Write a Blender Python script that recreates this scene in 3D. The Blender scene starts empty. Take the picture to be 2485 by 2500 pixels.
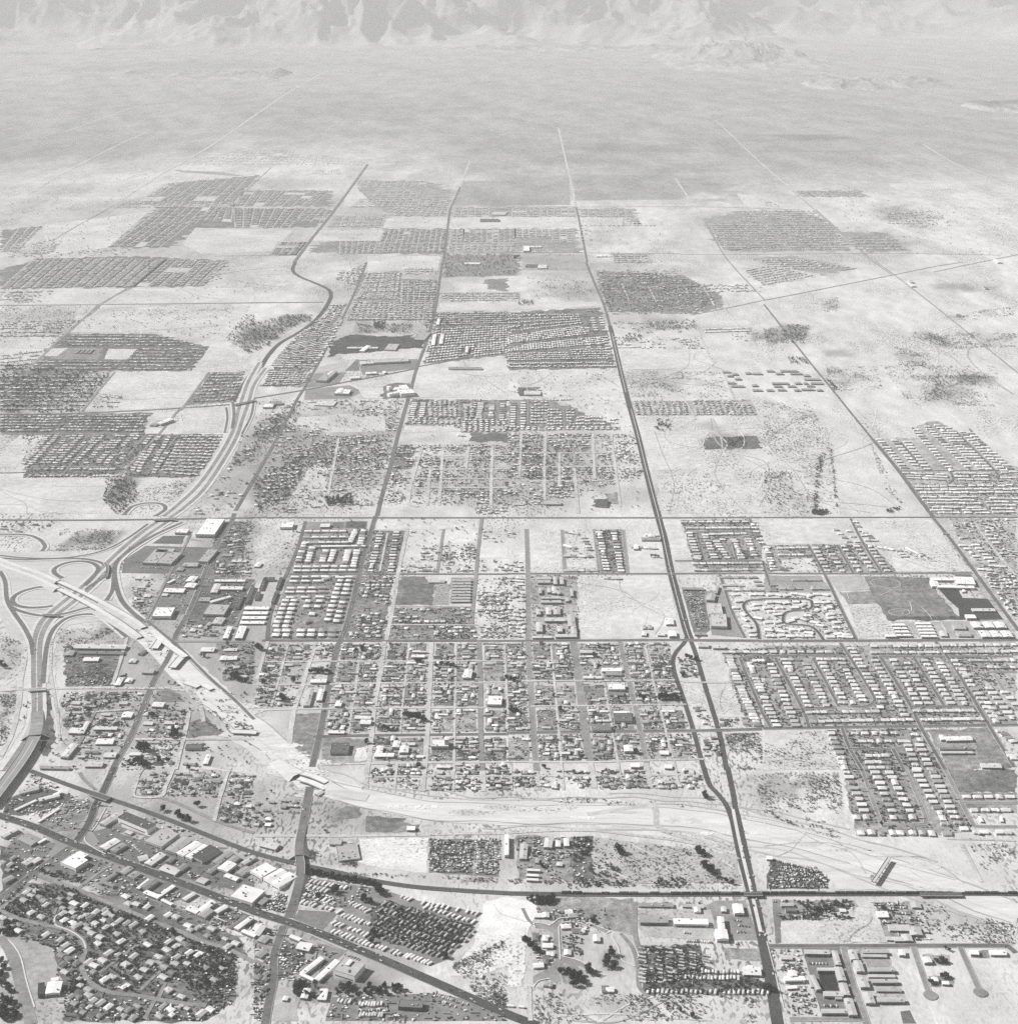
import bpy, math, random
import numpy as np
from mathutils import Vector, noise

random.seed(7)
rng = np.random.default_rng(11)
SC = bpy.context.scene
COL = SC.collection

# ------------------------------------------------------------------ camera
CAM_H = 1471.0                       # metres above the valley floor
PITCH = math.radians(20.35)          # looking down this much
FPX = 3608.0                         # focal length in photograph pixels (2485 wide)
cam_d = bpy.data.cameras.new('camera')
cam_d.sensor_fit = 'HORIZONTAL'
cam_d.sensor_width = 36.0
cam_d.lens = 36.0 * FPX / 2485.0
cam_d.clip_start = 5.0
cam_d.clip_end = 250000.0
cam = bpy.data.objects.new('camera', cam_d)
cam.location = (0, 0, CAM_H)
cam.rotation_euler = (math.pi / 2 - PITCH, 0, 0)
COL.objects.link(cam)
SC.camera = cam

# ------------------------------------------------------------------ sky, sun, exposure
SUN_EL = math.radians(38)
SUN_AZ = math.radians(-78)           # clockwise from +Y: the sun stands to the west, a little beyond the town
W = bpy.data.worlds.new('World')
SC.world = W
W.use_nodes = True
nt = W.node_tree
bg = nt.nodes['Background']
sky = nt.nodes.new('ShaderNodeTexSky')
sky.sky_type = 'NISHITA'
sky.sun_disc = False
sky.sun_elevation = SUN_EL
sky.sun_rotation = SUN_AZ
sky.dust_density = 2.0
bw = nt.nodes.new('ShaderNodeRGBToBW')          # black-and-white film
nt.links.new(sky.outputs[0], bw.inputs[0])
nt.links.new(bw.outputs[0], bg.inputs[0])
bg.inputs[1].default_value = 0.05

sun_d = bpy.data.lights.new('sun', 'SUN')
sun_d.energy = 5.0
sun_d.angle = math.radians(0.53)
sun_d.color = (1.0, 0.995, 0.985)
sun = bpy.data.objects.new('sun', sun_d)
sdir = Vector((math.sin(SUN_AZ) * math.cos(SUN_EL), math.cos(SUN_AZ) * math.cos(SUN_EL), math.sin(SUN_EL)))
sun.rotation_euler = (-sdir).to_track_quat('-Z', 'Y').to_euler()
sun.location = (0, 0, 5000)
COL.objects.link(sun)

SC.view_settings.view_transform = 'Standard'
SC.view_settings.look = 'None'
SC.view_settings.gamma = 1.0
SC.view_settings.exposure = 0.32
SC.render.engine = 'CYCLES'
SC.cycles.max_bounces = 4
SC.cycles.diffuse_bounces = 2
SC.cycles.volume_bounces = 1
SC.cycles.use_denoising = False      # the slight grain that is left suits the old film

# ------------------------------------------------------------------ plan: survey sheets -> metres on the valley floor
S4 = 620 / 1920.0
TT = {'a': (0, 1880, S4), 'b': (620, 1880, S4), 'c': (1240, 1880, S4), 'd': (1865, 1880, S4),
      'e': (0, 1260, S4), 'f': (620, 1260, S4), 'g': (1240, 1260, S4), 'h': (1865, 1260, S4),
      'i': (0, 640, S4), 'j': (620, 640, S4), 'k': (1240, 640, S4), 'l': (1865, 640, S4),
      'm': (0, 0, 1240 / 1920.), 'n': (1240, 0, 1245 / 1920.), 'z': (0, 0, 2485 / 1920.),
      'p': (0, 400, 830 / 1920.), 'q': (830, 400, 830 / 1920.), 'r': (1655, 400, 830 / 1920.)}
CP, SP = math.cos(PITCH), math.sin(PITCH)


def G(t, x, y, z=0.0):
    """ground position in metres of a point of sheet t, at height z"""
    ox, oy, s = TT[t]
    u = (ox + x * s - 1242.5) / FPX
    v = (oy + y * s - 1250.0) / FPX
    k = (CAM_H - z) / (SP + v * CP)
    return (u * k, (CP - v * SP) * k)


def pts(s):
    return [tuple(float(q) for q in w.split(',')) for w in s.split()]


def GP(t, s, z=0.0):
    return [G(t, x, y, z) for x, y in (pts(s) if isinstance(s, str) else s)]


def in_frame(X, Y, margin=0.02):
    k = Y * CP + CAM_H * SP
    u = X / k * FPX / 2485.
    v = (CAM_H * CP - Y * SP) / k * FPX / 2500.
    return abs(u) < 0.5 + margin and abs(v) < 0.5 + margin


# ------------------------------------------------------------------ materials (tone = albedo attribute of the mesh)
def new_mat(name, rough=0.9, spec=0.2):
    m = bpy.data.materials.new(name)
    m.use_nodes = True
    n = m.node_tree.nodes
    b = n['Principled BSDF']
    b.inputs['Roughness'].default_value = rough
    b.inputs['Specular IOR Level'].default_value = spec
    return m, n, m.node_tree.links, b


def mk(n, kind, **kw):
    x = n.new(kind)
    for k, v in kw.items():
        setattr(x, k, v)
    return x


def math_node(n, l, op, a, b=None, clamp=False):
    x = n.new('ShaderNodeMath')
    x.operation = op
    x.use_clamp = clamp
    for i, q in enumerate((a, b)):
        if q is None:
            continue
        if isinstance(q, (int, float)):
            x.inputs[i].default_value = q
        else:
            l.new(q, x.inputs[i])
    return x.outputs[0]


def noise_fac(n, l, scale, detail=2.0, vec=None, rough=0.5):
    t = n.new('ShaderNodeTexNoise')
    t.inputs['Scale'].default_value = scale
    t.inputs['Detail'].default_value = detail
    t.inputs['Roughness'].default_value = rough
    l.new(vec, t.inputs['Vector'])
    return t.outputs['Fac']


def rng_map(n, l, v, a, b, c, d):
    x = n.new('ShaderNodeMapRange')
    l.new(v, x.inputs[0])
    for i, q in enumerate((a, b, c, d)):
        x.inputs[1 + i].default_value = q
    return x.outputs[0]


def tone_mat(name, layers, rough=0.9, spec=0.2, spots=None, stretch=None):
    """albedo = tone attribute x noise layers [(scale 1/m, detail, low, high)]; spots = (scale, threshold lo, hi, depth)"""
    m, n, l, b = new_mat(name, rough, spec)
    at = mk(n, 'ShaderNodeAttribute', attribute_name='tone')
    geo = mk(n, 'ShaderNodeNewGeometry')
    vec = geo.outputs['Position']
    if stretch:
        mp = n.new('ShaderNodeMapping')
        mp.inputs['Rotation'].default_value = (0, 0, stretch[0])
        mp.inputs['Scale'].default_value = (stretch[1], stretch[2], 1)
        l.new(vec, mp.inputs[0])
        vec = mp.outputs[0]
    cur = at.outputs['Fac']
    for sc, det, lo, hi in layers:
        f = noise_fac(n, l, sc, det, vec)
        cur = math_node(n, l, 'MULTIPLY', cur, rng_map(n, l, f, 0.28, 0.72, lo, hi))
    if spots:
        sc, lo, hi, dep = spots
        f = noise_fac(n, l, sc, 1.0, vec)
        d = noise_fac(n, l, 0.004, 3.0, vec)
        d2 = rng_map(n, l, d, 0.42, 0.62, 0.0, 1.0)
        s = rng_map(n, l, f, lo, hi, 0.0, dep)
        s = math_node(n, l, 'MULTIPLY', s, d2)
        cur = math_node(n, l, 'MULTIPLY', cur, math_node(n, l, 'SUBTRACT', 1.0, s))
    comb = n.new('ShaderNodeCombineColor')
    l.new(cur, comb.inputs[0])
    l.new(math_node(n, l, 'MULTIPLY', cur, 0.998), comb.inputs[1])
    l.new(math_node(n, l, 'MULTIPLY', cur, 0.992), comb.inputs[2])
    l.new(comb.outputs[0], b.inputs['Base Color'])
    return m


M = {}
M['soil'] = tone_mat('desert_soil', [(0.0022, 5, .93, 1.06), (0.02, 5, .82, 1.12), (0.16, 3, .82, 1.14)], 1.0, 0.0, spots=(0.16, .5, .62, .7), stretch=(0, 1, .4))
M['lot'] = tone_mat('bare_lot', [(0.006, 5, .84, 1.12), (0.045, 5, .82, 1.12), (0.3, 3, .84, 1.12)], 1.0, 0.0, spots=(0.17, .54, .64, .6))
M['lawn'] = tone_mat('dry_grass', [(0.012, 5, .7, 1.3), (0.07, 5, .6, 1.4), (0.3, 3, .65, 1.35)], 1.0, 0.0)
M['graded'] = tone_mat('graded_earth', [(0.05, 5, .86, 1.08), (0.4, 3, .9, 1.08)], 1.0, 0.0, stretch=(-0.08, .12, 1.0))
M['asphalt'] = tone_mat('asphalt', [(0.015, 5, .78, 1.25), (0.1, 5, .78, 1.22), (0.5, 3, .85, 1.15)], 0.85, 0.3)
M['concrete'] = tone_mat('concrete', [(0.05, 4, .88, 1.06), (0.5, 3, .92, 1.06)], 0.85, 0.3)
M['roof'] = tone_mat('roofing', [(0.07, 3, .86, 1.08), (0.7, 3, .86, 1.08)], 0.85, 0.2)
M['wall'] = tone_mat('stucco', [(0.2, 3, .88, 1.08)], 0.9, 0.2)
M['metal'] = tone_mat('painted_metal', [(0.4, 3, .85, 1.1)], 0.5, 0.5)
M['leaf'] = tone_mat('foliage', [(0.12, 3, .55, 1.3), (1.1, 2, .7, 1.35)], 0.9, 0.1)
M['bark'] = tone_mat('bark', [(1.5, 3, .8, 1.2)], 0.95, 0.1)
M['rock'] = tone_mat('mountain_rock', [(0.0009, 6, .75, 1.2), (0.006, 4, .85, 1.12)], 1.0, 0.0)


# ------------------------------------------------------------------ mesh helpers
class MB:
    """collects polygons with one tone each"""
    def __init__(self):
        self.v, self.f, self.t, self.mi = [], [], [], []

    def face(self, P, tone, mi=0):
        k = len(self.v)
        self.v.extend(P)
        self.f.append(tuple(range(k, k + len(P))))
        self.t.append(tone)
        self.mi.append(mi)

    def prism(self, base, z0, z1, tone, top=None, cap=True, bottom=False, mi=0):
        """base: list of (x,y) counter-clockwise; z0/z1 numbers"""
        n = len(base)
        a = sum(base[i][0] * base[(i + 1) % n][1] - base[(i + 1) % n][0] * base[i][1] for i in range(n))
        if a < 0:
            base = base[::-1]
        for i in range(n):
            p, q = base[i], base[(i + 1) % n]
            self.face([(p[0], p[1], z0), (q[0], q[1], z0), (q[0], q[1], z1), (p[0], p[1], z1)], tone, mi)
        if cap:
            self.face([(p[0], p[1], z1) for p in base], tone if top is None else top, mi)
        if bottom:
            self.face([(p[0], p[1], z0) for p in base[::-1]], tone, mi)

    def box(self, cx, cy, z0, w, d, h, rot=0.0, tone=.5, top=None, bottom=False, mi=0):
        c, s = math.cos(rot), math.sin(rot)
        B = [(cx + c * x - s * y, cy + s * x + c * y) for x, y in ((-w / 2, -d / 2), (w / 2, -d / 2), (w / 2, d / 2), (-w / 2, d / 2))]
        self.prism(B, z0, z0 + h, tone, top, True, bottom, mi)

    def mesh(self, name, mats):
        me = bpy.data.meshes.new(name)
        me.from_pydata([tuple(map(float, p)) for p in self.v], [], self.f)
        for m in (mats if isinstance(mats, (list, tuple)) else [mats]):
            me.materials.append(m)
        a = me.attributes.new('tone', 'FLOAT', 'FACE')
        a.data.foreach_set('value', np.array(self.t, dtype=np.float32))
        if any(self.mi):
            me.polygons.foreach_set('material_index', np.array(self.mi, dtype=np.int32))
        me.update()
        return me

    def build(self, name, mats, parent=None):
        o = bpy.data.objects.new(name, self.mesh(name, mats))
        COL.objects.link(o)
        o.parent = parent
        return o


def tri_mesh(name, V, F, tone, mats, mi=None):
    """big joined mesh from arrays: V (n,3), F (m,3), tone (m,)"""
    me = bpy.data.meshes.new(name)
    V = np.asarray(V, dtype=np.float32)
    F = np.asarray(F, dtype=np.int32)
    me.vertices.add(len(V))
    me.vertices.foreach_set('co', V.ravel())
    me.loops.add(F.size)
    me.loops.foreach_set('vertex_index', F.ravel())
    me.polygons.add(len(F))
    me.polygons.foreach_set('loop_start', np.arange(0, F.size, F.shape[1], dtype=np.int32))
    for m in (mats if isinstance(mats, (list, tuple)) else [mats]):
        me.materials.append(m)
    if mi is not None:
        me.polygons.foreach_set('material_index', np.asarray(mi, dtype=np.int32))
    a = me.attributes.new('tone', 'FLOAT', 'FACE')
    a.data.foreach_set('value', np.asarray(tone, dtype=np.float32))
    me.update(calc_edges=True)
    o = bpy.data.objects.new(name, me)
    COL.objects.link(o)
    return o


def tris_of(mb):
    V = np.array(mb.v, dtype=np.float32)
    F, t, mi = [], [], []
    for f, tt, m in zip(mb.f, mb.t, mb.mi):
        for k in range(1, len(f) - 1):
            F.append((f[0], f[k], f[k + 1]))
            t.append(tt)
            mi.append(m)
    return V, np.array(F, dtype=np.int32), np.array(t, dtype=np.float32), np.array(mi, dtype=np.int32)


def empty(name, loc=(0, 0, 0), rz=0.0, sc=(1, 1, 1)):
    o = bpy.data.objects.new(name, None)
    o.empty_display_size = 2
    o.location = loc
    o.rotation_euler = (0, 0, rz)
    o.scale = sc
    COL.objects.link(o)
    return o


def tag(o, label=None, cat=None, group=None, kind=None):
    if label:
        o['label'] = label
    if cat:
        o['category'] = cat
    if group:
        o['group'] = group
    if kind:
        o['kind'] = kind
    return o


def ordn(k):
    w = ['first', 'second', 'third', 'fourth', 'fifth', 'sixth', 'seventh', 'eighth', 'ninth', 'tenth', 'eleventh', 'twelfth']
    if k <= 12:
        return w[k - 1]
    return str(k) + ('th' if 10 <= k % 100 <= 20 else {1: 'st', 2: 'nd', 3: 'rd'}.get(k % 10, 'th'))


HOUSE_CELLS = {}


def claim(x, y, r):
    """remember occupied ground so that fill-in houses, trees and clutter keep off it"""
    HOUSE_CELLS.setdefault((int(x // 40), int(y // 40)), []).append((x, y, r))


def clear(x, y, r):
    i, j = int(x // 40), int(y // 40)
    for a in (-1, 0, 1):
        for b in (-1, 0, 1):
            for (px, py, pr) in HOUSE_CELLS.get((i + a, j + b), ()):
                if (px - x) ** 2 + (py - y) ** 2 < (r + pr) ** 2:
                    return False
    return True


def claim_line(P, r):
    for a, b in zip(P[:-1], P[1:]):
        if min(a[1], b[1]) > 6000:
            continue
        k = max(1, int(math.hypot(b[0] - a[0], b[1] - a[1]) / max(4., r * 1.2)))
        for i in range(k):
            claim(a[0] + (b[0] - a[0]) * i / k, a[1] + (b[1] - a[1]) * i / k, r)


# layers: every sheet that lies on another gets its own height
LAYER = {'patch': 0.05, 'track': 0.62, 'road': 0.70}
STEP = {'patch': .0016, 'track': .00033, 'road': .0012}


def nextz(kind):
    LAYER[kind] += STEP[kind]
    return LAYER[kind]


def ribbon_pts(P, width):
    """left and right borders of a strip of constant width along P (world xy)"""
    P = [Vector((p[0], p[1])) for p in P]
    L, R = [], []
    n = len(P)
    for i in range(n):
        a = (P[i] - P[i - 1]).normalized() if i > 0 else None
        b = (P[i + 1] - P[i]).normalized() if i < n - 1 else None
        d = a if b is None else b if a is None else (a + b)
        if d.length < 1e-6:
            d = a
        d = d.normalized()
        nn = Vector((-d.y, d.x))
        k = 1.0
        if a is not None and b is not None:
            k = 1.0 / max(0.5, abs(nn.dot(Vector((-a.y, a.x)))))
        w = width[i] if isinstance(width, (list, tuple)) else width
        L.append(P[i] + nn * w / 2 * k)
        R.append(P[i] - nn * w / 2 * k)
    return L, R


def smooth(P, sub=4):
    """Catmull-Rom through the points"""
    if len(P) < 3:
        return P
    out = []
    Q = [P[0]] + list(P) + [P[-1]]
    for i in range(1, len(Q) - 2):
        p0, p1, p2, p3 = (np.array(Q[i + k], dtype=float) for k in (-1, 0, 1, 2))
        for s in range(sub):
            t = s / sub
            out.append(tuple(0.5 * ((2 * p1) + (-p0 + p2) * t + (2 * p0 - 5 * p1 + 4 * p2 - p3) * t * t + (-p0 + 3 * p1 - 3 * p2 + p3) * t ** 3)))
    out.append(tuple(P[-1]))
    return out


def road(t, s, width, tone, name='road', mat='asphalt', curve=True, z=None):
    P = GP(t, s)
    if curve:
        P = smooth(P)
    if name != 'kerb_line':
        width *= .78 if mat == 'asphalt' else .85
    claim_line(P, width * .5)
    if mat == 'lot':                     # graded by blade, never quite the same width
        Q = []
        for a, b in zip(P[:-1], P[1:]):
            k = max(1, int(math.hypot(b[0] - a[0], b[1] - a[1]) / 25.))
            Q += [(a[0] + (b[0] - a[0]) * i / k, a[1] + (b[1] - a[1]) * i / k) for i in range(k)]
        P = Q + [P[-1]]
        width = [width * (1 + .45 * noise.noise(Vector((p[0] / 40., p[1] / 40., 4.)))) for p in P]
    L, R = ribbon_pts(P, width)
    z = nextz('road') if z is None else z
    mb = MB()
    for i in range(len(L) - 1):
        mb.face([(R[i].x, R[i].y, z), (R[i + 1].x, R[i + 1].y, z), (L[i + 1].x, L[i + 1].y, z), (L[i].x, L[i].y, z)], tone)
    o = mb.build(name, M[mat])
    tag(o, kind='structure')
    return o


def rough_edge(P, amp, step=12.0):
    """the border of a piece of unpaved ground: broken up, not ruled"""
    out = []
    n = len(P)
    for i in range(n):
        a, b = Vector(P[i]), Vector(P[(i + 1) % n])
        L = (b - a).length
        st = max(step, L / 60.)
        k = max(1, int(L / st))
        nn = Vector((-(b - a).y, (b - a).x)).normalized() if L > 0 else Vector((0, 0))
        for q in range(k):
            p = a.lerp(b, q / k)
            w = (noise.noise(Vector((p.x / 25., p.y / 25., 1.7))) + .7 * noise.noise(Vector((p.x / 8., p.y / 8., 9.)))) * amp
            if q == 0:
                w *= .4
            out.append((p.x + nn.x * w, p.y + nn.y * w))
    return out


def patch(t, s, tone, name='bare_ground', mat='lot', amp=None):
    P = GP(t, s)
    z = nextz('patch')
    if amp is None:
        amp = .9 if mat in ('asphalt', 'concrete') else 8. if mat == 'lawn' else 4.5
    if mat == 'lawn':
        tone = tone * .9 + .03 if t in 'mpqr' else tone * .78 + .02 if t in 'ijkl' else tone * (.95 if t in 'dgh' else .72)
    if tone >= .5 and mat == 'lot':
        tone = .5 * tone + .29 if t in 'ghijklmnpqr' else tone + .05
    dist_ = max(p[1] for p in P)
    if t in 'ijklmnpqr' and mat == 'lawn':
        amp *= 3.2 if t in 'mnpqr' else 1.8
    P = rough_edge(P, amp * max(1., dist_ / 4000.), 10. * max(1., dist_ / 4000.))
    mb = MB()
    n = len(P)
    a = sum(P[i][0] * P[(i + 1) % n][1] - P[(i + 1) % n][0] * P[i][1] for i in range(n))
    if a < 0:
        P = P[::-1]
    mb.face([(x, y, z) for x, y in P], tone)
    o = mb.build(name, M[mat])
    tag(o, kind='structure')
    return o

# ------------------------------------------------------------------ ground: one sheet to beyond the mountains
def vnoise(x, y, seed=0):
    """smooth value noise on arrays"""
    xi, yi = np.floor(x).astype(np.int64), np.floor(y).astype(np.int64)
    fx, fy = x - xi, y - yi
    fx, fy = fx * fx * (3 - 2 * fx), fy * fy * (3 - 2 * fy)

    def h(a, b):
        n = (a * 374761393 + b * 668265263 + seed * 1442695041) & 0xffffffff
        n = ((n ^ (n >> 13)) * 1274126177) & 0xffffffff
        return ((n ^ (n >> 16)) & 0xffff) / 65535.0
    return (h(xi, yi) * (1 - fx) + h(xi + 1, yi) * fx) * (1 - fy) + (h(xi, yi + 1) * (1 - fx) + h(xi + 1, yi + 1) * fx) * fy


def fbm(x, y, octv=5, seed=0, ridged=False):
    s, a, tot = 0, 1.0, 0
    for k in range(octv):
        v = vnoise(x * 2 ** k + 17.3 * k, y * 2 ** k - 9.1 * k, seed + k)
        if ridged:
            v = 1 - np.abs(2 * v - 1)
            v = v * v
        s = s + v * a
        tot += a
        a *= 0.5
    return s / tot


def sstep(a, b, x):
    t = np.clip((x - a) / (b - a), 0, 1)
    return t * t * (3 - 2 * t)


SAND, SCRUB = 0.60, 0.34
# soft-edged kinds of soil: sheet, centre, half extents, albedo, strength
SOIL = [
    ('e', 1250, 1250, 950, 640, .36, 1.1), ('f', 800, 1400, 1100, 520, .43, .9), ('a', 1450, 230, 760, 260, .36, 1.1), ('b', 450, 380, 620, 340, .40, .9), ('j', 520, 1450, 760, 430, .36, 1.0), ('k', 420, 1560, 680, 330, .40, .9),
    ('g', 600, 1300, 800, 520, .44, .8), ('e', 1500, 400, 500, 420, .34, 1.0), ('i', 1750, 1600, 300, 330, .32, 1.0), ('f', 200, 700, 330, 600, .36, .8), ('b', 1300, 650, 900, 220, .42, .8), ('a', 900, 700, 1100, 330, .24, 1.1), ('b', 600, 1500, 700, 380, .30, .9), ('c', 500, 700, 900, 260, .44, .7), ('c', 400, 1400, 800, 500, .42, .8), ('d', 700, 1100, 1100, 260, .42, .7), ('h', 1700, 300, 400, 500, .42, .8), ('k', 1000, 250, 700, 260, .36, .9), ('m', 700, 830, 900, 140, .38, .8), ('p', 900, 600, 1100, 300, .42, .7), ('q', 300, 700, 500, 300, .40, .7), ('j', 1000, 350, 600, 350, .40, .7), ('i', 500, 900, 900, 500, .38, .8), ('r', 500, 450, 700, 250, .42, .7), ('q', 900, 560, 700, 130, .40, .7), ('m', 1500, 750, 500, 120, .40, .6),
    ('l', 1230, 565, 150, 40, .13, .8), ('l', 1330, 620, 130, 30, .16, .7), ('l', 1560, 880, 190, 55, .11, .85), ('l', 1350, 930, 200, 100, .22, .6),
    ('l', 1330, 1020, 170, 50, .24, .6), ('l', 560, 690, 130, 35, .24, .8), ('l', 230, 530, 120, 75, .15, .9), ('l', 50, 570, 140, 70, .16, .9),
    ('l', 500, 320, 65, 50, .26, .7), ('l', 1480, 190, 260, 28, .24, .85), ('l', 1690, 380, 80, 20, .2, .8), ('l', 600, 880, 160, 70, .28, .6),
    ('l', 1100, 720, 120, 60, .3, .6), ('l', 1700, 570, 110, 55, .25, .6), ('l', 1450, 410, 60, 25, .2, .7), ('l', 150, 1750, 200, 200, .38, .5),
    ('k', 1200, 890, 330, 90, .3, .6), ('k', 1690, 1350, 230, 70, .17, .8), ('k', 1170, 1240, 60, 40, .1, .7), ('k', 1560, 1250, 130, 40, .26, .6),
    ('k', 1150, 480, 240, 50, .22, .7), ('k', 450, 230, 330, 60, .26, .6), ('k', 1300, 1750, 300, 120, .42, .6), ('k', 300, 880, 300, 60, .42, .6),
    ('d', 60, 130, 260, 140, .22, .75), ('d', 370, 90, 140, 70, .22, .75), ('d', 300, 560, 260, 40, .3, .5), ('d', 1500, 1150, 400, 120, .4, .6),
    ('c', 750, 770, 130, 80, .13, .85), ('c', 560, 660, 160, 130, .18, .7), ('c', 1070, 660, 90, 140, .28, .6), ('c', 900, 870, 700, 28, .17, .8),
    ('c', 760, 1420, 110, 90, .14, .7), ('c', 500, 1540, 130, 90, .08, .8), ('c', 600, 1800, 500, 70, .33, .5), ('c', 450, 1300, 250, 150, .33, .5),
    ('b', 620, 330, 220, 80, .28, .7), ('b', 1000, 420, 200, 50, .25, .7), ('b', 200, 340, 250, 100, .3, .6), ('b', 620, 680, 350, 40, .25, .6),
    ('b', 1650, 1480, 250, 100, .33, .6), ('b', 700, 1640, 500, 50, .13, .8), ('b', 400, 1720, 150, 100, .14, .7),
    ('e', 680, 190, 170, 80, .16, .85), ('e', 850, 150, 90, 60, .18, .7), ('e', 770, 1190, 180, 90, .13, .85), ('e', 560, 920, 200, 60, .3, .6),
    ('e', 40, 1100, 150, 250, .3, .6), ('e', 40, 1480, 90, 250, .22, .6), ('e', 1500, 330, 300, 200, .24, .6), ('e', 1300, 1600, 400, 220, .28, .6),
    ('e', 750, 1600, 350, 250, .25, .6), ('e', 1750, 1150, 300, 250, .3, .6),
    ('i', 900, 1740, 140, 100, .09, .9), ('i', 960, 1650, 90, 60, .13, .7), ('i', 1860, 520, 60, 110, .15, .8), ('i', 1900, 600, 110, 60, .12, .8),
    ('i', 240, 940, 420, 230, .11, .9), ('i', 250, 110, 700, 95, .14, .85), ('i', 200, 400, 300, 60, .3, .6), ('i', 330, 1220, 420, 90, .17, .7), ('i', 1000, 650, 620, 130, .16, .7),
    ('j', 100, 530, 170, 80, .11, .9), ('j', 300, 430, 160, 45, .11, .9), ('j', 300, 1440, 420, 190, .22, .5), ('j', 100, 1260, 250, 120, .22, .5),
    ('j', 120, 1700, 200, 130, .14, .8), ('j', 900, 490, 300, 45, .2, .75), ('j', 700, 1600, 330, 150, .33, .6), ('j', 1600, 1650, 500, 250, .28, .6), ('j', 150, 1880, 400, 60, .2, .6),
    ('k', 300, 1500, 400, 220, .28, .6), ('a', 850, 1250, 900, 420, .14, .9), ('a', 300, 1700, 600, 200, .17, .7), ('a', 1500, 1650, 300, 200, .17, .8),
    ('n', 1120, 515, 190, 12, .12, .8), ('n', 1250, 570, 180, 6, .15, .6), ('n', 420, 555, 330, 22, .2, .7), ('n', 960, 528, 80, 8, .16, .6),
    ('n', 640, 700, 260, 50, .24, .8), ('n', 200, 640, 260, 20, .48, .8), ('n', 1480, 590, 160, 16, .46, .8), ('n', 1550, 700, 120, 12, .46, .8), ('n', 760, 650, 200, 10, .46, .7),
    ('n', 1500, 810, 120, 40, .22, .7), ('n', 1400, 910, 140, 40, .2, .7), ('n', 340, 900, 120, 30, .36, .6),
    ('m', 240, 720, 330, 30, .42, .8), ('m', 1640, 630, 300, 40, .36, .6), ('m', 1830, 740, 150, 45, .25, .7), ('m', 700, 330, 500, 10, .36, .5),
    ('m', 1400, 400, 500, 60, .23, .5), ('m', 700, 250, 380, 22, .18, .6), ('m', 300, 560, 500, 40, .24, .5),
]
BX = [0, 400, 600, 900, 1130, 1240, 1500, 1655, 2000, 2200, 2485]
BYY = [448, 412, 372, 388, 410, 480, 490, 488, 470, 450, 440]


def soil_tone(X, Y):
    k = Y * CP + CAM_H * SP
    px = 1242.5 + FPX * X / k
    py = 1250 + FPX * (CAM_H * CP - Y * SP) / k
    edge = np.interp(px, BX, BYY)
    wob = fbm(X / 700., Y / 4200., 4, 3) - .5
    w = sstep(45, -70, py - edge + wob * 55)
    t = SAND * (1 - w) + SCRUB * w
    big = fbm((X + .2 * Y) / 1500., Y / 9000., 5, 9) - .5
    t = t * (1 + 0.16 * big * w)
    wash = fbm((X + .35 * Y) / 330., Y / 5200., 5, 31, True)          # drainage lines down the fans
    fine = fbm(X / 120., Y / 1000., 4, 57) - .5
    t = t * (1 - w * (.30 * (wash - .35) - .20 * fine))
    return t


def build_ground():
    rows = np.concatenate([[-3500., -1500., 0., 500.], np.geomspace(900., 72000., 470)])
    sc = np.linspace(-1, 1, 420)
    sc = np.sign(sc) * (0.55 * np.abs(sc) + 0.75 * np.abs(sc) ** 3)
    X = np.maximum(rows, 1600.)[:, None] * sc[None, :]
    Y = np.repeat(rows[:, None], len(sc), 1)
    T = soil_tone(X, np.maximum(Y, 900.))
    for (t, x, y, rx, ry, tone, st) in SOIL:
        c = G(t, x, y)
        ax = abs(G(t, x + rx, y)[0] - c[0])
        far, near = G(t, x, y - ry)[1] - c[1], c[1] - G(t, x, y + ry)[1]
        ay = np.where(Y > c[1], max(far, 1), max(near, 1))
        d = np.hypot((X - c[0]) / ax, (Y - c[1]) / ay)
        m = d < 1.9
        nn = fbm(X[m] / (ax * .35 + 20), Y[m] / (ax * .35 + 20), 4, int(x) % 91) - .5
        w = sstep(1.15, .5, d[m] + nn * 1.6) * st * .8
        T[m] = T[m] * (1 - w) + tone * w
    nr, nc = X.shape
    V = np.stack([X, Y, np.zeros_like(X)], -1).reshape(-1, 3)
    idx = np.arange(nr * nc).reshape(nr, nc)
    F = np.stack([idx[:-1, :-1], idx[:-1, 1:], idx[1:, 1:], idx[1:, :-1]], -1).reshape(-1, 4)
    me = bpy.data.meshes.new('ground')
    me.vertices.add(len(V))
    me.vertices.foreach_set('co', V.astype(np.float32).ravel())
    me.loops.add(F.size)
    me.loops.foreach_set('vertex_index', F.astype(np.int32).ravel())
    me.polygons.add(len(F))
    me.polygons.foreach_set('loop_start', np.arange(0, F.size, 4, dtype=np.int32))
    a = me.attributes.new('tone', 'FLOAT', 'POINT')
    a.data.foreach_set('value', T.astype(np.float32).ravel())
    me.materials.append(M['soil'])
    me.update(calc_edges=True)
    o = bpy.data.objects.new('ground', me)
    COL.objects.link(o)
    tag(o, kind='structure')


build_ground()


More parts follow.
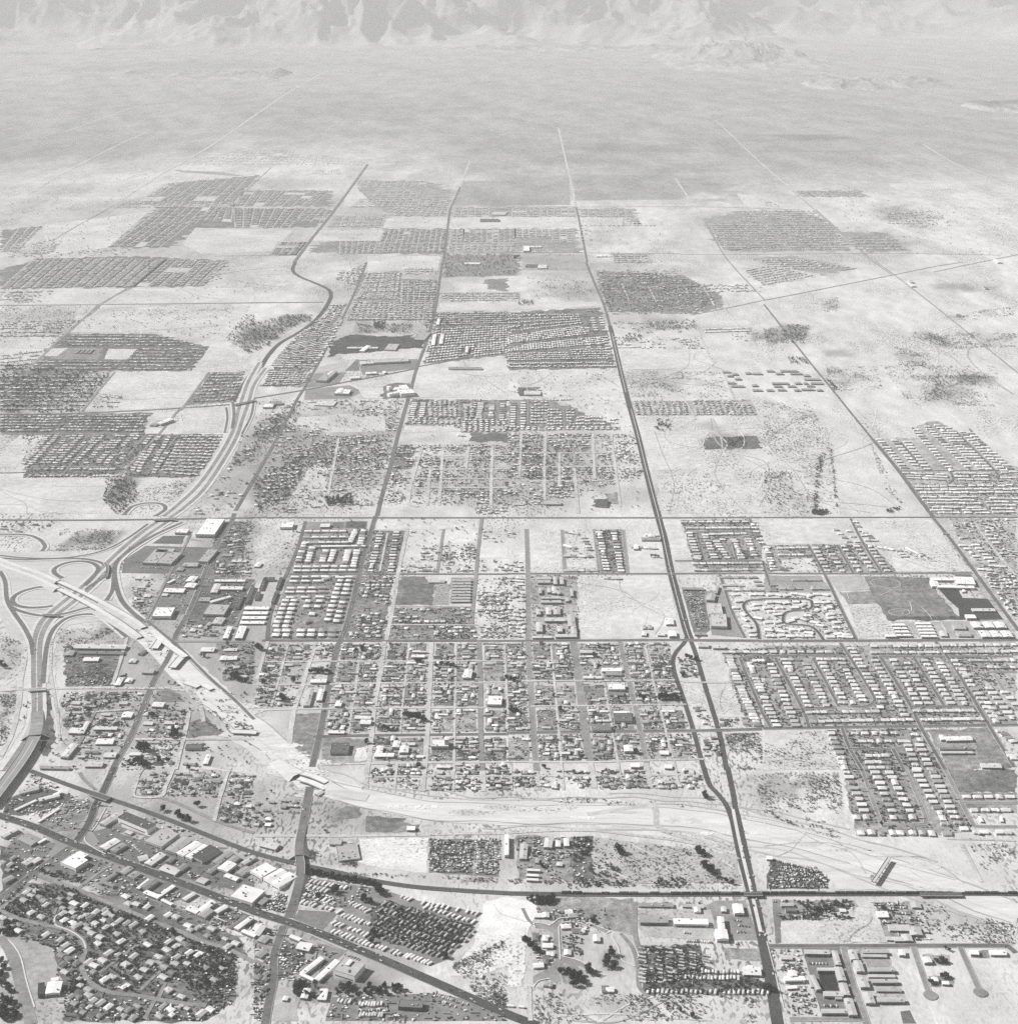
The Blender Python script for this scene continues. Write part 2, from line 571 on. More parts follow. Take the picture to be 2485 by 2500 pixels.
# ------------------------------------------------------------------ mountains and hills
def massif(name, x0, x1, y0, y1, height, seed, nx, ny, wl, tone, ridge_bias=.5, face=.35, prof=None):
    """ridged height field on a rectangle of the plain; highest along a crest between y0 and y1"""
    xs, ys = np.linspace(x0, x1, nx), np.linspace(y0, y1, ny)
    X, Y = np.meshgrid(xs, ys)
    u, v = (X - x0) / (x1 - x0), (Y - y0) / (y1 - y0)
    wx = fbm(X / wl * .7, Y / wl * .7, 3, seed + 40) - .5
    r = fbm(X / wl + wx, Y / wl * .8, 6, seed, True)
    b = fbm(X / (wl * 2.2), Y / (wl * 2.2), 3, seed + 7)
    env = np.minimum(sstep(0, face, v + (b - .5) * .35), sstep(0, .3, 1 - v)) * sstep(0, .12, u) * sstep(0, .12, 1 - u)
    if prof is not None:
        env = env * np.interp(u, prof[0], prof[1])
    Z = height * env * (.25 + .9 * r * (.5 + b)) - 12
    fray = fbm(X / (wl * .35), Y / (wl * .35), 5, seed + 13)
    Z = np.where(Z > -12, Z - (1 - fray) * 40 * (1 - sstep(60, 260, Z)), Z)
    T = tone * (.85 + .3 * fbm(X / (wl * .3), Y / (wl * .3), 5, seed + 3))
    lo = 1 - sstep(.02 * height, .24 * height, Z + (fray - .5) * .16 * height)
    T = T * (1 - lo) + SCRUB * (.85 + .3 * fray) * lo
    V = np.stack([X, Y, Z], -1).reshape(-1, 3)
    idx = np.arange(nx * ny).reshape(ny, nx)
    F = np.stack([idx[:-1, :-1], idx[:-1, 1:], idx[1:, 1:], idx[1:, :-1]], -1).reshape(-1, 4)
    Tf = T[:-1, :-1].ravel()
    o = tri_mesh(name, V, F, Tf, M['rock'])
    tag(o, kind='structure')
    return o


massif('mountain_range', -17500, 6500, 28500, 39500, 2300, 5, 520, 240, 1000, .25, face=.62,
       prof=([0, .09, .14, .24, .32, .5, .7, .9, 1], [.62, .5, .52, .8, .95, .95, .9, .8, .5]))
massif('mountain_range', 500, 19000, 32000, 46000, 2300, 21, 300, 170, 1500, .2, face=.5,
       prof=([0, .3, .6, 1], [.9, .8, .9, 1.0]))
massif('mountain', 2200, 5500, 21000, 27500, 430, 33, 220, 200, 620, .28, face=.9,
       prof=([0, .3, .5, .75, 1], [.1, .8, 1.0, .5, .05]))
massif('hill', 3700, 5900, 18700, 20500, 150, 47, 150, 100, 480, .27, face=.7, prof=([0, .4, .8, 1], [.7, 1, .7, .2]))
massif('hill', 4900, 6700, 15700, 17300, 190, 59, 150, 120, 620, .15, face=.7)
massif('hill', -5700, -3000, 19600, 23000, 110, 61, 200, 150, 620, .28, face=.8)
massif('mesa', -12500, -4600, 25000, 27800, 120, 71, 260, 110, 420, .23, face=.8, prof=([0, .45, .75, 1], [1, .7, .1, 0]))
massif('hill', -1500, 4200, 26500, 29500, 120, 77, 220, 110, 420, .27, face=.8)

# ------------------------------------------------------------------ the air over the valley
hz = MB()
hz.box(0, 33500, -30, 190000, 79000, 1830, 0, .5, None, True)
ho = hz.build('haze', [])
tag(ho, 'pale haze filling the whole desert valley', kind='stuff')
hm = bpy.data.materials.new('valley_haze')
hm.use_nodes = True
hn = hm.node_tree.nodes
hn.remove(hn['Principled BSDF'])
pv = hn.new('ShaderNodeVolumePrincipled')
pv.inputs['Color'].default_value = (.97, .97, .968, 1)
pv.inputs['Density'].default_value = 3.2e-5
pv.inputs['Anisotropy'].default_value = 0.0
hm.node_tree.links.new(pv.outputs[0], hn['Material Output'].inputs['Volume'])
ho.data.materials.append(hm)

# ------------------------------------------------------------------ lots, fields and paved areas
LOTS = '''
a .20 yard lawn|150,850 480,860 800,990 1150,1130 1500,1270 1800,1390 1760,1760 1560,1900 480,1900 470,1620 400,1350 200,1240 0,1230 0,980
a .22 yard lawn|900,950 1300,1020 1800,1260 1880,1420 1500,1290 1000,1070
a .13 yard lawn|0,570 160,640 300,720 0,960
a .42 bare_ground|270,1750 500,1690 560,1750 450,1900 250,1900
a .32 parking_lot asphalt|95,1285 380,1332 450,1590 285,1725 250,1760 150,1420
a .10 parking_lot asphalt|60,220 300,120 560,200 420,290 150,350 20,330
a .30 field lawn|430,300 560,220 700,250 640,380 560,460 430,470 280,420
a .13 parking_lot asphalt|700,470 880,420 1180,520 1330,650 1650,800 1600,880 1300,790 800,620
a .13 parking_lot asphalt|1330,640 1700,740 1920,840 1920,960 1600,860
a .15 parking_lot asphalt|150,480 420,560 300,720 20,620
a .15 parking_lot asphalt|330,720 520,620 860,720 640,870 440,800
a .13 parking_lot asphalt|760,760 1330,870 1500,950 1250,1010 900,900
a .12 parking_lot asphalt|1700,1030 1920,1110 1920,1200 1620,1170
a .20 parking_lot asphalt|700,380 900,330 920,430 760,430
a .40 bare_ground|950,470 1100,500 1060,530 900,480
b .17 parking_lot asphalt|340,1060 640,1080 520,1210 300,1130
b .2 trailer_court asphalt|385,810 950,900 1240,990 1700,1080 1650,1200 1480,1430 1350,1480 900,1350 560,1230 680,1050 360,1000
b .15 trailer_court lawn|880,1060 1000,985 1670,1190 1600,1290 1430,1420 920,1270
b .60 bare_lot|800,520 1320,515 1310,780 1000,750 790,700
b .38 bare_ground|640,560 770,560 760,680 620,680
b .26 field lawn|600,290 800,290 790,360 590,400
b .24 field lawn|850,350 1150,365 1040,470 840,470
b .30 field lawn|1060,400 1260,410 1260,470 1050,475
b .19 junk_yard|1320,520 1670,530 1650,800 1320,780
b .22 junk_yard|1670,530 1870,530 1850,810 1670,800
b .13 parking_lot asphalt|180,1250 400,1370 330,1520 180,1600
b .14 parking_lot asphalt|500,1420 640,1440 560,1560 490,1590
b .20 parking_lot asphalt|480,1310 700,1370 620,1440 480,1390
b .42 bare_ground|170,1650 320,1640 340,1900 130,1900
b .19 parking_lot asphalt|590,1720 1380,1690 1700,1760 1920,1900 540,1900
b .13 yard lawn|20,1000 250,950 230,1080 30,1050
b .68 bare_lot|1750,1000 1920,960 2150,1000 2020,1450 1700,1560 1480,1560 1660,1330
c .18 trailer_court lawn|970,1330 1460,1330 1480,1480 1920,1600 1990,1700 1040,1700
c .24 parking_lot asphalt|1560,990 1790,990 1900,1290 1580,1290 1500,1030
c .44 bare_ground|970,1060 1530,1060 1560,1180 1540,1290 1030,1260 960,1150
c .34 yard lawn|1650,1350 1900,1350 1950,1460 1640,1440
c .36 yard lawn|60,500 640,500 640,840 80,840
c .20 yard lawn|470,500 640,500 660,840 500,850
c .44 bare_ground|640,510 1720,640 1770,860 640,850
c .24 street_court asphalt|200,1170 330,1170 430,1120 560,1140 600,1160 760,1210 740,1235 640,1190 440,1150 385,1200 400,1400 540,1450 735,1560 700,1580 540,1480 420,1460 370,1530 400,1600 340,1610 310,1580 190,1620 190,1560 310,1500 360,1440 345,1230 280,1200 210,1200
c .40 yard lawn|200,970 940,970 960,1250 800,1220 560,1130 330,1140 180,1130
c .68 bare_lot|0,1040 60,1000 120,1150 130,1500 100,1640 0,1640
d .13 junk_yard|40,670 420,770 500,830 480,900 20,900
d .26 yard lawn|110,990 680,990 740,1050 680,1140 100,1150
d .30 yard lawn|850,1010 1120,1000 1220,1290 920,1300
d .52 bare_lot|110,1160 820,1010 900,1310 110,1320
d .28 yard lawn|590,0 1380,0 1500,260 1580,420 1420,500 1330,500 700,500 660,330
d .28 yard lawn|1480,170 1910,170 1910,330 1560,330
d .18 field lawn|1390,0 1900,0 1900,170 1480,170
d .30 yard lawn|1200,1400 1400,1400 1400,1480 1210,1480
d .26 yard lawn|1240,1560 1420,1560 1430,1640 1260,1640
d .22 yard lawn|1550,1360 1700,1360 1700,1420 1560,1420
d .17 parking_lot asphalt|280,1350 570,1350 740,1860 440,1880 330,1500
d .42 yard|640,1350 940,1350 1080,1780 780,1790
d .03 pool_court asphalt|415,1540 552,1540 582,1672 440,1672
d .14 parking_lot asphalt|330,1420 480,1420 490,1475 340,1480
d .16 parking_lot asphalt|430,1735 560,1735 580,1795 440,1800
d .30 parking_lot asphalt|760,1430 940,1430 950,1490 780,1490
d .12 parking_lot asphalt|1030,1830 1100,1820 1150,1920 1050,1920
d .18 parking_lot asphalt|60,980 120,980 130,1310 90,1320
e .10 parking_lot asphalt|1235,150 1400,150 1375,212 1150,208
e .14 parking_lot asphalt|1100,225 1620,238 1560,440 920,432 940,330
e .24 yard lawn|1640,40 1900,40 1750,700 1480,700
e .17 parking_lot asphalt|1280,450 1510,450 1420,740 1120,760 1200,600
e .18 yard lawn|1500,480 1920,480 1780,830 1400,830
e .22 yard lawn|480,1010 960,1010 870,1290 490,1290
e .17 parking_lot lawn|330,1340 380,1330 420,1640 360,1820 290,1770
e .30 field lawn|1190,1320 1330,1320 1400,1410 1160,1420
e .24 field lawn|1430,1560 1570,1520 1700,1660 1420,1680
e .55 bare_lot|490,1330 800,1340 740,1380 490,1390
e .28 yard lawn|1640,960 1920,960 1920,1250 1700,1250
f .22 parking_lot asphalt|400,45 860,40 850,95 370,95
f .14 playground asphalt|600,48 680,48 680,90 590,90
f .09 playground asphalt|700,40 855,40 845,90 690,90
f .34 yard lawn|370,95 860,95 800,435 270,435
f .34 yard lawn|250,450 790,450 670,935 110,935
f .26 school_field lawn|1100,460 1300,455 1370,670 1070,672
f .19 school_field lawn|1130,525 1370,515 1350,665 1120,668
f .34 school_field|1370,515 1490,515 1470,670 1355,670
f .30 yard|1490,465 1660,465 1640,660 1480,660
f .26 yard lawn|900,110 1150,110 1090,430 830,430
f .28 yard lawn|810,450 1060,450 980,940 690,940
f .30 yard lawn|1060,690 1650,690 1690,940 1010,940
f .55 bare_lot|1180,220 1410,110 1390,330 1280,340 1130,330
f .36 field lawn|520,1680 870,1690 860,1860 500,1880
f .60 bare_lot|770,1760 860,1740 850,1850 760,1860
f .30 field lawn|310,1500 500,1490 430,1880 290,1700
f .58 bare_lot|920,30 1700,30 1690,100 930,100
f .58 bare_lot|1430,110 1700,110 1680,210 1430,210
f .58 bare_lot|1700,230 1920,230 1920,320 1700,320
g .62 bare_lot|150,110 400,110 415,430 155,430
g .62 bare_lot|530,455 1210,450 1310,930 545,925
g .60 bare_lot|440,330 650,330 670,390 440,390
g .60 bare_lot|905,265 1170,265 1205,430 915,430
g .62 bare_lot|1175,30 1300,30 1390,340 1260,340
g .60 bare_lot|1265,345 1380,345 1410,425 1280,425
g .30 yard lawn|165,450 530,450 520,660 175,660
g .42 yard|175,670 520,670 545,920 175,925
g .26 yard lawn|660,105 870,105 905,430 690,430
g .27 yard lawn|1305,30 1820,30 1920,220 1920,420 1420,425 1390,330
g .14 parking_lot asphalt|1310,540 1480,560 1530,860 1440,930 1400,880
g .26 parking_lot asphalt|1480,570 1640,560 1780,920 1540,900
g .58 bare_lot|1320,1270 1440,1270 1570,1590 1420,1590
g .60 bare_lot|1440,1050 1600,1030 1680,1250 1480,1260
g .60 bare_lot|1500,1270 1690,1280 1790,1520 1570,1520
g .30 yard lawn|1610,1010 1920,1000 1920,1600 1800,1600
g .58 bare_lot|910,1140 1060,1140 1080,1235 930,1235
g .60 bare_lot|1110,1180 1250,1180 1260,1240 1120,1240
h .60 bare_lot|30,20 520,20 640,210 60,210
h .62 bare_lot|810,40 1260,30 1560,420 1000,420 960,300 850,200
h .62 bare_lot|130,330 370,320 420,425 150,425
h .30 yard lawn|0,215 340,215 440,420 20,420
h .30 yard lawn|360,215 820,215 1000,425 470,425
h .34 yard|0,450 430,450 510,580 0,580
h .55 yard|0,580 510,580 680,935 0,935
h .42 school_field|480,455 740,450 820,560 560,570
h .26 school_field lawn|560,575 810,570 850,660 640,670
h .58 bare_lot|640,680 880,690 990,900 720,930
h .20 park_lawn lawn|750,455 1250,465 1330,600 1500,785 940,790 830,620
h .05 school_yard asphalt|1320,555 1470,560 1500,620 1690,625 1810,785 1480,785 1470,700 1400,640
h .10 parking_lot asphalt|1440,440 1560,440 1580,465 1450,465
h .11 park_lawn lawn|930,755 1480,760 1480,785 945,790
h .42 yard|960,800 1330,800 1400,920 1010,920
h .38 yard|1330,795 1880,795 1910,920 1420,920
h .30 yard lawn|0,985 1910,965 1910,1570 1690,1580 340,1590 0,1600
h .58 bare_lot|0,1620 470,1615 580,1920 0,1920
h .28 yard lawn|470,1620 1180,1605 1350,1920 600,1920
h .24 school_field lawn|1240,1620 1700,1600 1880,1900 1390,1920
h .34 school_field|1290,1650 1580,1650 1620,1800 1370,1800
h .40 yard lawn|1400,10 1900,10 1910,1560 1700,1560 1580,400
i .60 bare_lot|870,830 1580,830 1390,1095 870,1125 740,980
i .56 bare_lot|150,1310 340,1310 110,1560 0,1560 0,1450
i .56 bare_lot|0,1620 850,1640 760,1900 0,1900
i .54 bare_lot|310,200 1000,200 800,320 300,318
i .54 bare_lot|1020,200 1920,190 1920,305 800,315
i .52 bare_lot|600,340 1900,330 1700,600 1150,530 520,530
i .55 bare_lot|1120,1160 1340,1120 1240,1250 1090,1250
i .50 bare_lot|1390,1100 1700,1100 1700,1290 1380,1290
i .52 bare_lot|0,590 430,580 340,650 0,650
i .52 bare_lot|1590,640 1760,660 1900,810 1460,825
i .27 school_field lawn|330,650 780,650 740,735 380,735
i .58 bare_lot|310,705 400,650 510,650 430,710
i .58 bare_lot|820,655 1040,655 960,735 780,735
i .16 yard lawn|480,540 1130,540 1590,640 1450,825 220,825
i .17 yard lawn|0,1150 1150,1140 1090,1300 0,1300
i .21 yard lawn|370,1300 1210,1300 900,1600 170,1640
i .24 yard lawn|1210,1300 1690,1300 1510,1630 900,1630
i .22 yard lawn|1590,830 1850,830 1780,1060 1400,1080
j .06 country_lake lawn|590,600 720,545 1050,560 1200,550 1210,580 1290,590 1280,650 1090,655 900,680 650,690 560,720
j .55 bare_lot|640,700 1260,670 1240,720 700,740
j .18 parking_lot asphalt|780,740 1240,730 1230,800 820,850
j .14 parking_lot asphalt|690,820 780,730 800,820
j .48 bare_lot|450,800 720,740 680,840 440,880
j .20 parking_lot asphalt|460,840 700,830 640,920 400,950
j .22 parking_lot asphalt|390,960 720,930 830,980 700,1030 380,1040
j .56 bare_lot|770,930 980,910 940,1030 830,1030
j .16 yard lawn|980,920 1190,910 1150,1020 960,1030
j .60 bare_lot|1220,830 1920,830 1920,1030 1190,1020
j .25 yard lawn|1200,1040 1920,1040 1920,1290 1570,1290 1560,1230 1150,1230
j .58 bare_lot|1140,1240 1560,1240 1560,1280 1120,1290
j .13 sports_field lawn|1640,1295 1920,1290 1920,1360 1620,1350
j .54 bare_lot|260,1180 980,1130 1000,1280 560,1290 230,1230
j .54 bare_lot|400,1580 520,1490 560,1560 540,1760 290,1760
j .20 yard lawn|1030,1400 1210,1380 1190,1560 1040,1560
j .24 yard lawn|850,80 1110,70 1090,280 760,290
j .20 yard lawn|1110,130 1390,130 1350,440 690,440 760,300 1090,290
j .22 yard lawn|1390,380 1920,370 1920,700 1290,770
j .26 yard lawn|640,320 700,310 380,940 60,940 250,640
j .22 school_field lawn|1740,130 1920,120 1920,220 1760,200
j .56 bare_lot|1400,310 1920,310 1920,360 1400,370
j .46 bare_lot|640,470 780,460 740,540 620,560
k .19 yard lawn|0,380 690,340 820,800 0,815
k .60 bare_lot|0,820 830,815 900,1040 500,1100 300,1030 90,930
k .60 bare_lot|840,670 1500,660 1560,800 900,810
k .40 yard lawn|940,1050 1830,1040 1880,1160 970,1160
k .60 bare_lot|980,1170 1400,1170 1420,1300 1040,1300
k .62 bare_lot|1030,1310 1420,1300 1510,1560 1090,1580
k .60 bare_lot|1110,1600 1920,1580 1920,1900 1180,1900
k .24 yard lawn|0,1040 60,1040 300,1040 500,1100 840,1260 0,1280
k .14 parking_lot lawn|80,945 250,945 250,1000 80,1000
k .24 yard lawn|660,60 1330,100 1600,240 1640,340 1380,390 760,370
k .24 school_field lawn|140,1440 300,1440 300,1520 150,1520
k .14 yard lawn|640,1790 750,1790 745,1845 650,1845
k .30 yard lawn|740,1750 840,1740 840,1830 750,1830
k .60 bare_lot|1420,440 1820,440 1840,490 1460,490
k .56 bare_lot|0,300 680,300 690,330 0,370
k .13 yard lawn|1500,1330 1880,1310 1920,1410 1480,1415
l .42 yard lawn|830,1330 1160,1330 1120,1250 1230,1205 1330,1205 1920,1560 1920,1920 1280,1920 1020,1580
m .32 field|690,650 960,670 840,650 640,640
m .18 yard lawn|660,690 980,660 880,770 520,770
m .18 yard lawn|900,720 1240,720 1250,770 880,775
m .15 yard lawn|600,780 1260,790 1190,860 880,860 730,870 640,935 410,935
m .50 bare_lot|740,860 1110,870 1030,950 760,960 690,920
m .55 bare_lot|160,850 560,800 410,935 180,965
m .50 bare_lot|1190,870 1460,870 1440,910 1170,910
m .27 yard lawn|1280,815 1460,815 1440,860 1240,860
m .30 yard lawn|1370,685 1610,685 1700,715 1690,780 1340,785
m .20 yard lawn|1460,870 1690,865 1680,960 1170,955 1200,915 1430,905
m .50 bare_lot|1460,825 1690,820 1690,860 1450,860
m .16 yard lawn|0,870 160,855 20,950 0,950
m .15 yard lawn|1040,915 1160,915 1120,965 1010,960
p .15 yard lawn|0,600 200,540 700,520 1290,545 1220,610 1150,690 760,695 0,705
p .18 yard lawn|1280,150 1870,150 1860,240 1320,240
q .26 yard lawn|110,90 490,95 620,145 620,210 600,295 330,295 210,245 60,240
q .24 yard lawn|640,245 1335,245 1340,298 620,298
q .58 bare_lot|630,302 1335,302 1340,355 620,360
q .24 yard lawn|620,365 1330,365 1355,495 590,495
q .24 yard lawn|1345,250 1660,250 1690,350 1600,300 1350,300
q .20 yard lawn|590,510 1020,510 1010,630 570,640
q .32 scrub_field soil|690,95 1290,95 1300,230 640,235
q .32 scrub_field soil|1320,60 1920,60 1920,200 1330,205
q .56 bare_lot|40,100 100,140 200,240 20,240
q .20 yard lawn|90,612 340,612 320,770 80,770
q .58 bare_lot|150,520 570,520 550,600 160,605
q .18 yard lawn|240,365 610,365 590,500 190,500
q .30 yard lawn|1535,505 1730,505 1755,562 1550,562
q .34 school|1030,510 1370,510 1400,600 1030,600
r .26 yard lawn|350,265 700,262 860,340 980,490 260,495 140,310
r .24 yard lawn|660,150 1030,150 1080,185 700,185
r .56 bare_lot|330,165 430,180 520,250 390,255
r .28 yard lawn|390,530 670,520 1020,590 800,630 600,580
r .40 yard lawn|360,590 500,570 780,640 480,690
r .23 yard lawn|900,380 1180,390 1300,490 1080,500
r .54 bare_lot|1170,110 1500,110 1540,140 1240,145
'''
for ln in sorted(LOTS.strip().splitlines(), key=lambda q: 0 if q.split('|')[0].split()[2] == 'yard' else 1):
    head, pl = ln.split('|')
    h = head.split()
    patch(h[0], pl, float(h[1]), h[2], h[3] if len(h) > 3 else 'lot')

# graded bed of the freeway under construction
for t, pl in (('e', '1060,860 1150,830 1400,1010 1600,1200 1750,1340 1920,1500 2010,1570 2080,1690 1900,1640 1700,1560 1500,1430 1350,1240 1200,1110 1040,930'),
              ('f', '0,1500 160,1640 350,1900 500,1960 450,2030 250,1990 100,1900 -60,1760 -250,1650'),
              ('b', '90,-60 340,20 560,100 900,190 1300,225 1920,235 1920,420 1500,400 1100,350 800,280 540,170 330,90 100,30'),
              ('c', '-10,235 600,240 1000,255 1400,280 1690,330 1740,560 1300,470 900,430 500,400 -10,425'),
              ('d', '-110,330 0,360 300,400 600,490 1000,620 1350,750 1700,880 1900,1000 1900,1260 1700,1150 1350,1010 1000,910 560,910 500,830 420,760 60,650 -100,620'),
              ('a', '1440,-40 1900,20 2010,60 1900,30 1500,-10')):
    patch(t, pl, .58, 'graded_bed', 'graded')
# light graded ground inside the interchange
for pl, tn in (('0,260 300,290 640,300 900,240 1150,80 1290,60 1000,240 870,400 900,640 1090,800 960,930 760,790 520,830 400,930 390,1300 300,1330 320,1000 160,1000 60,880 0,760', .5),
               ('150,930 190,1000 220,1300 180,1600 20,1830 0,1850 0,1700 110,1500 140,1200 180,1050', .56),
               ('380,930 420,930 400,1100 440,1300 470,1650 430,1680 390,1400 370,1150', .58)):
    patch('e', pl, tn, 'graded_bed', 'graded')
patch('i', '1920,860 1860,960 1800,1060 1700,1100 1720,1290 1600,1480 1450,1680 1280,1840 1260,1920 1420,1920 1600,1700 1760,1480 1850,1300 1920,1120', .48, 'graded_bed', 'graded')
patch('j', '0,790 40,720 60,780 20,880 30,1000 0,1090', .48, 'graded_bed', 'graded')

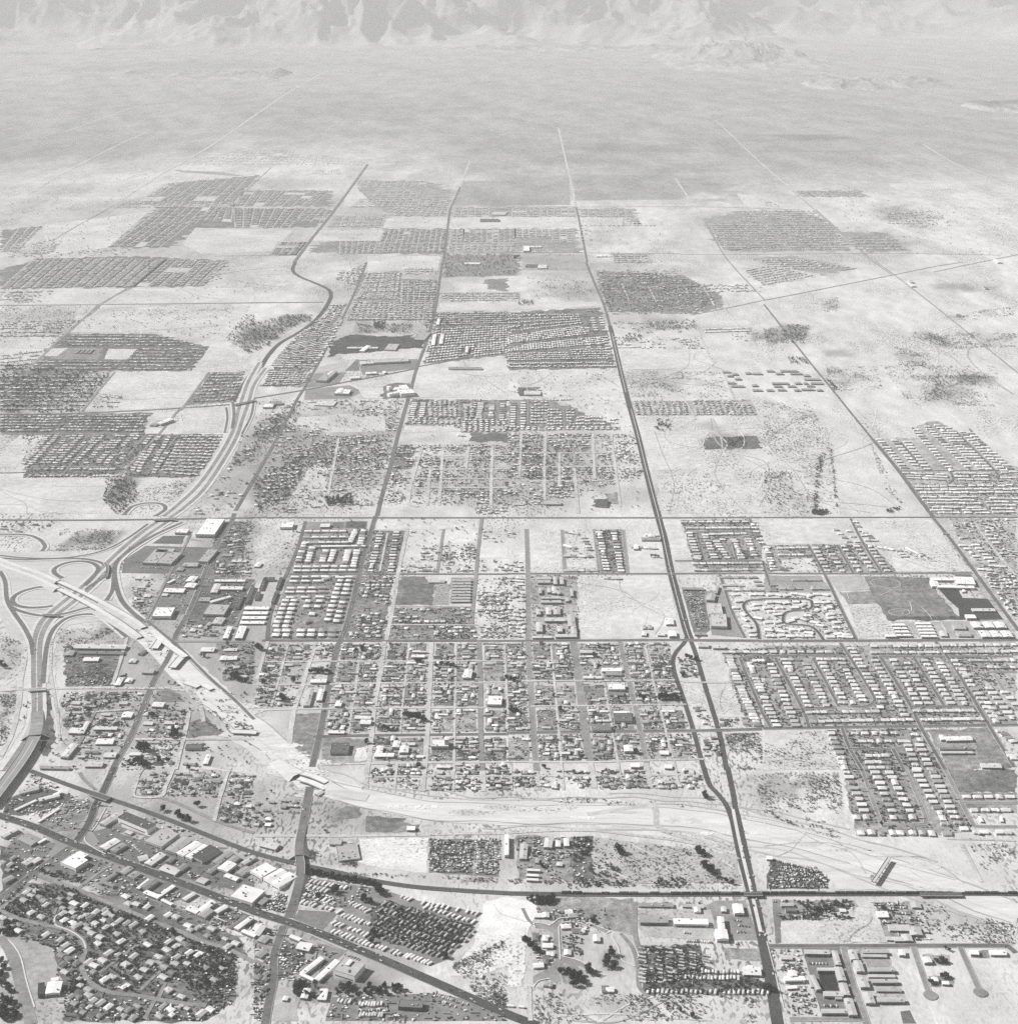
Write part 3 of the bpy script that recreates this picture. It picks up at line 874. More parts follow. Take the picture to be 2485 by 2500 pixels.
# ------------------------------------------------------------------ roads
DK, MD, LT, DIRT = .062, .122, .22, .52
ROADS = '''
g 24 D highway|1125,-40 1150,60 1185,190 1230,420 1300,680 1345,850 1375,930
g 13 D highway|1372,925 1410,1020 1450,1150 1490,1290 1540,1450 1590,1620 1625,1780 1652,1925
g 12 D highway|1350,915 1330,960 1270,1030 1247,1090 1256,1180 1300,1310 1350,1460 1400,1620 1440,1770 1482,1925
c 13 D highway|1658,-20 1700,180 1718,290 1748,400 1795,620 1852,900 1865,960 1897,1100 1935,1290 2000,1600 2060,1940
c 13 D highway|1478,-20 1520,110 1590,190 1650,270 1690,370 1715,480 1748,640 1802,850 1845,1010 1885,1180 1945,1480 2020,1940
k 24 D highway|770,480 800,600 840,780 890,980 930,1130 980,1310 1040,1560 1100,1800 1135,1930
k 15 M road|590,0 650,150 720,310 770,480
n 15 M road|298,987 266,820 256,780
n 18 T dirt_road|256,780 238,690 215,590 190,480
f 16 M avenue|920,0 880,130 820,330 790,460 740,680 690,860 640,970 590,1160 540,1430 500,1640 440,1900
j 16 M avenue|930,1920 980,1720 1040,1510 1090,1300 1140,1120 1190,950 1230,800 1290,640 1340,480 1380,300 1410,90 1425,0
m 17 M avenue|1676,991 1700,800 1712,770 1740,705
m 16 T dirt_road|1740,705 1775,610
f 12 M street|390,40 330,240 250,430 180,580 120,760 100,935
e 15 M avenue|1770,-20 1750,40 1620,260 1500,560 1420,740 1330,900 1316,980
e 15 M avenue|1316,980 1280,1060 1240,1130 1170,1230 1100,1400 1000,1640 920,1790 840,1935
a 17 D avenue|866,-20 800,120 760,200 720,270 690,360 650,440 565,555
a 17 M avenue|565,555 440,650 300,750 130,880 -20,990
j 14 M avenue|-140,1880 0,1640 80,1500 160,1360 240,1210 330,1030 390,940 450,830 520,700 600,540 680,400 760,230 852,0
m 24 M parkway|1112,991 1180,900 1260,800 1340,690 1390,620
j 24 D parkway|312,0 292,50 310,85 370,120 480,165 560,205 582,250 560,310 500,400 440,460 340,530 200,610 120,690 60,780 20,860 0,930
i 12 D parkway|1920,800 1850,900 1790,1010 1770,1060
a 22 D boulevard|-30,340 250,430 540,555 800,650 1100,760 1400,870 1700,985 1930,1075
b 22 D boulevard|-5,1072 250,1152 500,1240 760,1350 1000,1450 1300,1580 1600,1712 1925,1855
c 22 D boulevard|-2,1853 220,1935
a 11 L street|0,1070 150,1130 330,1175 430,1190 540,1230 620,1290 642,1370 620,1450 640,1560 720,1640 850,1690 1000,1705 1200,1740 1400,1772 1560,1785
a 11 L street|280,800 480,870 580,900 700,960 830,1010 1000,1080 1160,1150 1350,1220 1500,1290 1700,1350 1850,1420 1930,1465
a 9 L street|590,900 720,800 850,705
a 8 L street|720,1560 850,1465 950,1390 1110,1280
a 8 L street|1060,1672 1140,1590 1230,1510
a 9 L street|1165,1750 1090,1890
a 8 L street|1200,1730 1250,1610
a 6 L lane|425,1185 408,1110 430,1040
a 22 L avenue|-10,1270 60,1340 110,1450 150,1600 190,1750 235,1930
a 9 L street|-10,1060 150,940 230,860
a 9 L frontage_road|600,20 640,80 720,150
a 10 L frontage_road|1000,200 1250,220 1640,390 1920,480
b 11 L street|0,1290 130,1350 150,1390
b 7 L street|0,1440 100,1490 140,1520
b 20 M avenue|425,130 402,250 372,420 345,560 340,640 354,720 345,850 300,1010 262,1120
b 16 M avenue|225,1180 195,1270 155,1390 146,1500 142,1620 105,1800 85,1930
b 10 T dirt_road|10,500 330,500 800,500 1310,490 1900,480
c 10 T dirt_road|0,475 560,455 900,490 1250,530 1560,590 1740,680
c 14 T dirt_road|600,340 1050,275 1120,320 1170,460 1700,600
c 7 L lane|110,1050 150,1130 190,1170
c 10 L lane|960,1000 960,1250 1010,1400
c 8 L lane|850,1240 940,1350 980,1500 990,1640 1060,1720
c 8 T dirt_road|160,1640 170,1900
d 12 M street|40,1335 600,1335 1300,1332 1780,1332 1850,1345 1900,1385
d 13 L street|605,1340 650,1560 720,1760 775,1930
d 10 L street|1125,1340 1180,1500 1250,1700
d 10 L street|1480,1340 1560,1520 1632,1680
d 10 L street|195,1888 760,1890
d 12 T dirt_road|805,990 850,1130 910,1310
d 9 L street|735,-20 870,370 890,400 930,412 1190,412 1222,390 1205,310 1065,-20
d 10 L street|1360,-20 1500,260 1570,400 1640,430 1910,430
d 9 L street|1505,250 1910,250
d 9 T dirt_road|1490,560 1560,690 1640,850
d 8 T dirt_road|1380,520 1900,535
e 13 M road|-20,30 600,32 1200,26 1920,14
f 13 M road|-10,12 900,14 1920,14
g 13 M road|-10,14 1130,14 1920,12
h 11 M road|-10,12 1920,9
e 12 L street|1310,950 1920,952
f 12 M street|60,942 1000,945 1920,945
g 12 M street|-10,945 1340,938
g 15 M street|1340,940 1920,945
h 15 M street|-20,947 1920,938
f 11 M street|250,440 1000,440 1920,440
g 11 M street|-10,437 1210,437 1920,433
h 11 M street|-10,434 420,436 1570,430
f 12 M street|450,1670 900,1660 1920,1650
g 12 M street|-10,1642 600,1632 1400,1625 1920,1612
h 13 M street|-10,1607 1200,1590 1920,1580
f 12 T dirt_road|1160,100 1090,430 1060,640 1000,940
f 12 T dirt_road|985,950 970,1100 940,1270 910,1450 890,1660 870,1850
f 10 L street|1435,100 1385,430
f 12 T dirt_road|870,1850 850,1960 840,2070
f 12 T dirt_road|1290,1900 1272,2085
f 14 T dirt_road|1726,1930 1734,2085
f 7 T alley|1510,1900 1505,2085
f 7 T alley|1080,1870 1060,2070
g 12 T dirt_road|215,1930 225,2075
g 14 T dirt_road|625,1870 650,2060
g 12 T dirt_road|1045,1870 1080,2060
g 7 T alley|405,1910 420,2075
g 7 T alley|830,1860 860,2060
g 7 T alley|1250,1860 1290,2040
g 7 T alley|20,1870 25,2080
f 8 T dirt_road|860,1975 1300,1970 1920,1968
g 8 T dirt_road|0,1968 640,1965 1300,1960
f 12 T dirt_road|1342,955 1330,1270 1318,1450 1310,1660 1290,1900
f 12 L street|1722,20 1690,300 1680,440 1655,690 1645,830
f 14 L street|1700,945 1710,1270 1714,1660 1726,1930
f 12 T dirt_road|465,955 400,1180 350,1330 300,1480 268,1720
f 9 T dirt_road|105,950 20,1240
f 6 T alley|255,980 180,1270 130,1440
f 6 T alley|805,960 775,1270 745,1440 715,1650
f 6 T alley|1172,960 1140,1270 1120,1450 1105,1650
f 6 T alley|1528,960 1518,1450 1510,1920
f 6 T alley|1890,960 1920,1500
f 7 T dirt_road|60,1105 450,1100 900,1100 1900,1095
f 7 T dirt_road|0,1280 500,1275 900,1265 1900,1258
f 8 T dirt_road|0,1470 450,1460 900,1455 1900,1448
f 8 T dirt_road|500,1880 1300,1868 1920,1862
f 6 T alley|1010,130 950,420
f 7 T dirt_road|1070,680 1640,686
f 8 T dirt_road|1010,822 1690,826
g 14 L street|140,100 150,440 150,940
g 14 L street|150,950 165,1250 190,1640 215,1930
g 10 L street|408,105 430,430
g 9 L street|650,100 690,430
g 9 L street|868,105 905,430
g 20 L street|492,950 530,1200 580,1640 625,1870
g 12 L street|845,950 900,1200 950,1400 1000,1640 1045,1870
g 6 T alley|322,960 350,1250 385,1640 405,1910
g 6 T alley|690,1050 750,1400 790,1640 830,1860
g 6 T alley|1035,980 1090,1210 1170,1540 1250,1860
g 7 T dirt_road|0,1255 170,1248 900,1245 1260,1240
g 7 T dirt_road|170,1440 950,1430 1350,1425
g 8 T dirt_road|0,1860 640,1862 1060,1848 1480,1840
g 8 L street|165,662 520,664
g 8 T dirt_road|1300,1250 1480,1260 1790,1258
g 9 M street|1440,140 1470,120 1840,120
g 9 M street|1430,140 1480,335
g 9 M street|1260,340 1920,335
g 8 M street|1690,180 1730,330
g 9 M street|1820,10 1920,230
g 9 M street|1600,440 1640,560 1700,740 1790,920
g 9 M street|1755,1075 1800,1200 1920,1480
g 9 M street|1750,1075 1920,1050
h 9 M street|-10,340 30,480 70,570
h 10 M street|330,215 450,425 600,740 700,942
h 9 M street|550,218 675,432
h 9 M street|655,20 740,190 890,432
h 12 M avenue|1265,0 1420,190 1580,405 1760,650 1925,870
h 9 T dirt_road|1590,50 1720,230 1900,450
h 9 D street|-30,640 0,628 310,630 362,660 340,705 180,725 145,770 165,815 330,830 400,870 450,940
g 9 D street|1920,635 1820,640 1780,680 1810,740 1880,820 1900,930
h 9 M street|575,960 700,1150 815,1340 835,1400 770,1440 650,1440
h 9 M street|370,1075 565,1440
h 10 M street|85,1075 290,1460 340,1600
h 9 M street|-10,1060 580,1050
h 9 M street|290,1456 540,1446
h 10 M street|880,1065 1110,1440 1180,1590 1370,1920
h 9 M street|870,1062 1880,1062
h 9 M street|1130,1068 1360,1435
h 10 M street|1295,950 1430,1130 1700,1585 1890,1900
h 9 M street|1110,1442 1590,1440
h 9 M street|590,1605 640,1745 745,1930
h 9 M street|645,1762 985,1768
h 9 M street|975,1765 1060,1930
h 9 M street|-20,1480 50,1600
h 8 L street|1690,1180 1910,1180
h 8 L street|1740,1200 1910,1470
i 14 M road|-10,1150 400,1148 640,1140 1000,1125 1350,1105 1750,1075 1930,1035
j 16 M road|0,1030 390,965 700,905 1000,850 1240,800
j 14 M road|1240,790 1400,760 1600,720 1920,655
k 12 L road|-10,655 300,590 560,550 740,515
k 12 L road|1380,400 1640,350 1920,290
l 13 L road|-10,290 250,240 600,170 980,95 1300,30 1500,0
z 12 L road|1760,513 1850,494 1920,480
i 10 L road|-10,325 700,320 1300,312 1930,305
j 10 L road|0,305 520,300
i 14 L road|990,195 800,290 700,380 600,450 500,540 380,650 250,780
i 11 L road|1580,830 1390,1090 1340,1130 1210,1290 900,1620
i 8 L street|720,1300 480,1600
i 8 L street|880,1300 650,1560
i 8 L street|1040,1300 800,1560
i 8 L street|1110,1300 920,1520
i 8 L street|560,1300 330,1540
i 8 L street|1330,1330 1120,1600
i 9 L street|300,1545 880,1555
i 9 M street|0,1595 180,1590 270,1570
i 9 L street|0,1300 380,1302 1210,1300
i 10 L street|870,830 740,980 620,1130
l 9 L road|840,-10 990,100 1250,300 1500,500 1920,840
l 10 M avenue|0,320 190,560 340,750 480,920 640,1120 820,1340
l 16 M avenue|820,1340 1010,1570 1150,1760 1280,1930
l 9 M street|1030,1360 1220,1580
l 9 M street|1120,1250 1410,1590
l 10 M street|1230,1220 1560,1570
l 9 M street|1450,1280 1740,1570 1770,1640
l 8 M street|1550,1260 1820,1560
l 9 M street|1020,1580 1920,1575
l 8 M street|1410,1590 1430,1640 1390,1680
l 9 L street|1640,1800 1740,1930
k 8 T dirt_road|1340,1050 1420,1190
k 9 T dirt_road|1610,800 1710,1030
k 9 T dirt_road|780,1300 850,1850
k 8 L street|150,1040 150,1230
k 8 L street|420,1110 430,1270
k 11 T dirt_road|0,1345 400,1340 800,1345
k 11 T dirt_road|0,1440 400,1445 800,1440
k 11 T dirt_road|0,1545 400,1550 830,1545
k 11 T dirt_road|0,1650 400,1655 850,1650
k 11 T dirt_road|285,1300 275,1550 280,1800
k 11 T dirt_road|100,1300 85,1640
k 11 T dirt_road|640,1300 655,1640
k 11 T dirt_road|390,1440 385,1700
j 11 T dirt_road|1230,1470 1920,1465
j 11 T dirt_road|1230,1568 1920,1565
j 11 T dirt_road|1200,1640 1920,1640
j 11 T dirt_road|1200,1710 1920,1705
j 11 T dirt_road|1430,1390 1400,1840
j 11 T dirt_road|1800,1390 1790,1840
j 11 T dirt_road|1330,1570 1310,1840
j 10 T dirt_road|140,1480 600,1370 1050,1340
j 10 T dirt_road|560,1760 640,1330
j 10 T dirt_road|380,1740 900,1700
k 12 T dirt_road|500,1560 530,1900
k 9 T dirt_road|1480,190 1560,330
k 8 T dirt_road|860,160 910,280
k 8 T dirt_road|1060,180 1120,300
k 9 T dirt_road|1400,430 1500,660 1520,690
k 8 T dirt_road|1640,350 1760,500
j 12 T dirt_road|1270,1400 1210,1600 1170,1760 1170,1830 1240,1850
j 12 T dirt_road|1620,1400 1600,1560
j 9 L street|1090,280 760,290
j 8 L street|300,690 430,700
j 8 L street|60,820 430,830
p 9 L road|0,800 560,795 1000,790 1830,782
p 10 L road|1210,520 1680,516
p 12 L road|560,790 380,960
p 12 L road|720,700 600,775 560,795
p 9 L road|640,235 400,370 290,440
p 9 T dirt_road|640,235 940,40 1000,5
p 9 L road|1530,20 1380,160
q 9 L road|0,510 200,505 600,500 1370,500
q 9 L road|600,505 1370,502 1700,505 1920,505
q 8 T dirt_road|640,240 1330,240
r 8 L road|0,510 260,512 1040,505 1450,508 1820,515
r 9 L road|140,310 250,500 330,600 490,770
r 9 L road|650,150 860,340 1050,510 1210,628
r 9 T dirt_road|0,110 95,240 140,310
m 26 T dirt_road|1240,265 1120,330 1000,410 900,480 790,555 640,640
m 22 T dirt_road|555,498 420,560 230,660
m 20 T dirt_road|500,405 350,460 230,505
m 26 T wash soil|60,370 400,350 700,305 1050,280
m 20 T dirt_road|1240,268 1100,250 1000,235
m 9 T dirt_road|230,660 100,740
n 14 T dirt_road|780,450 960,620 1080,720 1160,790
n 14 T dirt_road|630,670 700,775
n 16 T dirt_road|1560,540 1690,620 1850,690
n 12 L road|0,480 190,482
n 10 L road|0,780 720,778 1100,790
n 10 L road|740,820 800,940
n 10 L road|1160,790 1350,960
'''
TN = {'D': DK, 'M': MD, 'L': LT, 'T': DIRT}
for ln in ROADS.strip().splitlines():
    head, pl = ln.split('|')
    h = head.split()
    mt = 'lot' if h[2] == 'T' else 'asphalt'
    if h[3] in ('boulevard', 'avenue') and h[0] in 'abef':
        road(h[0], pl, float(h[1]) * .78 + 4.5, .36, 'sidewalk', 'concrete')
    if h[3] == 'street' and h[0] in 'dgh' and h[2] != 'T':       # pale sidewalks either side
        road(h[0], pl, float(h[1]) * .78 + 4.2, .44, 'sidewalk', 'concrete')
    road(h[0], pl, float(h[1]), TN[h[2]], h[3], mt)


def disc(t, x, y, r, tone, name):
    c = G(t, x, y)
    z = nextz('road')
    mb = MB()
    mb.face([(c[0] + r * math.cos(a), c[1] + r * math.sin(a), z) for a in np.linspace(0, 2 * math.pi, 24, endpoint=False)], tone)
    tag(mb.build(name, M['asphalt']), kind='structure')


disc('d', 1258, 1710, 11, LT, 'turning_circle')
disc('d', 1636, 1688, 11, LT, 'turning_circle')

# medians, kerbs and lane lines that show as thin pale lines
LINES = '''
h 1.6|800,500 850,480 930,478 1000,490 1030,520 990,545 900,540 830,530 800,500
h 1.6|880,600 930,580 960,560 900,545
h 1.6|940,720 1000,705 1080,712 1100,740 1040,755 960,745 940,720
h 1.4|960,735 1000,725 1050,732 1040,745 970,742 960,735
h 1.4|1190,690 1240,740 1270,785
h 2|1100,650 1115,700 1110,720
h 1.6|1250,465 1330,600
h 1.6|480,455 560,575 640,680
h 1.6|560,460 620,570 640,630
h 1.6|650,560 800,555
h 1.6|690,625 810,622
g 1.8|1140,20 1165,120 1205,310 1250,500 1320,770 1372,930
k 2.0|785,540 850,810 890,985
k 2.0|930,1110 985,1320 1050,1590 1140,1930
c 6|1700,300 1735,480 1780,680 1835,900 1880,1100 1910,1230
d 1.6|20,1300 80,1530 150,1800
a 2.2|432,1100 412,1130 425,1180 540,1225 625,1290 647,1355
a 2.2|60,1285 110,1340 160,1430 200,1600 262,1800
a 2|640,510 650,550 720,600 800,640
a 2|800,290 740,400 690,470
a 2|1590,1100 1700,1150
c 2|205,1195 195,1165 240,1160 320,1172 400,1122 520,1128
c 2|395,1440 385,1250 385,1190 430,1155 560,1165 690,1230
c 2|700,1195 770,1225 740,1240
c 2|400,1410 560,1455 735,1560
c 2|190,1650 230,1600 320,1580
c 2|780,1260 830,1340 860,1440 960,1490
b 1.5|405,1240 700,1370
c 3|300,1175 320,1180
e 1.2|1600,250 1480,560 1400,750
'''
for ln in LINES.strip().splitlines():
    head, pl = ln.split('|')
    h = head.split()
    road(h[0], pl, float(h[1]), .6, 'kerb_line', 'concrete')

# ------------------------------------------------------------------ freeway carriageways and ramps of the interchange
FWY = '''
i 17 L freeway|1960,760 1880,900 1840,1010 1800,1130 1760,1280 1650,1480 1500,1690 1330,1850 1240,1920
i 17 L freeway|2010,800 1920,930 1880,1060 1830,1200 1790,1320 1690,1500 1540,1720 1390,1860 1290,1930
e 17 L freeway|1225,25 1080,120 890,280 640,520 470,660 340,770 285,860 262,980 258,1150 262,1350 262,1500 225,1650 130,1800 40,1930
e 17 L freeway|1290,30 1110,150 930,300 690,540 520,680 390,780 325,880 300,980 295,1150 298,1350 298,1520 270,1660 180,1820 95,1940
e 14 M ramp|0,320 200,332 450,322 650,328 770,358 822,400 800,455 700,520 640,560
e 16 M ramp|470,470 425,445 408,420 425,390 500,358 600,345 690,355 738,385 740,415 700,470 640,530
e 14 M ramp|860,450 852,560 805,640
e 16 M ramp|1380,50 1200,130 1050,215 920,310 868,390 878,520 920,640 1000,730 1090,800
e 14 M ramp|0,420 40,500 55,640 110,740 180,840 235,950 250,1050
e 16 M ramp|500,600 440,555 320,538 200,562 120,600 95,640 120,675 210,695 330,692 400,680
e 14 M ramp|60,660 120,710 300,755 480,742 640,700 720,690
e 14 M ramp|960,920 780,770 660,745 520,770 420,840 370,930 345,1050 325,1270
e 12 T frontage_road|0,755 100,850 172,940 185,1060 160,1250 130,1500 70,1700 0,1820
e 8 T frontage_road|395,930 380,1150 410,1350 440,1550 450,1700
e 12 T road|0,1320 400,1305 800,1300 1110,1305 1400,1300
e 9 M frontage_road|1120,800 1240,900 1340,980 1440,1080 1600,1240 1750,1370 1920,1540
e 12 T ramp|1370,1240 1500,1400 1540,1560
e 10 L street|800,1340 740,1440 660,1600 590,1740
e 9 T dirt_road|500,1490 760,1480 1000,1460
e 9 T dirt_road|960,920 900,1130 850,1280
e 9 T dirt_road|1020,1690 1400,1690 1920,1690
e 9 L street|1100,800 1200,600 1280,440 1400,220 1440,140
e 9 T dirt_road|1430,1480 1390,1680 1330,1920
a 9 T dirt_road|1310,0 1250,130 1220,200 1060,210 1010,180 1040,60 1070,0
a 10 T dirt_road|1740,-10 1680,150 1620,390
e 9 L street|1780,840 1880,600 1920,500
i 11 M ramp|1710,1100 1720,1180 1700,1290
i 16 M ramp|940,1910 1000,1850 1100,1825 1220,1830 1250,1870 1180,1920
i 14 M ramp|1760,1060 1770,1150 1755,1260
i 11 M ramp|1920,1040 1900,1160 1830,1300
e 14 M ramp|-10,140 200,145 300,180 340,230 320,265
e 11 M ramp|0,300 200,320 500,318 760,270 950,180 1120,60
'''
for ln in FWY.strip().splitlines():          # pale graded shoulders under every carriageway
    head, pl = ln.split('|')
    h = head.split()
    if h[3] in ('ramp', 'freeway') and h[2] != 'T':
        road(h[0], pl, float(h[1]) * (1.9 if h[3] == 'ramp' else 2.0), .58, 'shoulder', 'graded')
for ln in FWY.strip().splitlines():
    head, pl = ln.split('|')
    h = head.split()
    road(h[0], pl, float(h[1]), TN[h[2]], h[3], 'lot' if h[2] == 'T' else 'asphalt')
for pl in ('1250,30 1095,135 910,290 665,530 495,670 365,775 305,870 280,980 276,1150 280,1350 280,1510 248,1655 155,1810 68,1935',):
    road('e', pl, 3.0, .5, 'median_strip', 'concrete')
for pl in ('1985,780 1900,915 1860,1035 1815,1165 1775,1300 1670,1490 1520,1705 1360,1855 1265,1925',):
    road('i', pl, 4.0, .48, 'median_strip', 'concrete')


# ------------------------------------------------------------------ raised roads: embankment with side slopes, bridges with decks and piers
def profile(P, hs):
    """heights along a smoothed path: hs given at the path's own points"""
    n = len(hs)
    return np.interp(np.linspace(0, n - 1, len(P)), range(n), hs)


def embankment(t, s, width, hs, tone, side, name, slope=1.8, mat='asphalt'):
    P0 = [G(t, x, y, h) for (x, y), h in zip(pts(s), hs)]
    P = smooth(P0)
    H = profile(P, hs)
    L, R = ribbon_pts(P, width)
    L2, R2 = ribbon_pts(P, [width + 2 * slope * h + .4 for h in H])
    z = nextz('road')
    mb = MB()
    for i in range(len(P) - 1):
        a, b = i, i + 1
        mb.face([(R[a].x, R[a].y, z + H[a]), (R[b].x, R[b].y, z + H[b]), (L[b].x, L[b].y, z + H[b]), (L[a].x, L[a].y, z + H[a])], tone)
        mb.face([(R2[a].x, R2[a].y, .02), (R2[b].x, R2[b].y, .02), (R[b].x, R[b].y, z + H[b]), (R[a].x, R[a].y, z + H[a])], side, 1)
        mb.face([(L[a].x, L[a].y, z + H[a]), (L[b].x, L[b].y, z + H[b]), (L2[b].x, L2[b].y, .02), (L2[a].x, L2[a].y, .02)], side, 1)
    return tag(mb.build(name, [M[mat], M['graded']]), kind='structure')


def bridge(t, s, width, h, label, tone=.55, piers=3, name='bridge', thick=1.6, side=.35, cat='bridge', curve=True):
    P = GP(t, s, h)
    if curve:
        P = smooth(P)
    root = empty(name, (P[0][0], P[0][1], 0))
    ox, oy = P[0]
    P = [(x - ox, y - oy) for x, y in P]
    L, R = ribbon_pts(P, width)
    mb = MB()
    for i in range(len(P) - 1):
        a, b = i, i + 1
        mb.face([(R[a].x, R[a].y, h), (R[b].x, R[b].y, h), (L[b].x, L[b].y, h), (L[a].x, L[a].y, h)], tone)
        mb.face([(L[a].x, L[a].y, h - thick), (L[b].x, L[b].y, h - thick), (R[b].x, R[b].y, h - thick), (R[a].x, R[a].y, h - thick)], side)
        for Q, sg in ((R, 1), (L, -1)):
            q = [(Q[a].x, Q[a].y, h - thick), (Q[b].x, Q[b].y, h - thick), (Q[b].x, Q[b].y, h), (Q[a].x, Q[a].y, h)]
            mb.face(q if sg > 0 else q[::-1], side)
    mb.build('deck', M['concrete'], root)
    for wd in (width - .1, -(width - .1)):
        A, B = ribbon_pts(P, abs(wd))
        E = A if wd > 0 else B
        A2, B2 = ribbon_pts(P, abs(wd) - .9)
        E2 = A2 if wd > 0 else B2
        mb = MB()
        for i in range(len(P) - 1):
            mb.prism([(E[i].x, E[i].y), (E[i + 1].x, E[i + 1].y), (E2[i + 1].x, E2[i + 1].y), (E2[i].x, E2[i].y)], h, h + 1.0, .6)
        mb.build('parapet', M['concrete'], root)
    n = len(P)
    for k in range(piers):
        f = (k + .5) / piers * (n - 1)
        i = min(int(f), n - 2)
        c = Vector(P[i]).lerp(Vector(P[i + 1]), f - i)
        d = Vector(P[i + 1]) - Vector(P[i])
        mb = MB()
        mb.box(c.x, c.y, 0, 1.6, width * .75, h - thick, math.atan2(d.y, d.x), .4)
        mb.build('pier', M['concrete'], root)
    tag(root, label, cat)
    return root


# the graded roadway itself, one continuous curve, with its haul tracks
BED = GP('e', '1090,880 1180,960 1300,1090 1480,1270 1700,1450 1920,1615') + GP('f', '200,1790 340,1900') + GP('b', '440,95 700,175 1000,250 1400,310 1920,335') + GP('c', '600,340 1100,350 1500,385 1690,425') + GP('d', '10,480 400,570 800,690 1300,860 1930,1110')
BED = smooth(BED, 6)


def along_bed(off, width, tone, name, mat, i0=0, i1=None, wob=0.):
    P = BED[i0:i1]
    A, B = ribbon_pts(P, 2 * abs(off) + .01)
    E = A if off >= 0 else B
    E = [(p.x + wob * 9 * noise.noise(Vector((p.x / 90., p.y / 90., off))), p.y + wob * 9 * noise.noise(Vector((p.x / 90., p.y / 90., off + 5)))) for p in E]
    L, R = ribbon_pts(E, width)
    z = nextz('track')
    mb = MB()
    for i in range(len(L) - 1):
        mb.face([(R[i].x, R[i].y, z), (R[i + 1].x, R[i + 1].y, z), (L[i + 1].x, L[i + 1].y, z), (L[i].x, L[i].y, z)], tone)
    tag(mb.build(name, M[mat]), kind='structure')


along_bed(0, 64, .62, 'graded_roadway', 'graded')
for o_, w_, t_ in ((31, 3, .36), (-31, 3, .34), (-12, 5, .56)):
    along_bed(o_, w_, t_, 'haul_track', 'graded', wob=1.)
for o_, i0, i1, t_ in ((46, 40, 110, .46), (58, 60, 120, .42), (-48, 70, 140, .44), (-62, 90, 150, .42), (75, 80, 112, .44)):
    along_bed(o_, 4, t_, 'haul_track', 'graded', i0, i1, 2.)

# rough smeared earth along the bed
RB = random.Random(8)
for _ in range(40):
    c = BED[RB.randrange(6, len(BED) - 4)]
    ox, oy = RB.uniform(-1, 1) * 40, RB.uniform(-1, 1) * 34
    a_, b_ = RB.uniform(14, 60), RB.uniform(4, 13)
    zz = nextz('track')
    mb = MB()
    P = rough_edge([(c[0] + ox + a_ * math.cos(q), c[1] + oy + b_ * math.sin(q)) for q in np.linspace(0, 2 * math.pi, 9, endpoint=False)], 6, 5)
    mb.face([(x, y, zz) for x, y in P], RB.choice((.56, .6, .64, .7)))
    tag(mb.build('spread_earth', M['lot']), kind='structure')

# wandering vehicle tracks over the open ground
RT = random.Random(5)
for t, pl, n in (('l', '400,1100 950,1100 1000,1900 0,1900', 9), ('l', '800,200 1900,200 1900,1000 900,1000', 3), ('k', '1100,1180 1900,1180 1900,1900 1150,1900', 10), ('k', '0,830 800,830 880,1020 0,1020', 5), ('k', '850,690 1550,690 1700,1030 900,1030', 6),
                 ('i', '600,340 1800,340 1600,560 600,520', 6), ('i', '0,1640 800,1650 700,1900 0,1900', 5), ('i', '900,850 1500,850 1350,1080 900,1100', 5), ('g', '540,460 1200,460 1290,900 560,900', 4), ('h', '830,60 1260,40 1500,400 1000,400', 5), ('d', '0,380 900,640 1900,1000 1900,1250 600,900 0,640', 8), ('c', '640,520 1700,660 1720,850 640,850', 5), ('d', '120,1180 850,1050 880,1300 120,1310', 4), ('c', '250,1720 1900,1720 1900,1900 400,1900', 6), ('b', '1750,1020 2100,1000 2000,1450 1550,1550', 1), ('p', '1300,540 1640,530 1600,760 900,770', 4), ('j', '1200,840 1900,840 1900,1020 1200,1010', 4), ('g', '1500,1280 1700,1290 1780,1500 1580,1500', 3), ('h', '20,1640 480,1640 560,1900 20,1900', 4)):
    Q = GP(t, pl)
    for _ in range(n):
        u = RT.random()
        a = Vector(Q[0]).lerp(Vector(Q[1]), u) if RT.random() < .5 else Vector(Q[0]).lerp(Vector(Q[-1]), u)
        b = Vector(Q[2 % len(Q)]).lerp(Vector(Q[-1]), RT.random()) if RT.random() < .6 else Vector(Q[1]).lerp(Vector(Q[2 % len(Q)]), RT.random())
        d = b - a
        nn = Vector((-d.y, d.x)) * .16
        P = smooth([tuple(a), tuple(a.lerp(b, .33) + nn * RT.uniform(-1, 1)), tuple(a.lerp(b, .66) + nn * RT.uniform(-1, 1)), tuple(b)], 7)
        sc_ = max(1., a.y / 3500.)
        L, R = ribbon_pts(P, [RT.uniform(1.6, 3.6) * sc_ for _k in P])
        z = nextz('track')
        mb = MB()
        tn = RT.choice((.40, .43, .62, .6))
        for i in range(len(L) - 1):
            mb.face([(R[i].x, R[i].y, z), (R[i + 1].x, R[i + 1].y, z), (L[i + 1].x, L[i + 1].y, z), (L[i].x, L[i].y, z)], tn)
        tag(mb.build('vehicle_track', M['lot']), kind='structure')

# the new freeway west of the interchange: twin concrete decks on fill, then over the old freeway
embankment('e', '-30,315 130,375 300,432 440,492', 12, [6, 6, 6, 6.5], .62, .45, 'new_freeway', mat='concrete')
embankment('e', '-30,360 130,415 300,478 440,548', 12, [6, 6, 6, 6.5], .62, .45, 'new_freeway', mat='concrete')
bridge('e', '445,494 600,565 760,645', 12, 7, 'farther of the twin white freeway decks crossing the old freeway', .66, 6, 'freeway_overpass')
bridge('e', '445,550 590,622 740,705', 12, 7, 'nearer of the twin white freeway decks crossing the old freeway', .66, 6, 'freeway_overpass')
embankment('e', '764,647 900,720 1010,785 1090,845', 12, [7, 6, 5, 3], .64, .45, 'new_freeway', mat='concrete')
embankment('e', '744,707 880,790 980,860 1060,920', 12, [7, 6, 5, 3], .64, .45, 'new_freeway', mat='concrete')
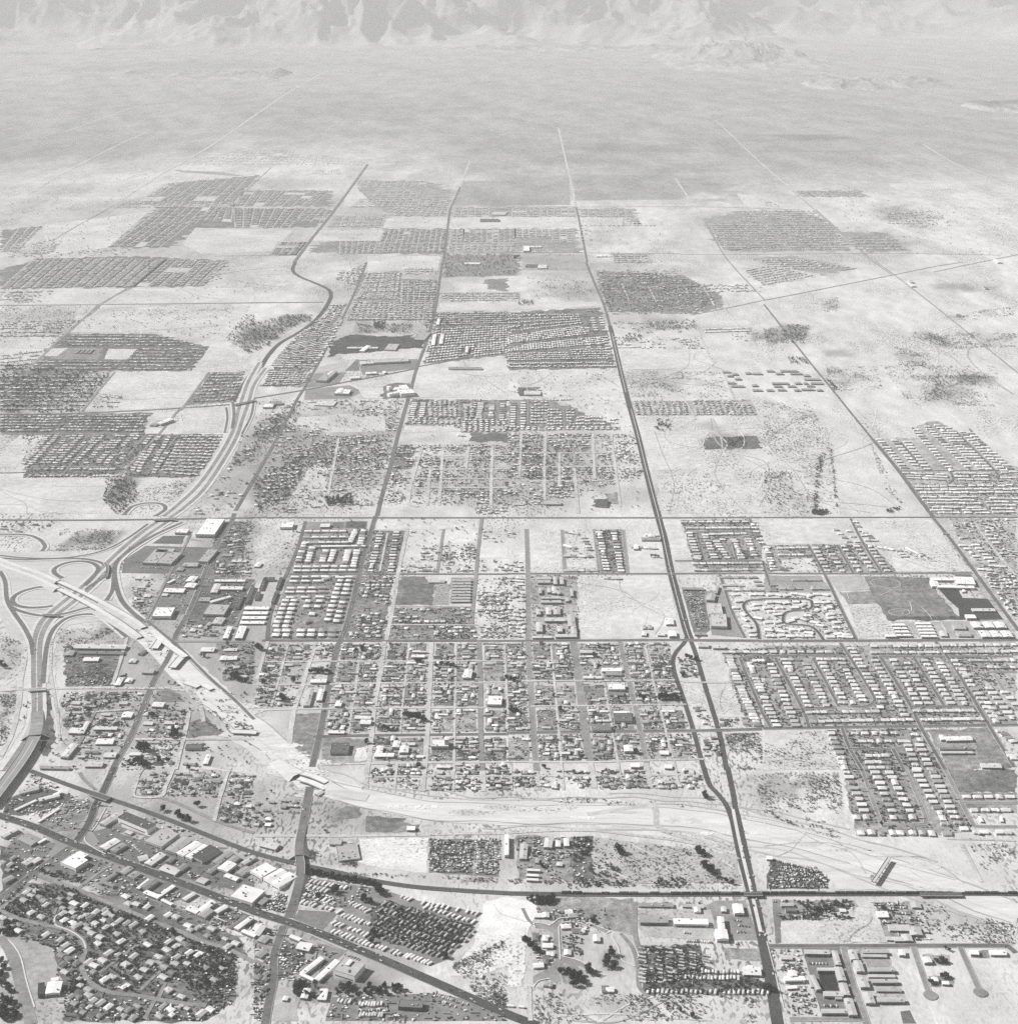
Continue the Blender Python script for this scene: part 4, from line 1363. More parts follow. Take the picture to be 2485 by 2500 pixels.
# bridge under construction over the avenue: one deck placed, the other still open
bridge('e', '1185,905 1290,985 1400,1065', 15, 7, 'white bridge deck beside a dark gap over the avenue', .68, 2, 'unfinished_bridge', curve=False)
bridge('e', '1165,1000 1215,930', 18, 6.2, 'far white abutment of the unfinished bridge over the avenue', .66, 1, 'bridge_abutment', curve=False)
bridge('e', '1300,1145 1375,1060', 18, 6.2, 'near white abutment of the unfinished bridge over the avenue', .66, 1, 'bridge_abutment', curve=False)
bridge('e', '1755,1628 1850,1632 1940,1636', 16, 5, 'white bridge span with dark underside on the graded freeway bed', .66, 3, 'unfinished_bridge', curve=False)
bridge('e', '1400,1255 1500,1290', 14, 4, 'short pale bridge deck amid the freeway earthworks', .66, 1, 'unfinished_bridge', curve=False)
bridge('e', '1520,1265 1600,1310', 12, 4, 'second short pale bridge deck amid the freeway earthworks', .66, 1, 'unfinished_bridge', curve=False)
# twin bridge of the graded bed over the avenue, dark slot between its decks
embankment('b', '150,-60 260,-5 338,35', 25, [0, 4, 6.4], .6, .5, 'new_freeway', mat='graded')
embankment('b', '545,112 680,175 860,215', 25, [6.4, 3.5, 0], .6, .5, 'new_freeway', mat='graded')
bridge('b', '335,15 440,45 550,92', 13, 7, 'farther white deck of the twin bridge over the avenue', .70, 2, 'freeway_bridge', curve=False)
bridge('b', '335,62 430,92 540,140', 13, 7, 'nearer white deck of the twin bridge over the avenue', .70, 2, 'freeway_bridge', curve=False)
# avenue climbing over the railroad
embankment('b', '372,420 350,520 341,600 343,650', 15, [0, 2, 5, 7], .14, .33, 'avenue_ramp')
bridge('b', '343,652 354,720 352,790', 15, 7, 'grey avenue bridge arching over the dark railroad', .16, 2, 'road_bridge')
embankment('b', '351,795 338,870 318,950 298,1020', 15, [7, 5, 2, 0], .14, .33, 'avenue_ramp')
# old freeway rising onto a viaduct at the edge of town
embankment('e', '282,1480 280,1570 262,1660', 25, [0, 4, 10], .26, .3, 'freeway_ramp')
bridge('e', '262,1665 200,1780 120,1900 0,2060 -90,2180', 25, 10, 'curving grey freeway viaduct with a black shaded side', .27, 8, 'freeway_viaduct')
for off, wd, tn in ((-11.2, .5, .5), (-5.6, .4, .4), (0, 1.6, .5), (5.6, .4, .4), (11.2, .5, .5)):
    P = smooth(GP('e', '282,1490 280,1570 262,1665 200,1780 120,1900 0,2060 -90,2180', 10))
    A, B = ribbon_pts(P, 2 * abs(off) + wd)
    A2, B2 = ribbon_pts(P, max(.01, 2 * abs(off) - wd))
    if off == 0:
        E, E2 = A, B
    else:
        E, E2 = (A, A2) if off > 0 else (B2, B)
    mb = MB()
    for i in range(9, len(P) - 1):
        mb.face([(E2[i].x, E2[i].y, 10.06), (E2[i + 1].x, E2[i + 1].y, 10.06), (E[i + 1].x, E[i + 1].y, 10.06), (E[i].x, E[i].y, 10.06)], tn)
    tag(mb.build('lane_line', M['concrete']), kind='structure')
# crossroad bridges over the old freeway
bridge('i', '1770,1078 1850,1060 1930,1042', 12, 6, 'grey crossroad bridge over the freeway beside the bare square field', .2, 4, 'road_bridge')
bridge('e', '1160,28 1250,24 1330,22', 12, 6, 'grey crossroad bridge over the freeway by the white warehouse', .2, 4, 'road_bridge')
bridge('e', '215,1318 280,1314 350,1310', 10, 5, 'narrow pale crossroad bridge over the curving freeway', .4, 3, 'road_bridge')
bridge('e', '320,745 390,750 460,745', 8, 6, 'thin dark ramp bridge across the old freeway', .16, 3, 'ramp_bridge')
bridge('e', '790,350 815,395 800,460', 8, 6, 'curved ramp bridge over the freeway with dark shadow', .16, 3, 'ramp_bridge')
# lone overpass waiting for its freeway
bridge('d', '825,845 868,782 905,725 945,665', 6.5, 8, 'lone narrow overpass standing on the bare graded freeway bed', .5, 5, 'isolated_overpass', curve=False)
for pl in ('800,820 840,775 850,820 830,860', '880,690 945,650 925,700 870,715'):
    patch('d', pl, .22, 'earth_ramp', 'graded')

# ------------------------------------------------------------------ railroad: ballast bank, ties, two rails
def railroad(t, s, hs=1.2):
    P = smooth(GP(t, s))
    z = nextz('road')
    claim_line(P, 7)
    L, R = ribbon_pts(P, 5.0)
    L2, R2 = ribbon_pts(P, 11.0)
    mb = MB()
    for i in range(len(P) - 1):
        a, b = i, i + 1
        mb.face([(R[a].x, R[a].y, hs), (R[b].x, R[b].y, hs), (L[b].x, L[b].y, hs), (L[a].x, L[a].y, hs)], .07)
        mb.face([(R2[a].x, R2[a].y, z), (R2[b].x, R2[b].y, z), (R[b].x, R[b].y, hs), (R[a].x, R[a].y, hs)], .085)
        mb.face([(L[a].x, L[a].y, hs), (L[b].x, L[b].y, hs), (L2[b].x, L2[b].y, z), (L2[a].x, L2[a].y, z)], .085)
    root = mb.build('railroad', M['asphalt'])
    tag(root, kind='structure')
    for off in (-.72, .72):
        A, B = ribbon_pts(P, abs(off) * 2 + .12)
        A2, B2 = ribbon_pts(P, abs(off) * 2 - .12)
        E, E2 = (A, A2) if off > 0 else (B, B2)
        mb = MB()
        for i in range(len(P) - 1):
            mb.prism([(E[i].x, E[i].y), (E[i + 1].x, E[i + 1].y), (E2[i + 1].x, E2[i + 1].y), (E2[i].x, E2[i].y)], hs, hs + .2, .2)
        mb.build('rail', M['metal'], root)


railroad('a', '230,10 500,110 700,180')
railroad('a', '820,220 1000,280 1300,390 1600,510 1920,630 2250,715 2540,775 2830,842 3120,886 3420,911 3840,936')
railroad('c', '0,937 700,946 1790,944')
railroad('d', '-20,943 900,942 1960,942')
bridge('a', '695,178 760,200 825,222', 16, 5.0, 'dark railroad bridge over the sunken avenue', .09, 2, 'railroad_bridge', side=.12)
bridge('c', '1785,944 1850,943 1925,943', 9, 5.5, 'dark railroad bridge over the divided highway', .09, 2, 'railroad_bridge', side=.1)
bridge('d', '1180,944 1350,946 1500,945', 8, 5.0, 'dark railroad bridge over the graded freeway bed', .09, 4, 'railroad_bridge', side=.1)

# ------------------------------------------------------------------ larger buildings, one by one
def shade_word(r):
    return 'white-roofed' if r >= .68 else 'pale-roofed' if r >= .5 else 'grey-roofed' if r >= .24 else 'dark-roofed'


BLD = []     # (t, A, B, C, h, roof, wall, cluster, kind)


def blds(t, cluster, kind, text, h0=5.0):
    for it in text.strip().split(';'):
        it = it.strip()
        if not it:
            continue
        a = it.split()
        P = [tuple(float(q) for q in w.split(',')) for w in a[:3]]
        roof = float(a[3])
        h = float(a[4]) if len(a) > 4 else h0
        wall = float(a[5]) if len(a) > 5 else .45
        BLD.append((t, P[0], P[1], P[2], h, roof, wall, cluster, kind))


blds('a', 'between the railroad and the boulevard', 'warehouse', '''
140,150 150,178 285,118 .45 6; 105,298 118,306 250,213 .7 4; 400,182 415,192 515,205 .78 6; 290,214 300,235 470,232 .6 6; 285,388 296,392 445,290 .7 3.5;
752,400 798,418 905,335 .45 6; 890,360 1112,452 1188,415 .09 11 .8; 1088,536 1222,582 1360,488 .42 7; 1247,602 1325,628 1440,526 .38 7; 1332,626 1385,650 1497,546 .8 7 .7;
1402,652 1446,670 1562,572 .8 7 .7; 1450,654 1526,690 1640,592 .08 7; 1602,692 1652,712 1755,622 .3 5; 1645,742 1716,768 1772,706 .8 7 .6; 752,578 800,602 892,528 .66 6;
832,602 872,620 945,562 .28 6; 1040,655 1056,690 1140,705 .5 5; 1090,702 1142,722 1248,638 .62 5; 1200,752 1322,794 1342,742 .55 5; 1690,802 1782,838 1802,812 .75 5;
1735,956 1905,1008 1995,915 .74 8 .6; 1560,770 1590,782 1660,720 .25 5; 1690,705 1740,722 1820,660 .3 5; 1820,700 1850,715 1920,655 .45 5; 940,470 985,488 1010,470 .5 4;
1480,840 1540,862 1580,830 .5 4; 1330,745 1372,762 1420,720 .22 5; 1250,690 1285,700 1330,665 .2 5; 1780,775 1830,800 1890,740 .3 5''')
blds('b', 'between the railroad and the boulevard', 'warehouse', '''
-30,762 58,814 150,738 .8 8 .7; 70,816 128,850 230,760 .74 8 .8; 130,852 190,886 288,785 .8 8 .85; 40,572 160,602 190,558 .55 5; 455,177 490,192 528,148 .5 4; 5,1000 60,1020 110,975 .3 4''')
blds('a', 'on the near side of the boulevard', 'shop building', '''
456,698 570,746 645,675 .85 9 .7; 560,640 625,668 668,640 .8 7; 130,522 232,572 290,512 .3 4; 284,546 297,553 347,518 .8 5; 2,492 32,508 112,434 .55 6;
745,852 768,862 922,752 .25 5; 770,852 850,882 868,866 .25 5; 1030,892 1052,899 1104,818 .72 5; 1060,882 1112,902 1192,832 .22 6; 1082,928 1190,972 1212,948 .8 5;
1172,957 1197,968 1312,872 .8 5; 1215,984 1290,1022 1302,1006 .75 5; 1376,972 1402,986 1462,922 .6 5; 1400,1052 1480,1086 1512,1052 .76 6; 1490,1058 1532,1076 1602,988 .78 6;
1490,1092 1548,1116 1612,1062 .36 6; 1620,1062 1648,1080 1702,1024 .7 6; 1770,1192 1800,1206 1902,1112 .8 6; 1822,1222 1920,1262 1938,1242 .8 6; 1725,1186 1745,1196 1850,1100 .2 4;
960,800 1010,822 1060,780 .3 5; 900,770 940,788 1000,740 .35 5; 160,700 200,720 250,670 .5 5; 230,690 260,705 300,665 .6 5; 10,830 40,850 90,800 .3 5''')
blds('a', 'beside the large paved lot', 'store', '''
340,1692 450,1684 456,1598 .86 7 .75; 286,1702 335,1694 345,1608 .05 7 .1; 385,1594 440,1588 446,1568 .75 5''')
blds('b', 'on the near side of the boulevard', 'motel wing', '''
265,1262 340,1292 358,1272 .75 6; 315,1348 412,1368 428,1312 .72 6; 345,1532 376,1547 492,1408 .8 6 .6; 345,1548 440,1592 456,1577 .82 6 .6;
456,1578 492,1592 642,1444 .82 6 .6; 597,1512 760,1562 850,1472 .45 11 .88; 690,1470 715,1478 745,1440 .75 14; -40,1240 40,1255 100,1180 .6 5; 20,1290 80,1310 130,1270 .35 4; 5,1400 50,1420 80,1370 .3 4''')
blds('b', 'by the trailer lots below the boulevard', 'building', '''
480,1730 492,1734 502,1660 .75 5; 530,1736 543,1736 550,1658 .75 5; 482,1735 540,1738 541,1722 .75 5; 500,1668 550,1668 552,1655 .75 5; 350,1722 402,1727 420,1655 .74 5; 1090,1792 1270,1802 1278,1748 .18 7 .1; 215,1740 250,1742 256,1712 .7 4''')
blds('b', 'north of the railroad yards', 'shed', '''
570,558 656,562 668,518 .42 6; 1155,452 1215,453 1222,426 .82 5; 1895,640 1925,640 1932,490 .86 8 .6; 620,570 640,690 780,560 .38 3''')
blds('c', 'beyond the railroad below the graded bed', 'shed', '''
270,582 330,586 336,516 .58 6; 360,578 396,579 400,536 .76 5; 425,573 462,573 466,516 .8 6; 85,670 140,672 150,560 .48 5; 140,800 230,804 232,790 .74 5; 145,760 240,764 240,750 .7 5;
140,832 228,836 230,822 .72 5; 365,722 408,726 410,700 .6 4; 205,700 230,702 235,668 .4 4''')
blds('c', 'at the depot under the railroad', 'building', '''
1000,1152 1212,1154 1220,1108 .33 7 .2; 1255,1162 1515,1167 1522,1128 .86 7 .7; 1580,1277 1668,1277 1682,1205 .86 8 .75; 1592,1205 1640,1207 1640,1112 .86 8 .75;
1712,1082 1785,1082 1772,1014 .86 7 .7; 1782,1547 1915,1552 1922,1490 .72 5; 1810,1500 1850,1502 1856,1480 .82 6; 1612,1068 1650,1070 1650,1035 .6 5; 985,1030 1250,1033 1252,1008 .3 4; 1320,1033 1420,1036 1422,1014 .4 4; 1395,1043 1480,1043 1480,1020 .5 4''')
blds('d', 'in the apartment court by the highway', 'apartment wing', '''
310,1388 500,1392 505,1362 .5 6.5 .3; 542,1472 585,1472 556,1368 .5 6.5 .3; 405,1516 560,1517 560,1497 .52 6.5 .3; 562,1592 622,1592 592,1492 .5 6.5 .3; 592,1702 652,1702 630,1612 .5 6.5 .3;
642,1852 706,1852 680,1728 .5 6.5 .3; 455,1708 600,1711 602,1678 .52 6.5 .3; 440,1837 642,1837 642,1808 .52 6.5 .3; 395,1660 430,1657 415,1548 .5 6.5 .3; 355,1640 372,1640 360,1560 .45 4; 540,1730 590,1732 590,1712 .4 5''')
blds('d', 'in the pale apartment rows', 'apartment wing', '''
658,1432 716,1432 690,1362 .52 6 .4; 702,1522 760,1522 740,1442 .52 6 .4; 732,1642 800,1642 780,1572 .52 6 .4; 772,1762 842,1762 820,1682 .52 6 .4; 750,1382 935,1382 930,1360 .42 6 .3;
790,1522 985,1522 976,1497 .42 6 .3; 820,1607 1010,1607 1006,1582 .46 6 .3; 860,1752 1066,1752 1060,1722 .46 6 .3; 740,1412 930,1414 930,1396 .45 4; 790,1565 990,1567 985,1548 .52 4; 850,1672 1040,1674 1035,1655 .36 4''')
blds('d', 'along the lane with turning circles', 'building', '''
1025,1397 1070,1400 1066,1362 .82 6; 1215,1456 1272,1452 1276,1412 .84 6; 1565,1392 1626,1395 1616,1364 .82 5; 1715,1397 1836,1397 1826,1364 .82 5; 1275,1597 1320,1597 1322,1566 .82 5; 1350,1618 1400,1620 1402,1600 .8 5;
1640,390 1660,390 1655,350 .75 4; 1790,388 1810,390 1805,350 .75 4''')
blds('d', 'at the corner by the highway', 'church', '''160,1592 310,1588 302,1558 .86 7 .7; 195,1558 250,1556 242,1514 .86 9 .7; 175,1655 250,1650 255,1630 .75 4; 130,1430 215,1432 212,1405 .5 4''')
blds('d', 'in the yards under the railroad', 'building', '''
862,1112 945,1112 930,1068 .76 5; 950,1212 1110,1215 1092,1172 .5 5; 1112,1247 1200,1247 1182,1188 .5 5; 990,1292 1050,1292 1040,1262 .55 5; 1056,1292 1126,1292 1112,1244 .55 5; 930,1285 985,1287 980,1262 .5 4;
130,1027 225,1027 220,1002 .4 5; 165,1070 245,1072 245,1045 .15 4; 575,1070 620,1072 618,1050 .7 4; 1120,1040 1190,1042 1180,1000 .45 4; 20,672 62,676 66,655 .8 5''')
blds('e', 'right of the interchange ramp', 'store', '''
1478,137 1620,140 1670,22 .82 10 .5; 1320,124 1410,127 1406,97 .82 7; 1075,352 1180,357 1200,252 .4 7; 1180,354 1290,362 1310,272 .38 7; 1172,272 1300,277 1312,247 .45 7; 1492,342 1570,346 1602,252 .38 6;
1380,377 1490,378 1500,352 .4 6; 1402,492 1465,496 1471,457 .76 6; 1390,537 1465,541 1476,507 .76 6; 1235,572 1385,576 1390,547 .78 6; 1260,502 1276,506 1292,470 .7 5; 1146,757 1290,757 1320,692 .86 9 .6;
1220,600 1262,602 1266,585 .6 4; 1085,610 1130,612 1136,592 .6 4; 1330,410 1380,412 1385,390 .3 4''')
blds('e', 'left of the avenue above the new bridge', 'building', '''
1620,492 1850,494 1851,480 .75 5; 1660,552 1830,554 1830,532 .7 6; 1590,577 1640,577 1666,512 .6 6; 1585,642 1600,652 1722,592 .7 6; 1535,742 1690,747 1710,672 .42 7; 1600,812 1672,816 1690,768 .48 6;
1685,922 1722,922 1752,837 .82 6; 1775,922 1830,922 1860,832 .82 6; 1780,692 1802,692 1832,592 .12 7; 1850,652 1872,652 1896,522 .12 7; 1500,640 1580,642 1590,615 .35 5; 1430,870 1470,872 1475,850 .6 4; 1750,345 1860,347 1862,330 .6 4; 1680,300 1750,302 1752,285 .3 4; 1535,850 1560,852 1575,800 .35 4''')
blds('f', 'at the dark school beside the apartments', 'school wing', '''
40,552 60,552 92,466 .1 6; 165,547 186,547 206,462 .1 6; 75,482 152,482 156,464 .1 6; 5,627 30,627 46,572 .1 6; 130,652 150,652 166,572 .1 6;
-72,704 110,704 114,684 .84 5; -84,740 100,740 104,720 .84 5; -94,776 88,776 92,756 .84 5; -106,812 76,812 80,792 .84 5''')
blds('e', 'below the new bridge', 'building', '''
1515,1022 1615,1022 1616,992 .7 5; 1690,1017 1790,1017 1790,999 .6 4; 1660,1087 1710,1087 1715,1057 .76 5; 1720,1086 1790,1083 1790,1057 .7 5; 560,997 945,1002 956,972 .6 6; 590,1037 930,1042 930,1026 .2 5;
485,1052 546,1052 556,1017 .35 5; 625,1094 740,1094 746,1067 .76 5; 1070,1182 1156,1186 1166,1157 .38 6; 865,1277 906,1277 942,1222 .76 6; 1145,1437 1230,1441 1236,1407 .7 6; 915,1522 990,1522 1006,1482 .8 6;
515,1637 600,1641 612,1602 .64 6; 600,1641 632,1641 666,1552 .64 6; 705,1612 880,1614 881,1592 .6 5; 720,1722 850,1722 862,1682 .75 5; 455,1817 512,1821 562,1722 .6 7; 975,1807 1060,1807 1066,1787 .7 5;
640,1892 770,1892 771,1857 .5 5; 780,1822 870,1822 872,1787 .6 5; 300,1906 520,1911 521,1892 .3 5; 1535,1872 1570,1872 1596,1802 .76 5; 1400,1757 1520,1757 1521,1727 .14 6; 760,1505 830,1507 832,1490 .5 4;
900,1420 960,1422 965,1402 .5 4; 1080,1575 1150,1577 1155,1555 .6 4; 1240,1570 1320,1572 1325,1550 .55 4; 540,1420 600,1422 604,1400 .5 4; 640,1790 740,1792 742,1775 .2 4; 1820,1220 1860,1222 1864,1205 .6 4; 940,1255 990,1257 1000,1225 .7 4; 970,1105 1020,1107 1025,1080 .6 4; 1040,1040 1070,1045 1085,1010 .2 5''')
blds('f', 'beside the avenue at the upper edge of town', 'building', '''195,84 290,84 300,47 .82 8 .6; 500,80 570,80 570,56 .7 6; 0,380 40,382 46,350 .75 5''')
blds('f', 'at the field school', 'school wing', ';'.join('%d,%d %d,%d %d,%d .42 5 .2' % (1500 - i, 492 + 22 * i, 1640 - i, 492 + 22 * i, 1640 - i, 478 + 22 * i) for i in range(8)) + ';1320,500 1440,500 1442,478 .5 4')
blds('f', 'by the avenue in the old town grid', 'building', '''
575,1792 710,1792 716,1717 .12 6; 910,1817 1055,1817 1062,1792 .82 6; 920,1792 970,1792 976,1737 .75 6; 1100,1787 1165,1787 1172,1737 .76 6; 1045,1745 1095,1747 1096,1700 .78 7; 1110,1730 1215,1730 1216,1712 .6 5;
1340,1742 1470,1742 1471,1692 .72 8; 1440,1692 1472,1692 1472,1672 .74 20; 372,1432 420,1432 450,1312 .45 6; 472,1392 512,1392 526,1307 .72 6; 425,1257 545,1257 548,1234 .76 6; 1580,1220 1640,1222 1642,1160 .76 7; 1380,1900 1480,1902 1482,1882 .7 5; 1760,1425 1870,1427 1872,1362 .8 7; 560,1640 680,1642 682,1622 .75 5;
610,1435 655,1437 658,1398 .82 6; 760,1530 880,1532 882,1510 .7 5; 800,1570 880,1572 890,1540 .75 6; 1190,1065 1290,1066 1290,1048 .78 5; 430,1140 500,1142 504,1122 .6 5''')
blds('g', 'in the walled apartment blocks', 'apartment wing', '''
220,477 325,477 326,457 .46 6.5 .3; 225,502 320,502 321,484 .46 6.5 .3; 345,512 372,512 376,457 .5 6.5 .3; 395,512 422,512 427,462 .5 6.5 .3; 235,582 256,582 266,542 .46 6.5 .3; 335,582 362,582 366,532 .66 6.5 .3;
380,587 406,582 411,542 .46 6.5 .3; 475,602 496,602 501,547 .46 6.5 .3; 255,622 400,622 400,608 .5 6.5 .3; 250,652 400,652 400,636 .5 6.5 .3; 440,642 461,642 463,617 .46 6.5 .3;
215,742 246,742 251,702 .5 6.5 .3; 290,742 326,742 336,692 .6 6.5 .3; 345,742 396,742 396,682 .46 6.5 .3; 280,792 430,792 431,772 .56 6.5 .3; 455,832 511,832 511,747 .46 6.5 .3; 215,872 261,872 266,802 .56 6.5 .3;
375,872 411,872 416,832 .56 6.5 .3; 360,912 520,912 521,892 .56 6.5 .3; 480,890 521,890 521,834 .5 6.5 .3; 300,575 325,575 330,545 .56 6.5 .3; 185,920 330,920 331,905 .6 5 .3''')
blds('g', 'at the corner of the white vacant square', 'building', '''1195,817 1256,817 1256,772 .84 6; 1220,907 1276,907 1276,867 .86 7; 1130,900 1185,902 1186,880 .64 5; 1010,900 1045,902 1046,872 .7 5; 1020,850 1045,850 1050,825 .4 4; 1060,850 1090,850 1092,825 .4 4''')
blds('g', 'in the shopping centre', 'store', '''
1535,832 1656,837 1650,742 .5 8; 1517,742 1625,744 1612,662 .52 8; 1500,632 1560,637 1550,587 .42 7; 1320,552 1480,555 1480,540 .3 5; 1560,580 1582,582 1575,522 .4 6; 1410,895 1490,897 1490,880 .3 5; 1440,985 1515,987 1517,962 .5 6; 1550,995 1640,997 1640,975 .6 6''')
blds('g', 'in the old town grid by the highway', 'building', '''
635,1617 780,1617 781,1572 .2 7; 805,1552 940,1552 936,1492 .14 7; 710,1172 860,1172 861,1147 .82 6; 760,1312 885,1312 886,1267 .78 7; 765,1352 875,1354 876,1330 .2 5; 880,1777 946,1777 946,1732 .86 7; 545,1032 640,1032 641,1012 .55 6; 800,1495 920,1497 922,1475 .8 5; 570,1225 710,1226 711,1210 .66 5; 740,1200 860,1202 861,1180 .3 5;
1150,1800 1215,1802 1216,1775 .8 5; 930,1895 995,1897 997,1872 .8 6; 1185,1905 1240,1907 1242,1880 .8 5; 1010,180 1150,180 1150,160 .3 5; 1060,155 1110,156 1112,137 .7 5; 950,245 985,247 990,215 .8 6''')
blds('h', 'at the school by the dark park', 'school wing', '''
1462,512 1600,517 1562,462 .86 8 .6; 1310,537 1592,542 1590,526 .86 7 .6; 1270,482 1460,483 1456,466 .86 7 .6; 1270,530 1330,532 1300,490 .8 7 .6; 1580,717 1752,717 1740,697 .6 4; 1535,770 1606,770 1600,744 .86 7; 1500,570 1520,572 1512,555 .8 5; 1440,525 1462,527 1456,495 .5 5''')
blds('h', 'in the white apartment rows', 'apartment wing', ';'.join('%d,%d %d,%d %d,%d .84 6 .35' % (968 + i * 13, 826 + 26 * i, 1066 + i * 16, 826 + 26 * i, 1062 + i * 16, 812 + 26 * i) for i in range(4)) + ';' +
     ';'.join('%d,%d %d,%d %d,%d .84 6 .35' % (1148 + i * 11, 816 + 24 * i, 1262 + i * 12, 816 + 24 * i, 1256 + i * 12, 802 + 24 * i) for i in range(5)) +
     ';920,910 1000,910 996,896 .82 6 .35;' + ';'.join('%d,%d %d,%d %d,%d .82 6 .35' % (1585 + i * 88, 842, 1660 + i * 88, 842, 1636 + i * 88, 800) for i in range(3)) + ';' +
     ';'.join('%d,%d %d,%d %d,%d .82 6 .35' % (1650 + i * 82, 912, 1722 + i * 82, 912, 1696 + i * 82, 868) for i in range(3)) + ';1340,905 1390,907 1370,870 .6 5;1440,850 1530,852 1520,820 .4 5;1470,905 1570,907 1560,880 .4 5')
blds('h', 'at the school among the tract streets', 'school wing', '''1380,1697 1580,1692 1570,1662 .76 6; 1330,1762 1580,1762 1580,1747 .2 5; 1340,1792 1580,1792 1580,1777 .5 5; 1340,1690 1375,1690 1362,1655 .74 6; 1650,1900 1800,1902 1790,1870 .6 5''')
blds('i', 'in the far tract beside the freeway', 'school', '1180,1215 1215,1222 1245,1172 .8 9; 1130,1230 1175,1234 1190,1195 .3 6; 565,685 580,685 590,655 .3 5; 600,685 615,685 625,655 .3 5; 635,685 650,685 660,655 .3 5; 665,685 680,685 690,655 .3 5')
blds('j', 'along the diagonal road', 'store', '''
468,892 545,896 590,822 .36 9; 540,850 570,852 592,822 .8 9; 605,992 715,994 718,962 .84 8; 905,760 1170,748 1176,726 .45 8; 812,770 905,764 908,742 .6 7; 850,845 930,840 935,825 .75 6; 730,880 800,876 805,858 .7 6; 985,835 1010,832 1014,820 .8 6; 1470,806 1720,808 1720,794 .3 5; 65,1095 140,1095 150,1070 .8 7; 120,1075 215,1070 222,1050 .25 6; 455,1080 600,1085 604,1050 .6 4; 630,985 665,985 668,952 .8 10''')
blds('j', 'with angled wings in a dark square', 'hospital wing', '1005,990 1025,998 1060,925 .88 14 .7; 1020,945 1040,940 1060,925 .88 14 .7; 1085,965 1110,995 1165,930 .88 14 .7; 1050,962 1095,964 1096,945 .86 14 .7; 1095,930 1115,960 1150,925 .86 14')
blds('j', 'beside the lake', 'clubhouse', '700,652 935,652 935,640 .6 5; 795,670 830,672 840,628 .85 7; 985,660 1070,662 1085,618 .45 6; 1205,585 1290,588 1300,530 .36 5; 1340,625 1365,625 1375,545 .84 7; 1400,615 1425,615 1432,545 .84 7; 1380,470 1400,470 1415,425 .8 7; 1598,680 1618,680 1615,635 .8 9')
blds('k', 'standing alone in the bare field', 'shed', '120,1000 245,1000 246,972 .6 6; 85,1000 112,1000 112,950 .12 6; 280,1828 398,1828 398,1808 .45 6; 660,1840 745,1845 745,1795 .1 6')
blds('k', 'in the barracks rows', 'barrack', ';'.join('%d,%d %d,%d %d,%d .3 5 .15' % (x, y, x + w, y, x + w, y - 12) for x, y, w in ((1625, 832, 55), (1700, 850, 40), (1720, 885, 45), (1690, 940, 95), (1800, 842, 40), (1855, 845, 65), (1850, 935, 40), (1855, 970, 65), (1660, 862, 40), (1665, 915, 55))))
blds('l', 'in the barracks rows', 'barrack', ';'.join('%d,%d %d,%d %d,%d .3 5 .12' % (x, y, x + w, y, x + w, y - 12) for x, y, w in ((25, 825, 50), (95, 845, 50), (130, 825, 60), (195, 825, 60), (205, 845, 85), (305, 860, 45), (310, 888, 55), (370, 888, 55), (65, 918, 60), (130, 918, 55), (240, 918, 45), (305, 918, 30), (360, 918, 85), (80, 940, 55), (185, 940, 55), (330, 938, 50), (25, 970, 45), (110, 968, 55), (235, 970, 40), (290, 965, 90), (405, 970, 40))))
blds('q', 'at the far school', 'school wing', '790,322 898,322 898,310 .1 7; 1035,490 1070,490 1070,462 .82 8; 1070,470 1135,470 1135,462 .7 6; 1045,578 1110,580 1112,568 .1 7; 1115,588 1168,588 1168,568 .62 6; 850,285 930,287 930,270 .5 5; 700,566 790,566 790,556 .7 5; 1450,522 1502,522 1502,512 .84 5')
blds('r', 'beside the oval field', 'barn', '1310,668 1335,668 1335,655 .5 7; 1320,690 1345,690 1345,675 .7 7; 1805,555 1830,555 1830,538 .8 8; 1735,703 1755,703 1755,692 .2 6')

